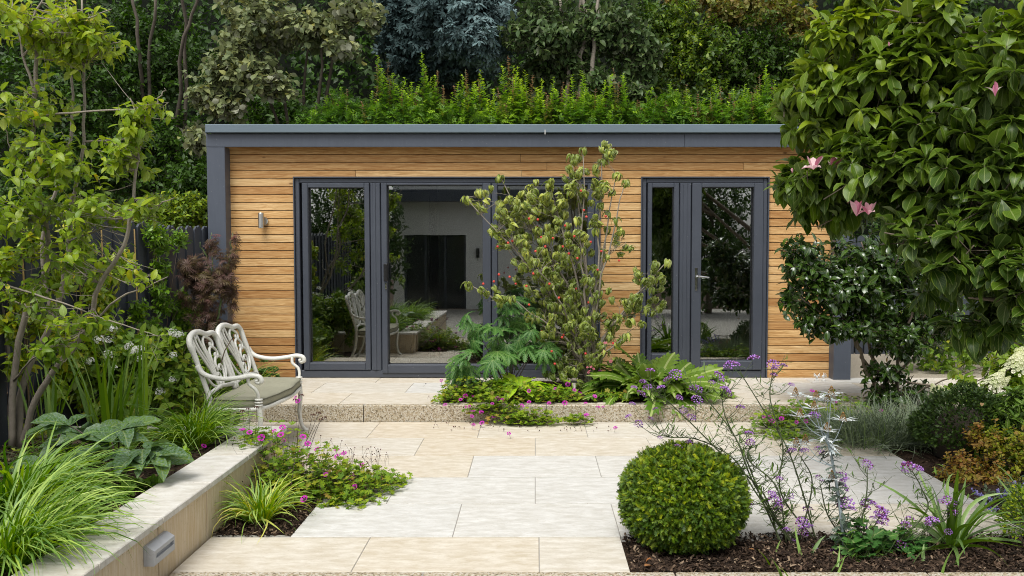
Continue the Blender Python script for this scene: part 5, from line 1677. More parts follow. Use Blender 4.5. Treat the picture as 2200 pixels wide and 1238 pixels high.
# multi stemmed tree
tb_ = on(32, 968, .26)
kt = thing('katsura_tree', 'slender many stemmed young tree with yellow green oval leaves, front left', 'tree', (tb_.x, tb_.y, .26))
Yt = tb_.y
def kl(pts):
    return [at(x, y, Yt + dy) for x, y, dy in pts]
ks = [kl([(25, 972, 0), (28, 820, 0), (62, 655, -.05), (103, 570, -.1), (97, 468, -.15), (84, 417, -.15), (73, 340, -.2), (73, 204, -.2), (51, 119, -.2), (22, -10, -.2)]),
      kl([(38, 972, .05), (52, 820, .1), (112, 688, .1), (136, 603, .1), (149, 519, .1), (156, 434, .1), (166, 390, .05), (180, 305, 0), (181, 136, 0), (176, -10, 0)]),
      kl([(48, 970, 0), (78, 860, -.05), (126, 783, -.1), (183, 712, -.2), (217, 610, -.3), (265, 529, -.35), (282, 450, -.4), (298, 339, -.4), (310, 250, -.4)]),
      kl([(30, 970, .1), (20, 760, .2), (2, 640, .2), (-20, 480, .2)]),
      kl([(74, 215, -.2), (78, 100, -.2), (72, 50, -.25), (95, -10, -.25)]), kl([(112, 690, .1), (90, 520, .1), (150, 300, .15), (152, 120, .15), (140, -10, .15)])]
kk = limbs(kt, ks[:3], .022, .006, M['bark_pale'], name='trunk', n=7, seg=4, wob=.004)
kk += limbs(kt, ks[3:], .013, .005, M['bark_pale'], name='trunk', n=6, seg=4, wob=.004)
br = [kl([(78, 251, -.2), (130, 245, -.3), (234, 237, -.4), (320, 232, -.5), (345, 205, -.5), (353, 190, -.5)]), kl([(0, 610, -.3), (100, 640, -.4), (240, 690, -.5), (345, 725, -.6)]),
      kl([(60, 660, -.05), (20, 640, -.1), (-10, 600, -.2)]), kl([(149, 519, .1), (250, 480, -.2), (340, 440, -.4), (375, 425, -.4)]), kl([(183, 712, -.2), (260, 640, -.4), (310, 620, -.5), (360, 595, -.5)]),
      kl([(84, 417, -.15), (40, 350, -.3), (0, 260, -.4)]), kl([(180, 305, 0), (260, 300, -.1), (330, 290, -.3)]), kl([(51, 119, -.2), (110, 60, -.3), (190, 40, -.4), (240, 20, -.4)]), kl([(181, 136, 0), (230, 100, -.2), (258, 90, -.3)]), kl([(28, 820, 0), (70, 770, -.3), (115, 760, -.4)])]
limbs(kt, br, .008, .0025, M['bark_pale'], name='branch', n=5, seg=4, wob=.006)
kb = [pb(90, 60, Yt - .2, 110, 75, .5, 1.5), pb(190, 55, Yt - .3, 60, 55, .3, 1.2), pb(215, 95, Yt - .3, 40, 30, .25, .8), pb(160, 110, Yt - .2, 60, 50, .3, 1.), pb(60, 230, Yt - .3, 90, 90, .4, .75), pb(300, 270, Yt - .45, 55, 60, .25, 1.2), pb(270, 330, Yt - .4, 70, 60, .3, 1.1), pb(330, 225, Yt - .5, 30, 25, .1, .8), pb(120, 350, Yt - .3, 110, 90, .4, .9), pb(200, 440, Yt - .3, 120, 70, .35, .8),
      pb(50, 450, Yt - .3, 80, 80, .4, .9), pb(310, 440, Yt - .4, 70, 45, .25, .5), pb(150, 560, Yt - .3, 150, 80, .35, .7), pb(300, 590, Yt - .5, 60, 25, .15, .5), pb(60, 640, Yt - .3, 80, 70, .3, .5), pb(200, 680, Yt - .5, 120, 40, .2, .5), pb(110, 740, Yt - .4, 60, 50, .2, .5), pb(330, 720, Yt - .6, 30, 15, .1, .6)]
tonek = lambda b, tn, rg: np.clip(tn * .8 + np.clip((b[:, 2] - 1.5) * .12, -.15, .25) + (rg.uniform(0, 1, len(tn)) < .02) * .5, 0, 1)
tbm, ttm = crown(kt, kb, 520, 7, T_mid, .071, L['katsura'], tone=(.05, .85), twig=.17, droop=.25, shell=.1, singles=300, seed=41, spread=.55, stem_mat=M['bark_pale'], tonef=tonek, twig_r=.0018, normal_up=.9)
allp = np.array([np.array(p) for c in kk for p in c])
lines = []
for q in tbm:
    dd = np.linalg.norm(allp - q, axis=1) + np.where(allp[:, 2] > q[2] + .1, .4, 0)
    j = int(np.argmin(dd))
    if dd[j] < .7:
        lines.append([Vector(allp[j]), Vector((allp[j] + q) / 2 + [0, 0, -.01]), Vector(q)])
wires(kt, 'side_branches', lines, .003, M['bark_pale'], 4)

# evergreen jasmine on the fence
def fence_pt(px, py, out=.06):
    return onx(px, py, -3.47 + out)
cl_n = [('star jasmine with fresh green leaves climbing a cane on the fence nearest the room', [(345, 520), (345, 570), (340, 625), (330, 500), (385, 510)], 'fresh', 1),
        ('fresh green jasmine spray reaching towards the purple maple', [(300, 670), (350, 655), (390, 650), (395, 690), (330, 700), (420, 665)], 'fresh', 1),
        ('yellowing climbing plant on the middle of the left fence', [(180, 540), (240, 580), (200, 620), (160, 500), (230, 650), (270, 560), (130, 600)], 'yellow', 1),
        ('yellow green climbing plant on the fence behind the slender tree', [(60, 640), (90, 700), (30, 700), (140, 720), (70, 520), (10, 560), (40, 780), (160, 790)], 'yellow', 1),
        ('leafy yellow green climber low on the fence above the sword leaves', [(230, 700), (260, 730), (200, 740), (120, 830), (180, 840), (280, 780), (150, 770)], 'yellow', 1)]
for i, (lab, pts, kind, _) in enumerate(cl_n):
    q0 = fence_pt(pts[0][0], 900)
    root = thing('climbing_plant', lab, 'climber', (-3.42, q0.y, .27), 'climbers on the left fence')
    bl_ = []
    for (x, y) in pts:
        q = fence_pt(x, y, .12)
        bl_.append((q.x, q.y, q.z, .07, .17, .14, 1))
    crown(root, bl_, 34 * len(pts), 6, T_lance + T_mid, .062 if kind == 'fresh' else .075, L['jasmine'], tone=(0, .6) if kind == 'fresh' else (.3, 1), twig=.12, shell=.05, singles=220, seed=60 + i, stem_mat=M['stem_green'], spread=.6, minpx=10)
    q1 = fence_pt(pts[0][0], 480)
    mb = MB(); mb.tube(curve([(-3.40, q0.y, .26), (-3.42, q0.y + .03, .8), (-3.42, q0.y, min(1.7, q1.z))], 4), .006, 5); mb.build('cane', M['cane'], root)
    wires(root, 'vines', [curve([Vector((-3.40, q0.y, .3)), Vector((-3.39, (q0.y + b[1]) / 2, (b[2] + .3) / 2)), Vector((b[0], b[1], b[2]))], 3) for b in bl_], .004, M['bark'], 4)
# purple maple by the corner post
ab = at(440, 780, 8.1)
am = thing('maple_shrub', 'small purple leaved maple with feathery foliage before the left corner post', 'shrub', (ab.x, 8.1, .02))
limbs(am, [[(ab.x, 8.1, .02), at(445, 700, 8.1), at(455, 600, 8.05), at(455, 500, 8.05)], [(ab.x, 8.1, .3), at(430, 640, 8.1), at(410, 570, 8.1)], [(ab.x, 8.1, .3), at(475, 650, 8.0), at(492, 560, 8.0), at(500, 500, 8.0)], [at(455, 600, 8.05), at(440, 550, 8.05), at(430, 520, 8.)]], .012, .003, M['stem_green'], name='stem')
crown(am, [pb(435, 610, 8.1, 55, 75, .28, 1.2), pb(478, 600, 8.0, 35, 70, .2, 1), pb(455, 690, 8.05, 50, 60, .25, .9), pb(410, 580, 8.1, 30, 35, .2, .8), pb(458, 525, 8.05, 12, 35, .08, .7), pb(505, 520, 8.0, 10, 35, .05, .5), pb(500, 630, 8.0, 12, 60, .1, .5), pb(500, 560, 8., 14, 40, .1, .6)],
      360, 7, T_acer, .070, L['acer'], tone=(0, .8), twig=.10, shell=.1, seed=71, stem_mat=M['stem_dark'], spread=.5, droop=.3, twig_r=.0014,
      tonef=lambda b, tn, rg: np.clip(tn * .7 + .6 * (b[:, 2] > 1.62) * rg.uniform(0, 1, len(tn)), 0, 1))
# white flowering shrub
hw = at(320, 830, 6.6)
hy = thing('white_flowered_shrub', 'leafy green shrub with small white flower heads behind the bench end', 'shrub', (hw.x, 6.6, .02))
limbs(hy, [[(hw.x + k * .08, 6.6, 0), (hw.x + k * .2, 6.6, .4), (hw.x + k * .33, 6.55, .85)] for k in (-2, -1, 0, 1, 2)], .009, .004, M['bark'], name='stem')
crown(hy, [pb(290, 770, 6.6, 90, 75, .35, 1), pb(370, 770, 6.5, 55, 70, .3, 1), pb(330, 830, 6.4, 100, 50, .3, 1), pb(230, 790, 6.5, 60, 60, .3, .8), pb(270, 870, 6.3, 90, 50, .3, .8), pb(405, 860, 6.4, 30, 70, .2, .7), pb(390, 740, 6.6, 25, 35, .15, .5)],
      560, 7, T_mid, .075, L['viburnum'], tone=(0, 1), twig=.15, shell=.2, singles=260, seed=73, stem_mat=M['stem_green'], minpx=10)
T_wf = [T_cluster(14, T_petals(4, .9, .1), .28, 1.0, .25, s, 1., .25) for s in (1, 2)]
wf = [(213, 728), (235, 730), (276, 743), (287, 752), (300, 750), (240, 704), (372, 715), (385, 718), (193, 775), (245, 790), (372, 762), (370, 815), (345, 840), (300, 770), (232, 760)]
P = np.array([at(x, y, 6.25) for x, y in wf])
foliage(hy, 'flower_heads', T_wf, P, np.tile([1., 0, 0], (len(P), 1)) + RNG.normal(0, .2, P.shape), np.tile([0, -.5, .8], (len(P), 1)), RNG.uniform(.05, .085, len(P)), L['white_f'], .3, singles=30, single='flower_head', minpx=2)
# sword leaves
q = pl(232, 955)
si = thing('sword_leaved_plant', 'tall upright sword shaped leaves rising behind the mottled leaves', 'plant', (q.x, q.y, .26))
blades(si, 'leaves', (q.x, q.y, .26), 34, .80, .026, L['iris'], .13, (70, 90), (.1, .7), tone=(0, .8), seed=3, singles=30, azs=PI)
si2 = thing('sword_leaved_plant', 'narrow upright leaves beside the tree trunks at the back of the planter', 'plant', (pl(105, 960).x, pl(105, 960).y, .26))
blades(si2, 'leaves', (pl(105, 960).x, pl(105, 960).y, .26), 12, .72, .022, L['iris'], .08, (74, 90), (.1, .5), tone=(0, .6), seed=4, singles=14)
si3 = thing('sword_leaved_plant', 'upright leaves just right of the tallest sword leaves, near the grass', 'plant', (pl(300, 955).x, pl(300, 955).y, .26))
blades(si3, 'leaves', (pl(300, 955).x, pl(300, 955).y, .26), 11, .78, .024, L['iris'], .05, (78, 92), (.0, .35), tone=(.1, .8), seed=5, singles=14)
# mottled leaves
T_hel = [T_ov(.52, 8, .45, .7, .5, wave=.012, point=.7), T_ov(.48, 8, .7, 1.2, .5, wave=.015, point=.7), T_ov(.55, 8, .25, .4, .5, wave=.01, point=.7)]
def hell(name, label, px, py, leaves, seed, size=.20):
    q = pl(px, py)
    root = thing(name, label, 'plant', (q.x, q.y, .26), 'mottled hellebores in the planter')
    P, D, N, ls = [], [], [], []
    for (x, y, dy, ax) in leaves:
        e = at(x, y, q.y + dy)
        ls.append(curve([Vector((q.x, q.y, .26)), Vector((q.x, q.y, .26)).lerp(e, .6) + Vector((0, 0, .05)), e], 4))
        for k in (-1.3, -.65, 0, .65, 1.3):
            a = ax + k
            P.append(e); D.append((math.cos(a), math.sin(a), .12 + .4 * random.random())); N.append((0, -.25, 1))
    wires(root, 'leaf_stalks', ls, .006, M['stem_dark'], 5, kind=None)
    n = len(P)
    foliage(root, 'leaves', T_hel, P, np.array(D) + RNG.normal(0, .1, (n, 3)), np.array(N) + RNG.normal(0, .2, (n, 3)), size * RNG.uniform(.8, 1.15, n), L['hellebore'], RNG.uniform(0, .8, n), singles=80)
hell('hellebore_plant', 'big leathery mottled grey green leaves spreading over the planter wall coping', 250, 1030, [(150, 915, .1, 2.6), (175, 935, .1, -1.3), (260, 925, .1, .4), (215, 975, -.1, -2.2), (310, 965, -.1, .1), (330, 985, -.15, -.9), (240, 950, 0, 1.6), (205, 935, .2, 2.2), (290, 990, -.2, -1.6)], 1)
hell('hellebore_plant', 'second clump of mottled leaves left of the first, near the tree trunks', 140, 1000, [(120, 925, .0, 2.8), (150, 960, -.1, -2.6), (90, 1010, -.2, 2.4), (165, 935, 0, .8), (60, 1020, -.15, -2.8)], 2, .19)
# leafy clump behind
fx_ = thing('foxglove_plant', 'clump of broad veined mid green leaves between the sword leaves and the grass', 'plant', (pl(320, 945).x, pl(320, 945).y, .26))
n = 26
a = RNG.uniform(-PI, PI, n)
foliage(fx_, 'leaves', [T_ov(.5, 7, .35, .9, .5, .02, .7), T_ov(.46, 7, .5, 1.4, .5, .02, .7)], np.stack([pl(315, 950).x + .1 * np.cos(a), pl(315, 950).y + .08 * np.sin(a), np.full(n, .28) + RNG.uniform(0, .16, n)], 1), np.stack([np.cos(a), np.sin(a) - .3, RNG.uniform(.1, .9, n)], 1), np.tile([0, -.2, 1.], (n, 1)), RNG.uniform(.14, .23, n), L['viburnum'], RNG.uniform(.2, .9, n), singles=40)
# golden hakone grasses
hg = [('large cascading clump of golden green grass at the lower left corner', (25, 1110), 640, .56, .014, .16, 11, (15, 80)),
      ('golden grass clump leaning over the wall end beside the bench', (415, 955), 400, .47, .009, .11, 12, (40, 85))]
for lab, (px, py), n, ln, wd, spd, sd0, el in hg:
    q = pl(px, py)
    root = thing('grass_clump', lab, 'grass', (q.x, q.y, .26), 'golden hakone grass clumps')
    blades(root, 'blades', (q.x, q.y, .26), n, ln, wd, L['hakone'], spd, el, (1.0, 2.4), az=-.5, azs=2.4, tone=(0, .66), seed=sd0, seg=7)
root = thing('grass_clump', 'darker grass tufts at the bottom left edge under the big golden clump', 'grass', (pl(20, 1220).x, pl(20, 1220).y, .26), 'golden hakone grass clumps')
blades(root, 'blades', (pl(10, 1200).x, pl(10, 1200).y, .26), 420, .52, .010, L['hakone'], .16, (30, 80), (1.1, 2.4), az=-.3, azs=2.2, tone=(0, .7), seed=13)
q = on(560, 1118, 0)
root = thing('grass_clump', 'young golden grass tuft in the small bed at the foot of the wall', 'grass', (q.x, q.y, 0), 'golden hakone grass clumps')
blades(root, 'blades', (q.x, q.y, .0), 210, .38, .011, L['hakone'], .07, (25, 88), (.9, 2.2), tone=(.1, 1), seed=14)
q = at(585, 815, 8.6)
root = thing('grass_clump', 'soft yellow green grass behind the bench cushion by the cedar wall', 'grass', (q.x - .15, 8.4, .02), 'golden hakone grass clumps')
blades(root, 'blades', (q.x - .25, 8.2, .02), 300, .55, .009, L['hakone'], .2, (30, 85), (1.0, 2.0), tone=(.2, 1), seed=15)
root = thing('cranesbill_plant', 'mid green lobed leaves of a plant against the cedar wall behind the bench', 'plant', (at(570, 815, 8.9).x, 8.8, .1))
blob_cover(root, [(at(560, 800, 8.8).x, 8.8, .14, .22, .16, .26, 1)], 90, [T_palm(5, .45, 3, 300, .1)], .085, L['palmatum'], tone=(.1, .9), seed=16, singles=90, stem=M['stem_green'])
# strip bed behind bench
root = thing('mixed_shrub', 'low leafy green shrub filling the strip between the fence and the bench back', 'shrub', (-3.0, 7.2, .02))
crown(root, [(-3.0, 6.9, .35, .35, .5, .35, 1), (-2.85, 7.7, .35, .25, .4, .35, 1), (-3.1, 8.4, .4, .3, .4, .4, .7)], 420, 8, T_mid, .06, L['viburnum'], tone=(0, .9), twig=.12, shell=.2, seed=75, stem_mat=M['stem_green'])
# small bright clump, ferns
q = pl(245, 1060)
root = thing('euonymus_plant', 'low rosettes of small bright green leaves beside the coping', 'plant', (q.x, q.y, .26))
crown(root, [(q.x, q.y, .27, .20, .16, .10, 1), (q.x + .14, q.y + .12, .27, .10, .12, .06, .7), (q.x - .15, q.y - .05, .27, .12, .12, .07, .7)], 75, 8, T_mid, .055, L['euonymus'], tone=(0, .8), twig=.05, shell=.1, singles=200, seed=76, stem_mat=M['stem_green'], gather=.6, up=1.2)
q = pl(340, 990)
root = thing('euonymus_plant', 'curling yellow green leaves under the mottled leaves near the wall', 'plant', (q.x + .05, q.y, .26))
crown(root, [(q.x + .07, q.y, .27, .12, .12, .09, 1)], 40, 7, T_mid, .05, L['primula'], tone=(.1, .9), twig=.05, seed=77, stem_mat=M['stem_green'], gather=.5, singles=100)
for (px, py, lab) in ((8, 930, 'yellow green fern at the left edge beside the trunks'), (95, 925, 'yellow fern fronds lying behind the second trunk')):
    q = pl(px, py)
    root = thing('fern_plant', lab, 'fern', (q.x, q.y, .26))
    n = 11; a = RNG.uniform(-PI, PI, n)
    foliage(root, 'fronds', [T_pinn(14, .17, .008, 78, .06, .9, lw=.35), T_pinn(14, .15, .008, 78, .06, 1.5, lw=.35)], np.stack([np.full(n, q.x), np.full(n, q.y), np.full(n, .27)], 1) + RNG.normal(0, .01, (n, 3)), np.stack([np.cos(a), np.sin(a), RNG.uniform(.2, 1.2, n)], 1), np.tile([0, 0, 1.], (n, 1)) + .01, RNG.uniform(.28, .42, n), L['fern'], RNG.uniform(0, 1, n), singles=20, single='frond')
# ground cover to fill the planter
root = thing('ground_cover', 'low green leafy ground cover between the larger plants of the left planter', 'ground cover', (-2.6, 4.5, .26))
root['kind'] = 'stuff'
del root['category']; root['category'] = 'ground cover'
blob_cover(root, [(-2.9, 5.2, .26, .5, .4, .12, 1), (-3.1, 4.4, .26, .4, .5, .15, 1), (-2.35, 5.35, .26, .3, .25, .08, .6)], 420, T_mid + T_gera, .05, L['viburnum'], tone=(0, .9), seed=78, stem=M['stem_green'])

# ================================================================== SMALL BED CRANESBILL
def on_left(px, py):
    z = .30 if py < 960 and px < 700 else (.16 if px < 720 else .07)
    if py < 945 and 500 < px < 680: z = .42
    return on(px, py, z)
gl_ = thing('cranesbill', 'sprawling cranesbill with magenta flowers spilling from the small bed on the paving', 'flower', (-1.45, 5.4, 0))
gb = [(-1.62, 5.45, .0, .22, .30, .44, 1.2), (-1.42, 5.35, .0, .28, .30, .33, 1.2), (-1.25, 5.40, .0, .25, .30, .20, 1.1), (-1.05, 5.48, .0, .22, .26, .13, 1.), (-1.12, 5.18, .0, .20, .16, .08, .8), (-1.78, 5.5, .30, .16, .22, .08, .5), (-.96, 5.65, .0, .14, .16, .08, .5)]
blob_cover(gl_, gb, 1900, T_gera, .045, L['geranium'], tone=(0, 1), seed=81, singles=280, stem=M['stem_dark'], low=.008, lean=.4, minpx=8)
fp = [(636, 855), (640, 862), (521, 926), (536, 929), (562, 942), (438, 958), (488, 980), (607, 919), (651, 939), (661, 954), (657, 971), (668, 980), (670, 993), (648, 998), (694, 1008), (681, 965), (724, 967), (725, 982), (739, 974), (753, 1028), (763, 1047), (739, 1033), (655, 1074), (610, 948), (603, 934), (778, 999), (700, 1020), (590, 928), (757, 1024), (640, 968)]
flowers(gl_, fp, on_left, T_flow, .042, L['ger_f'], stalk=M['stem_green'], below=.10, minpx=2)
sd_ = [on_left(random.uniform(480, 830), 0 * 0 + random.uniform(930, 1060)) for _ in range(60)] + [on(random.gauss(770, 30), random.uniform(960, 1050), .10) for _ in range(90)]
foliage(gl_, 'seed_heads', [T_ball(.5, 5, 3)], np.array(sd_), RNG.normal(size=(len(sd_), 3)), RNG.normal(size=(len(sd_), 3)), RNG.uniform(.006, .011, len(sd_)), L['seed'], RNG.uniform(0, 1, len(sd_)))
wires(gl_, 'seed_stalks', [curve([Vector(p), Vector(p) + Vector((random.uniform(-.03, .03), random.uniform(0, .05), -.05)), Vector(p) + Vector((random.uniform(-.05, .02), random.uniform(0, .05), -.10))], 2) for p in sd_], .001, M['stem_dark'], 3)
root = thing('seed_head_stems', 'thin dark stems with brown seed heads standing up beside the bench legs', 'flower', (-1.55, 5.6, 0))
st = [((536, 945), (533, 880)), ((545, 960), (551, 876)), ((524, 945), (521, 884)), ((640, 1010), (634, 860)), ((620, 1080), (648, 850)), ((655, 945), (672, 892)), ((660, 940), (690, 902)), ((652, 960), (684, 888)), ((560, 1010), (505, 990)), ((667, 930), (697, 898))]
ls = [curve([on(a, b if b > 960 else 960, .12), at((a + c) / 2 + 2, (b + d) / 2, 5.35), at(c, d, 5.4)], 4) for (a, b), (c, d) in st]
wires(root, 'stems', ls, .0022, M['stem_dark'], 4)
P = np.array([l[-1] for l in ls])
foliage(root, 'seed_heads', [T_cluster(12, T_ball(.5, 4, 3), .3, 1.2, .2, 3, .8, .6)], P, np.tile([1., 0, 0], (len(P), 1)), np.tile([0, 0, 1.], (len(P), 1)), .026, L['seed'], .2, singles=12, single='seed_head', minpx=2)

# ================================================================== FRONT BED, RIGHT
yb = thing('yew_ball', 'clipped round bright green yew ball at the front of the paving', 'topiary', (.78, 4.47, 0))
n = 20000
d = norm(RNG.normal(size=(n, 3)))
d = d[(d[:, 2] > -.80)]
n = len(d)
lump = 1 + .018 * np.sin(d[:, 0] * 9 + 1) * np.cos(d[:, 2] * 8) + .012 * np.sin(d[:, 1] * 17 + d[:, 2] * 13)
rad = np.array([.325, .325, .275])
C = np.array([.775, 4.47, .235])
P = C + d * rad * lump[:, None] * RNG.uniform(.84, 1.0, n)[:, None]
D = norm(d * .75 + RNG.normal(0, .6, (n, 3)) + [0, 0, .1])
N = norm(d * 1.0 + RNG.normal(0, .35, (n, 3)) + [0, 0, .3])
foliage(yb, 'foliage', T_yew, P, D, N, RNG.uniform(.024, .044, n), L['yew'], np.clip(RNG.beta(1.6, 2., n) * .85 + .12 * d[:, 2], 0, 1))  # needles toned lighter towards the top: light from above put into colour
mb = MB(); mb.lathe((.775, 4.47, .02), [(.001, 0), (.20, .01), (.265, .12), (.27, .22), (.235, .33), (.15, .41), (.001, .44)], 20); mb.build('branches', M['bark_dark'], yb, smooth=True)
mb = MB(); mb.tube([(.775, 4.47, -.02), (.775, 4.47, .1)], .03, 8); mb.build('trunk', M['bark'], yb)

# verbena
heads = [(1397, 797, 1.1), (1433, 816, .9), (1451, 805, 1.5), (1381, 820, .8), (1362, 833, .8), (1378, 847, 1.2), (1391, 833, 1.1), (1420, 833, 1.0), (1358, 868, .8), (1459, 855, .9), (1408, 879, .7), (1350, 895, .8), (1372, 911, 1.1), (1398, 900, .7), (1468, 882, 1.0), (1485, 897, 1.1), (1495, 837, 1.7), (1497, 859, 1.4), (1506, 812, .8), (1529, 822, .9), (1545, 809, 1.2), (1568, 785, 1.2), (1580, 782, .9), (1619, 770, 1.1), (1558, 838, 1.1), (1562, 847, 1.0), (1590, 876, .9), (1418, 941, .6), (1481, 951, .9), (1457, 960, 1.0), (1608, 931, .8), (1612, 951, .9)]
headsB = [(1660, 783, 1.2), (1683, 786, .7), (1662, 806, .7), (1700, 827, .6), (1700, 969, .9), (1727, 969, .9), (1759, 967, .9), (1749, 893, 1.1), (1674, 1029, .7), (1658, 1061, .8), (1664, 1074, 1.2), (1696, 1065, .8), (1674, 1084, 1.0), (1667, 1098, 1.1), (1735, 1094, .9), (1723, 1124, 1.3), (1725, 1144, 1.0), (1690, 1138, .7), (1604, 1080, .9), (1706, 1164, .9), (1749, 1179, 1.3)]
headsC = [(1761, 1029, .9), (1805, 1026, 1.2), (1811, 1046, 1.1), (1817, 1082, 1.5), (1863, 998, 1.1), (1865, 1080, 1.2), (1892, 1102, 1.4), (1894, 1114, 1.2), (1849, 1132, 1.1), (1843, 1154, 1.3), (1849, 1170, 1.2), (1795, 1183, .9), (1831, 1201, 1.3), (1898, 1100, 1.0), (1860, 1090, .9)]
headsD = [(1954, 1004, 1.5), (1972, 1006, 1.0), (2039, 1078, 1.3), (2046, 1101, 1.0), (2002, 1119, 1.2), (1937, 1172, 1.1), (1946, 1128, .9), (1954, 1115, .8), (1898, 1222, .9), (1830, 1240, 1.0), (2037, 1143, .7)]
flo = T_petals(5, 1., .3)
T_vh = [T_cluster(26, T_ball(.5, 4, 3), .17, 1.1, .12, s, 1., .55) for s in (1, 2, 3, 4)]
def verbena(label, base, mains, heads, seed):
    root = thing('verbena_plant', label, 'flower', (on(*base, 0).x, on(*base, 0).y, -.01), 'tall purple verbenas in the front bed')
    rg = random.Random(seed)
    b0 = on(*base, 0)
    sk = []
    for mn in mains:
        c = curve([at(x, y, b0.y + dy) if k else Vector((b0.x + rg.uniform(-.05, .05), b0.y + dy, -.01)) for k, (x, y, dy) in enumerate(mn)], 6)
        mb = MB(); mb.tube(c, lerp_list(.0048, .0026, len(c)), 6); mb.build('stem', M['stem_verbena'], root, smooth=True)
        sk.append(c)
    pts = [(p, i, j) for i, c in enumerate(sk) for j, p in enumerate(c)]
    pp = [(proj(np.array(p))[0][0], proj(np.array(p))[1][0], p) for p, _, _ in pts]
    lines, LP, LD, HP, HS = [], [], [], [], []
    for (x, y, s) in heads:
        best = min(pp, key=lambda q: math.hypot(q[0] - x, q[1] - y) + (400 if q[1] < y + .35 * abs(q[0] - x) + 4 else 0))
        e = at(x, y, best[2].y + rg.uniform(-.06, .06))
        m_ = best[2].lerp(e, .5) + Vector((0, 0, -.01 + (e - best[2]).length * rg.uniform(-.12, -.02)))
        c = curve([best[2], m_, e], 5)
        lines.append(c)
        HP.append(e); HS.append((.026 if x > 1540 else .020) * s)
        # little side heads
        if s > 1.15 and x > 1600:
            for k in range(2):
                e2 = e + Vector((rg.uniform(-.04, .04), rg.uniform(-.02, .02), rg.uniform(-.03, .0)))
                lines.append([c[-3], e2]); HP.append(e2); HS.append(.016)
        L_ = (e - best[2]).length
        for k in range(max(1, int(L_ / .06))):
            p = c[min(len(c) - 1, 1 + int(k * len(c) * .06 / max(L_, .06)))]
            for sg in (-1, 1):
                LP.append(p); LD.append((sg * rg.uniform(.5, 1), rg.uniform(-.4, .4), rg.uniform(.1, .9)))
    for c in sk:
        for k in range(2, len(c) - 1):
            if rg.random() < .75:
                for sg in (-1, 1):
                    for _ in range(2):
                        LP.append(c[k]); LD.append((sg * rg.uniform(.5, 1), rg.uniform(-.4, .4), rg.uniform(-.1, .9)))
            if rg.random() < .55:
                e = c[k] + Vector((rg.choice((-1, 1)) * rg.uniform(.05, .13), rg.uniform(-.04, .04), rg.uniform(.04, .16)))
                cc = curve([c[k], c[k].lerp(e, .5) + Vector((0, 0, -.015)), e], 3)
                lines.append(cc)
                for p in cc[1:]:
                    LP.append(p); LD.append((rg.uniform(-1, 1), rg.uniform(-.4, .4), rg.uniform(0, .8)))
    wires(root, 'side_stems', lines, .0021, M['stem_verbena'], 4)
    foliage(root, 'leaves', [T_ov(.2, 3, .3, .8), T_ov(.17, 3, .3, -.5)], [tuple(p) for p in LP], LD, [(0, 0, 1.)] * len(LP), np.array([rg.uniform(.025, .065) for _ in LP]), L['acanthus'], [rg.uniform(0, .5) for _ in LP])
    HP = np.array(HP)
    foliage(root, 'flower_heads', T_vh, HP, np.tile([1., 0, 0], (len(HP), 1)) + RNG.normal(0, .2, HP.shape), np.tile([0, -.2, 1.], (len(HP), 1)) + RNG.normal(0, .25, HP.shape), np.array(HS) * 2.0, L['verbena_f'], RNG.uniform(0, .15, len(HP)), singles=100, single='flower_head', minpx=4)
verbena('verbena leaning left over the yew ball, its flower heads before the terrace bed', (1690, 1165),
        [[(1690, 1165, 0), (1640, 1060, .02), (1560, 985, .0), (1480, 905, -.05), (1400, 830, -.1)], [(1690, 1165, 0), (1620, 1040, .05), (1580, 940, .1), (1520, 860, .1), (1500, 845, .1)],
         [(1690, 1165, 0), (1625, 1060, .0), (1575, 985, 0), (1500, 945, 0), (1440, 940, 0)], [(1700, 1165, 0), (1640, 1080, .06), (1600, 980, .1), (1560, 900, .12), (1550, 850, .12)], [(1700, 1165, 0), (1670, 1050, .0), (1610, 990, .0), (1612, 955, .0)]], heads, 1)
verbena('upright verbena with a single tall stem before the right cladding', (1735, 1160),
        [[(1735, 1160, 0), (1725, 1060, .0), (1690, 960, .0), (1640, 880, .05), (1590, 800, .1)], [(1700, 1160, 0), (1678, 1060, 0), (1682, 960, 0), (1655, 860, 0), (1660, 800, 0)], [(1735, 1160, 0), (1745, 1040, 0), (1720, 980, 0)], [(1720, 1160, 0), (1670, 1120, -.05), (1640, 1085, -.05), (1610, 1085, -.05)]], headsB, 2)
verbena('short verbena clump around the silver thistle stem', (1825, 1175),
        [[(1825, 1175, -.03), (1810, 1110, -.05), (1800, 1040, -.05)], [(1835, 1175, 0), (1850, 1120, 0), (1862, 1060, 0), (1863, 1010, 0)], [(1830, 1175, 0), (1870, 1140, -.05), (1890, 1110, -.05)], [(1820, 1175, 0), (1780, 1110, 0), (1762, 1040, 0)]], headsC, 3)
verbena('verbena sprawling right between the strap leaved plant and the bare mulch', (1925, 1180),
        [[(1925, 1180, -.04), (1990, 1140, -.05), (2040, 1110, -.05), (2046, 1095, -.05)], [(1925, 1180, 0), (1990, 1100, .05), (1980, 1050, .05), (1960, 1012, .05)], [(1925, 1180, -.1), (1860, 1200, -.15), (1835, 1225, -.15)], [(1925, 1180, -.04), (1940, 1150, -.05), (1946, 1130, -.05)]], headsD, 4)
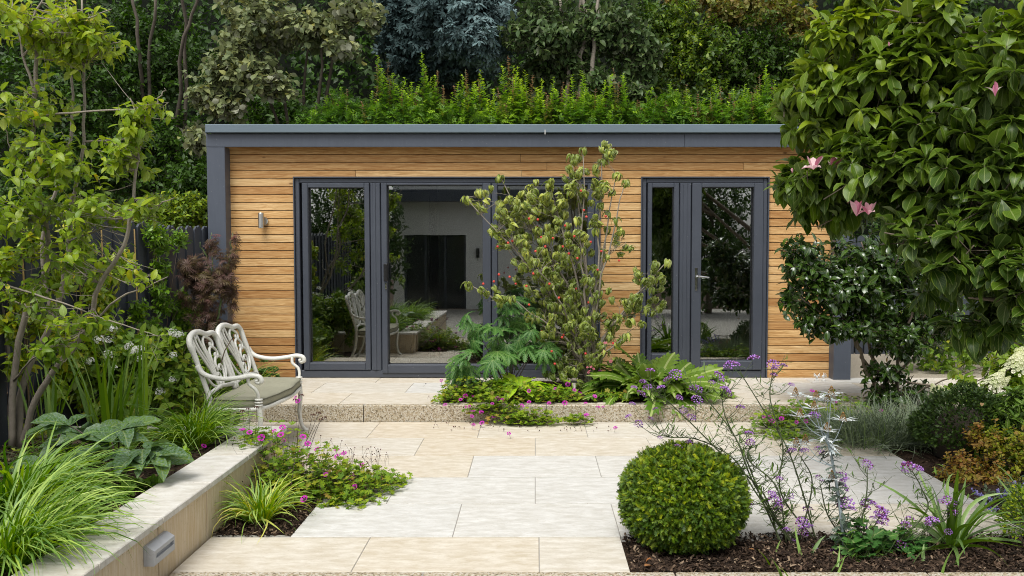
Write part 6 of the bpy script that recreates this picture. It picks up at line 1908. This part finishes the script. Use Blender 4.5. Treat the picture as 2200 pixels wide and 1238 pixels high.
# silver sea holly
eb = on(1815, 1185, 0)
er = thing('sea_holly', 'silvery spiny sea holly with brown cones standing among the verbena', 'flower', (eb.x, eb.y, 0))
Ye = eb.y
mc = curve([eb, at(1803, 1080, Ye), at(1788, 990, Ye), at(1775, 935, Ye)], 6)
mb = MB(); mb.tube(mc, lerp_list(.009, .006, len(mc)), 7); mb.build('stem', M['stem_silver'], er, smooth=True)
cones = [(1709, 852, 1), (1753, 858, 1.), (1786, 849, 1.), (1778, 864, 1.), (1749, 881, 1.1), (1719, 897, 1.1), (1811, 905, 1.15), (1777, 927, 1.25), (1711, 959, 1.1), (1730, 952, .8), (1787, 1030, .9)]
ls, P, D, HP = [], [], [], []
for x, y, s in cones:
    st_ = mc[-1 - random.randrange(0, 5)] if y < 930 else mc[-8]
    e = at(x, y, Ye + random.uniform(-.04, .05))
    ls.append(curve([st_, st_.lerp(e, .55) + Vector((0, 0, -.02)), e], 4))
    HP.append(e)
    ax = (e - st_).normalized() if (e - st_).length > .02 else Vector((0, 0, 1))
    for k in range(13):
        a = k * 2 * PI / 13 + random.uniform(-.15, .15)
        P.append(e); D.append((math.cos(a), math.sin(a) * .9, .32 + random.uniform(-.15, .2)))
for q in mc[8:]:
    pass
for k in range(26):
    q = mc[-1 - k % 5]
    P.append(q); a = random.uniform(-PI, PI); D.append((math.cos(a), math.sin(a), random.uniform(-.5, .5)))
wires(er, 'side_stems', ls, .0028, M['stem_silver'], 5)
foliage(er, 'bracts', [T_pinn(3, .22, .035, 35, .3, .3, base=.1, lw=.25), T_ov(.13, 3, .2, .3)], [tuple(p) for p in P], D, [(0, 0, 1.)] * len(P), RNG.uniform(.055, .09, len(P)), L['silver'], RNG.uniform(0, 1, len(P)), singles=200, single='bract', minpx=8)
T_cone = [T_cluster(60, T_ball(.5, 4, 3), .16, 1, .05, 5, 1., 1, cone=1.3)]
HP = np.array(HP)
foliage(er, 'cones', T_cone, HP, np.tile([1., 0, 0], (len(HP), 1)), np.tile([0, 0, 1.], (len(HP), 1)), .036, L['cone'], 0., singles=20, single='cone', minpx=2)
P = np.array([np.array(mc[random.randrange(1, len(mc) - 3)]) for _ in range(70)])
foliage(er, 'leaves', [T_pinn(3, .3, .03, 40, .3, .6, lw=.3)], P, RNG.normal(size=P.shape) * [1, 1, .4], np.tile([0, -.2, 1.], (len(P), 1)), RNG.uniform(.05, .10, len(P)), L['eryngium'], RNG.uniform(0, 1, len(P)), singles=80)
# low lobed leaves by its foot
root = thing('cranesbill_plant', 'dark green lobed leaves at the foot of the sea holly', 'plant', (on(1865, 1180, 0).x, on(1865, 1180, 0).y, 0))
q = on(1870, 1185, 0)
blob_cover(root, [(q.x, q.y, .02, .20, .14, .13, 1), (q.x + .2, q.y, .02, .1, .1, .08, .6)], 85, [T_palm(5, .4, 3, 300, .12), T_palm(5, .45, 2, 300, .2)], .085, L['palmatum'], tone=(0, .7), seed=86, singles=90, stem=M['stem_green'])
# agapanthus
T_str = None
for lab, px, py, n, ln, sd0 in (('strap leaved plant with glossy arching leaves in the front bed', 2045, 1172, 46, .46, 21), ('second strap leaved plant cut off by the right edge', 2225, 1150, 26, .40, 22)):
    q = on(px, py, 0)
    root = thing('agapanthus_plant', lab, 'plant', (q.x, q.y, 0))
    blades(root, 'leaves', (q.x, q.y, .0), n, ln, .030, L['agapanthus'], .045, (12, 88), (.5, 1.5), tone=(0, 1), seed=sd0, seg=8, singles=n)
for lab, px, py, n, ln, sd0 in (('tips of a strap leaved plant rising at the bottom edge right of the yew ball', 1745, 1290, 14, .30, 23), ('leaf tips showing at the bottom edge below the strap leaved plant', 2010, 1300, 10, .32, 24)):
    q = on(px, py, -.15)
    root = thing('agapanthus_plant', lab, 'plant', (q.x, q.y, -.16))
    blades(root, 'leaves', (q.x, q.y, -.16), n, ln, .028, L['iris'], .22, (60, 88), (.3, 1.0), tone=(0, .6), seed=sd0, seg=8, singles=n)
# ================================================================== RIGHT BORDER
def mound(name, label, cat, c, rad, n, temps, size, mat, tone=(0, 1), seed=0, core=.8, up=.2, rand=.5, zmin=-.1):
    root = thing(name, label, cat, (c[0], c[1], 0))
    rg = np.random.default_rng(seed)
    d = norm(rg.normal(size=(n, 3))); d = d[d[:, 2] > zmin]; m = len(d)
    P = np.array(c) + d * np.array(rad) * rg.uniform(core, 1.02, m)[:, None] * (1 + .05 * np.sin(d[:, 0] * 8 + d[:, 2] * 6 + seed))[:, None]
    D = norm(d + rg.normal(0, rand, (m, 3)) + [0, 0, up]); N = norm(d * .5 + [0, 0, .6] + rg.normal(0, .4, (m, 3)))
    foliage(root, 'foliage', temps, P, D, N, size * rg.uniform(.6, 1.25, m), mat, tone[0] + (tone[1] - tone[0]) * rg.beta(1.6, 2, m))
    return root
q = at(2065, 940, 6.3)
mound('clipped_shrub', 'dark green clipped mound behind the coppery shrub', 'shrub', (q.x + .02, 6.3, .16), (.36, .33, .36), 9000, T_small + T_yew[:1], .036, L['dark_yew'], seed=1)
mb = MB(); mb.lathe((q.x + .02, 6.3, 0), [(.001, 0), (.2, .01), (.22, .2), (.15, .33), (.001, .38)], 16); mb.build('branches', M['bark_dark'], bpy.data.objects['clipped_shrub'], smooth=True)
q = at(2200, 1215, 4.4)
mound('clipped_shrub', 'bright green clipped box corner at the lower right edge', 'shrub', (q.x + .12, 4.4, .1), (.22, .22, .24), 3600, T_small, .026, L['yew'], tone=(.3, 1), seed=2)
q = at(1900, 930, 6.9)
lv = thing('lavender_mound', 'wispy grey green mound of narrow leaves at the terrace corner', 'shrub', (q.x, 6.9, 0))
for k, (px, py, Y, rx, rz, n) in enumerate(((1880, 960, 6.85, .36, .30, 900), (1960, 960, 6.6, .30, .30, 800), (1830, 950, 7.1, .26, .22, 500), (2010, 930, 6.9, .25, .34, 500))):
    c = on(px, py, 0)
    blades(lv, 'blades', (c.x, c.y + .1, .02), n, rz * 1.25, .006, L['lavender'], rx * .9, (5, 80), (-.3, 1.4), tone=(0, 1), seed=30 + k, seg=4)
    crown(lv, [(c.x, c.y + .1, .05, rx, rx * .8, rz * .8, 1)], 160, 9, T_blade, .05, L['lavender'], tone=(0, .9), twig=.10, seed=90 + k, stem_mat=M['stem_green'], shell=.4, up=.5, part='sprigs')
# cranesbill at the right end of the step
gr_ = thing('cranesbill', 'cranesbill with magenta flowers at the right end of the terrace step', 'flower', (on(1740, 930, 0).x, 7.2, 0))
gb = [(on(1690, 935, 0).x, 7.35, .02, .22, .18, .17, 1), (on(1760, 940, 0).x, 7.25, .02, .28, .22, .26, 1.2), (on(1830, 930, 0).x, 7.3, .02, .25, .2, .26, 1), (on(1720, 960, 0).x, 6.95, .0, .22, .14, .06, .7), (on(1650, 950, 0).x, 7.1, .0, .18, .12, .06, .4), (on(1790, 860, .15).x, 7.75, .12, .3, .12, .14, .5)]
blob_cover(gr_, gb, 1300, T_gera, .044, L['geranium'], tone=(0, .8), seed=91, singles=200, stem=M['stem_dark'], low=.008, minpx=7)
fp = [(1640, 896), (1653, 894), (1655, 904), (1679, 901), (1711, 908), (1698, 930), (1681, 942), (1685, 929), (1673, 938), (1745, 840), (1795, 864), (1825, 905), (1893, 883), (1660, 905), (1731, 905), (1642, 945), (1830, 928)]
fp = fp + [(2150, 1020), (2158, 985), (2156, 1000)]
flowers(gr_, fp[:-3], lambda x, y: at(x, y, 7.0 if y > 880 else 7.4), T_flow, .042, L['ger_f'], stalk=M['stem_green'], minpx=2)
# coppery spirea
q = on(2110, 1060, 0)
sp = thing('coppery_shrub', 'low shrub with orange and copper tinted young leaves right of the paving', 'shrub', (q.x, q.y, 0))
crown(sp, [pb(2100, 1010, 5.75, 70, 50, .3, 1), pb(2050, 1030, 5.7, 45, 40, .2, 1), pb(2130, 945, 5.9, 50, 45, .25, .9), pb(2160, 1030, 5.7, 50, 45, .25, .8), pb(2095, 930, 5.95, 22, 24, .1, .7), pb(2060, 985, 5.8, 22, 28, .1, .7), pb(2195, 960, 5.8, 35, 60, .3, .8)], 620, 9, T_round, .027, L['spirea'], tone=(0, 1), twig=.09, shell=.25, seed=93, stem_mat=M['stem_dark'], up=.9, clump=.1,
      tonef=lambda b, tn, rg: np.clip(tn * .7 + .35 - .45 * (b[:, 0] > at(2130, 1000, 5.8).x) * rg.uniform(.3, 1, len(tn)), 0, 1))
q = at(2160, 900, 6.1)
eu = thing('spurge_plant', 'dark green whorled rosettes above the coppery shrub at the right edge', 'plant', (q.x, 6.1, 0))
crown(eu, [pb(2150, 905, 6.1, 45, 35, .25, 1), pb(2190, 880, 6.2, 40, 50, .3, 1), pb(2190, 1000, 5.9, 30, 80, .3, .8), pb(2110, 985, 5.95, 25, 25, .15, .7)], 90, 14, T_lance, .085, L['acanthus'], tone=(0, .9), twig=.10, gather=.6, shell=.2, seed=94, stem_mat=M['stem_green'], singles=150, up=.8)
# catmint
q = on(2150, 1120, 0)
nm = thing('catmint_plant', 'catmint with blue violet flower spikes spilling over the paving edge', 'flower', (q.x, q.y, 0))
crown(nm, [pb(2150, 1085, 5.15, 60, 38, .25, 1), pb(2185, 1060, 5.2, 30, 40, .2, .8), pb(2120, 1110, 5.0, 35, 18, .15, .6)], 190, 7, T_mid, .026, L['nepeta'], tone=(0, 1), twig=.10, shell=.2, seed=95, stem_mat=M['stem_green'], up=.4)
sp0 = [((2140, 1090), (2090, 1052)), ((2150, 1080), (2095, 1060)), ((2160, 1090), (2122, 1100)), ((2170, 1070), (2182, 1035)), ((2180, 1070), (2190, 1050)), ((2150, 1100), (2098, 1130)), ((2160, 1085), (2140, 1050)), ((2170, 1100), (2150, 1130)), ((2130, 1110), (2085, 1104)), ((2190, 1080), (2200, 1040)), ((2160, 1075), (2165, 1052)), ((2140, 1100), (2110, 1080))]
P, Ln_ = [], []
for (a, b), (c, d) in sp0:
    s0, s1 = at(a, b, 5.1), at(c, d, 5.0)
    Ln_.append([s0, s1])
    for k in range(24):
        t_ = .35 + .65 * k / 24
        P.append(np.array(s0.lerp(s1, t_)) + RNG.normal(0, .006, 3))
wires(nm, 'flower_spikes', Ln_, .002, M['stem_green'], 4)
P = np.array(P)
foliage(nm, 'florets', [T_ball(.5, 4, 3)], P, RNG.normal(size=P.shape), RNG.normal(size=P.shape), RNG.uniform(.009, .016, len(P)), L['nepeta_f'], RNG.uniform(0, 1, len(P)))
# hydrangea
q = on(2130, 880, 0)
hd = thing('hydrangea_shrub', 'hydrangea with cream cone flower heads at the right edge by the terrace', 'shrub', (q.x, 7.1, 0))
limbs(hd, [[(q.x + .2, 7.1, 0), at(2100, 850, 7.0), at(2023, 845, 6.9)], [(q.x + .2, 7.1, 0), at(2130, 840, 7.0), at(2127, 820, 6.8)], [(q.x + .3, 7.1, 0), at(2170, 830, 7.), at(2178, 780, 6.8)], [at(1950, 850, 7.6), at(2050, 810, 7.4), at(2170, 770, 7.2)], [at(1940, 820, 7.6), at(2050, 830, 7.4), at(2150, 800, 7.2)]], .008, .004, M['bark'], name='stem')
crown(hd, [pb(2140, 870, 7.0, 60, 30, .3, 1), pb(2080, 840, 7.1, 55, 35, .3, .7), pb(2170, 800, 7.1, 50, 60, .3, 1), pb(2185, 740, 7.2, 35, 40, .2, .7), pb(2050, 800, 7.2, 40, 30, .2, .4), pb(2200, 860, 6.9, 30, 60, .3, 1)], 170, 7, T_mid, .085, L['viburnum'], tone=(.1, 1), twig=.16, shell=.2, singles=200, seed=96, stem_mat=M['stem_green'])
T_hh = [T_cluster(70, T_petals(4, .95, .2), .22, 1, .12, s, 1., 1, cone=1.15) for s in (1, 2)]
for x, y, s, tilt in ((2178, 785, .17, .2), (2127, 822, .15, .6), (2190, 775, .12, -.3), (2035, 846, .11, -.8), (2012, 842, .09, -.5), (2058, 838, .08, 1.2), (2150, 820, .08, 1.)):
    P = np.array([at(x, y, 6.75)]); P[0, 2] -= s * .3
    foliage(hd, 'flower_heads', T_hh, P, np.array([[1., 0, -tilt]]), np.array([[tilt, -.2, 1.]]), s, L['cream_f'], .0, singles=1, single='flower_head', minpx=1)
# camellia
cb = on(1880, 868, .05)
cm = thing('camellia_shrub', 'glossy dark leaved camellia on several slim trunks before the right post', 'shrub', (cb.x, 7.75, .02))
cst = [[Vector((cb.x - .02, 7.75, 0)), at(1868, 800, 7.7), at(1843, 745, 7.65), at(1800, 650, 7.7), at(1760, 560, 7.7)], [Vector((cb.x + .02, 7.8, 0)), at(1890, 800, 7.8), at(1862, 735, 7.8), at(1880, 640, 7.8), at(1850, 520, 7.8)],
       [Vector((cb.x + .05, 7.75, 0)), at(1925, 820, 7.7), at(1935, 760, 7.7), at(1960, 660, 7.7), at(2000, 560, 7.8)], [Vector((cb.x, 7.7, 0)), at(1880, 830, 7.6), at(1850, 760, 7.6), at(1830, 720, 7.5), at(1720, 640, 7.5)], [at(1880, 850, 7.75), at(1930, 800, 7.9), at(2000, 720, 7.9)]]
limbs(cm, cst, .022, .006, M['bark'], name='trunk', n=7)
crown(cm, [pb(1790, 620, 7.7, 95, 95, .5, 1.1), pb(1730, 560, 7.6, 60, 60, .3, .9), pb(1860, 600, 7.8, 100, 120, .5, 1.2), pb(1950, 600, 7.9, 100, 120, .5, 1), pb(1830, 700, 7.5, 110, 38, .35, 1), pb(1740, 690, 7.5, 45, 30, .2, .7), pb(1700, 520, 7.6, 30, 25, .15, .5), pb(1940, 720, 7.7, 80, 60, .4, .8), pb(2020, 680, 8.0, 70, 80, .4, .7), pb(1700, 640, 7.5, 20, 50, .15, .6)],
      820, 9, T_mid, .088, L['camellia'], tone=(0, .8), twig=.17, shell=.3, singles=300, seed=97, stem_mat=M['bark'], droop=.15, clump=.12, minpx=8,
      tonef=lambda b, tn, rg: np.clip(tn * .9 + (rg.uniform(0, 1, len(tn)) < .02) * .4, 0, 1))
crown(cm, [pb(1900, 850, 7.6, 50, 35, .2, 1), pb(1960, 840, 7.7, 40, 40, .2, .8), pb(1900, 800, 7.6, 60, 30, .2, .6)], 90, 7, T_mid, .085, L['camellia'], tone=(0, .6), twig=.15, shell=.2, seed=98, stem_mat=M['bark'], part='low_foliage')
root = thing('mixed_shrub', 'fresh green low shrub in shade beyond the terrace at the right', 'shrub', (5.0, 9.6, .1))
crown(root, [(4.6, 9.8, .5, .7, .4, .5, 1), (6.0, 9.6, .6, .8, .5, .6, 1), (5.5, 10.4, .9, 1.2, .4, .9, 1)], 500, 8, T_mid, .09, L['viburnum'], tone=(0, 1), twig=.2, seed=99, stem_mat=M['stem_green'])
# white coral-like ornaments at the foot of the wall
for x, lab in ((1755, 'left one of two tiny white branched ornaments at the foot of the cedar wall'), (1769, 'right one of two tiny white branched ornaments beside the corner post')):
    q = at(x, 812, 9.0)
    root = thing('garden_ornament', lab, 'ornament', (q.x, 9.0, .15))
    mb = MB(); mb.lathe((q.x, 9.0, .15), [(.001, 0), (.025, 0), (.02, .012), (.001, .015)], 8)
    for k in range(9):
        a = random.uniform(-PI, PI)
        mb.tube(curve([(q.x, 9.0, .16), (q.x + .014 * math.cos(a), 9. + .014 * math.sin(a), .20), (q.x + .035 * math.cos(a), 9. + .03 * math.sin(a), .17 + random.uniform(.01, .07))], 3), [.007, .006, .006, .005, .005, .004, .004], 5)
    mb.build('branches', M['fabric_white'], root, smooth=True)

# ================================================================== MAGNOLIA
mg = thing('magnolia_tree', 'large leaved magnolia with a few pink flowers filling the upper right', 'tree', (3.9, 5.2, 0))
mt = Vector((3.9, 5.2, 0))
mbr = [[mt, (3.8, 5.2, 1.0), at(2130, 350, 5.2), at(1950, 180, 5.3), at(1800, 120, 5.5)], [(3.8, 5.2, 1.0), at(2150, 450, 5.0), at(1950, 380, 5.1), at(1750, 390, 5.5)], [(3.85, 5.2, .9), at(2200, 500, 4.6), at(2080, 540, 4.4), at(1900, 500, 4.6)],
       [(3.85, 5.2, 1.4), at(2200, 200, 4.8), at(2050, 60, 4.9), at(1900, 20, 5.1)], [(3.9, 5.2, .6), at(2250, 700, 4.5), at(2160, 650, 4.3), at(2080, 640, 4.3)], [at(2130, 350, 5.2), at(1950, 260, 5.2), at(1750, 230, 5.5)]]
limbs(mg, mbr, .04, .003, M['bark'], name='trunk', n=7, seg=5)
ml = [pb(1800, 120, 5.5, 110, 90, .4, .9), pb(1760, 230, 5.45, 85, 90, .35, .9), pb(1740, 390, 5.4, 70, 70, .3, .95), pb(1890, 230, 5.2, 120, 130, .45, 1), pb(1850, 370, 5.1, 110, 80, .4, 1), pb(2010, 100, 5.0, 130, 110, .4, 1), pb(2080, 260, 4.8, 120, 120, .45, 1), pb(1980, 400, 4.9, 110, 90, .4, 1),
      pb(2150, 120, 4.6, 90, 120, .4, .8), pb(2130, 440, 4.5, 110, 100, .4, .9), pb(2060, 540, 4.4, 110, 60, .3, .8), pb(2160, 590, 4.3, 80, 90, .35, .8), pb(2120, 690, 4.5, 80, 45, .3, .5), pb(1840, 30, 5.4, 90, 50, .3, .8), pb(1960, 500, 4.7, 70, 40, .2, .6), pb(1800, 450, 5.3, 60, 35, .2, .8), pb(2010, 640, 4.9, 60, 35, .2, .45), pb(2190, 330, 4.4, 60, 100, .3, .8)]
tonem = lambda b, tn, rg: np.clip(tn * .75 + np.clip((b[:, 2] - 1.7) * .30, -.12, .42) + .12 * (b[:, 1] > 5.2), 0, 1)  # crown lighter above, darker below: light painted into the leaf tone
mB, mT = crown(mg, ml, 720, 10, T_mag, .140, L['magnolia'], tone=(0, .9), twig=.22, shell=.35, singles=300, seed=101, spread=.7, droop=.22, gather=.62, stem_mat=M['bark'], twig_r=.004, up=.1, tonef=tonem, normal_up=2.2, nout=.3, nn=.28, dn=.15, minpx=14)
# flowers: eight petals each
T_pet = [T_ov(.42, 5, .5, -.6, .6), T_ov(.38, 5, .6, 1.0, .6), T_ov(.36, 5, .7, -.3, .6)]
for x, y, Y, op, s in ((1748, 365, 5.0, 1.3, .10), (1792, 370, 5.0, .9, .095), (1840, 465, 4.75, .9, .10), (1866, 462, 4.75, 1.1, .08), (2138, 208, 4.3, .25, .075), (1822, 438, 4.8, .3, .05), (1910, 100, 4.7, .5, .03), (1702, 372, 5.0, .3, .03)):
    q = at(x, y, Y)
    n = 8 if op > .5 else 5
    P, D = [], []
    for k in range(n):
        a = k * 2 * PI / n + random.uniform(-.3, .3)
        o_ = op * random.uniform(.5, 1.2)
        P.append(tuple(q)); D.append((math.cos(a) * o_, math.sin(a) * o_, 1))
    fr0 = bpy.data.objects.new('flower', None); COL.objects.link(fr0); fr0.parent = mg; fr0.location = q - mg.location
    foliage(fr0, 'petals', T_pet, P, D, -np.array([[d[0], d[1], -.2] for d in D]), s * RNG.uniform(.8, 1.1, n), L['magnolia_f'], RNG.uniform(.0, 1, n), singles=10, single='petal', minpx=2)
# fallen leaves
spots = [(1930, 1170, 0, 'pale cream curled leaf on the mulch left of the strap leaved plant'), (1945, 1195, 0, 'rust brown leaf lying beside the cream one on the mulch'), (2025, 1002, .02, 'broad pale leaf under the lavender mound at the paving corner'),
         (1845, 988, 0, 'dark curled leaf alone on the pale slabs below the lavender'), (2120, 1163, 0, 'brown leaf behind the strap leaved plant at the paving edge'), (1620, 1185, 0, 'orange brown leaf on the mulch right of the yew ball'),
         (2110, 870, .47, 'tan leaf caught on top of the dark clipped mound'), (1400, 1205, 0, 'rusty leaf on the mulch at the lower left of the yew ball'), (1385, 1222, 0, 'small orange leaf at the front left corner of the mulch'), (315, 1050, .28, 'yellow brown leaf in the planter under the small bright leaves')]
for i, (x, y, z, lab) in enumerate(spots):
    p = on(x, y, z + .012)
    np_ = T_hel[i % 3]
    s = random.uniform(.035, .06)
    a = random.uniform(-PI, PI)
    V = np_[0] * s
    V = np.stack([V[:, 0] * math.cos(a) - V[:, 1] * math.sin(a), V[:, 0] * math.sin(a) + V[:, 1] * math.cos(a), V[:, 2] + s * .25], 1) + np.array(p)
    o = np_obj('fallen_leaf', V, np_[1], np_[2], np_[3], L['dead'], None, color=(1, .2, 1, .0, .3, .4, .6, .3, .4, .7)[i])
    tag(o, lab, 'fallen leaf', 'dry leaves scattered on the ground')
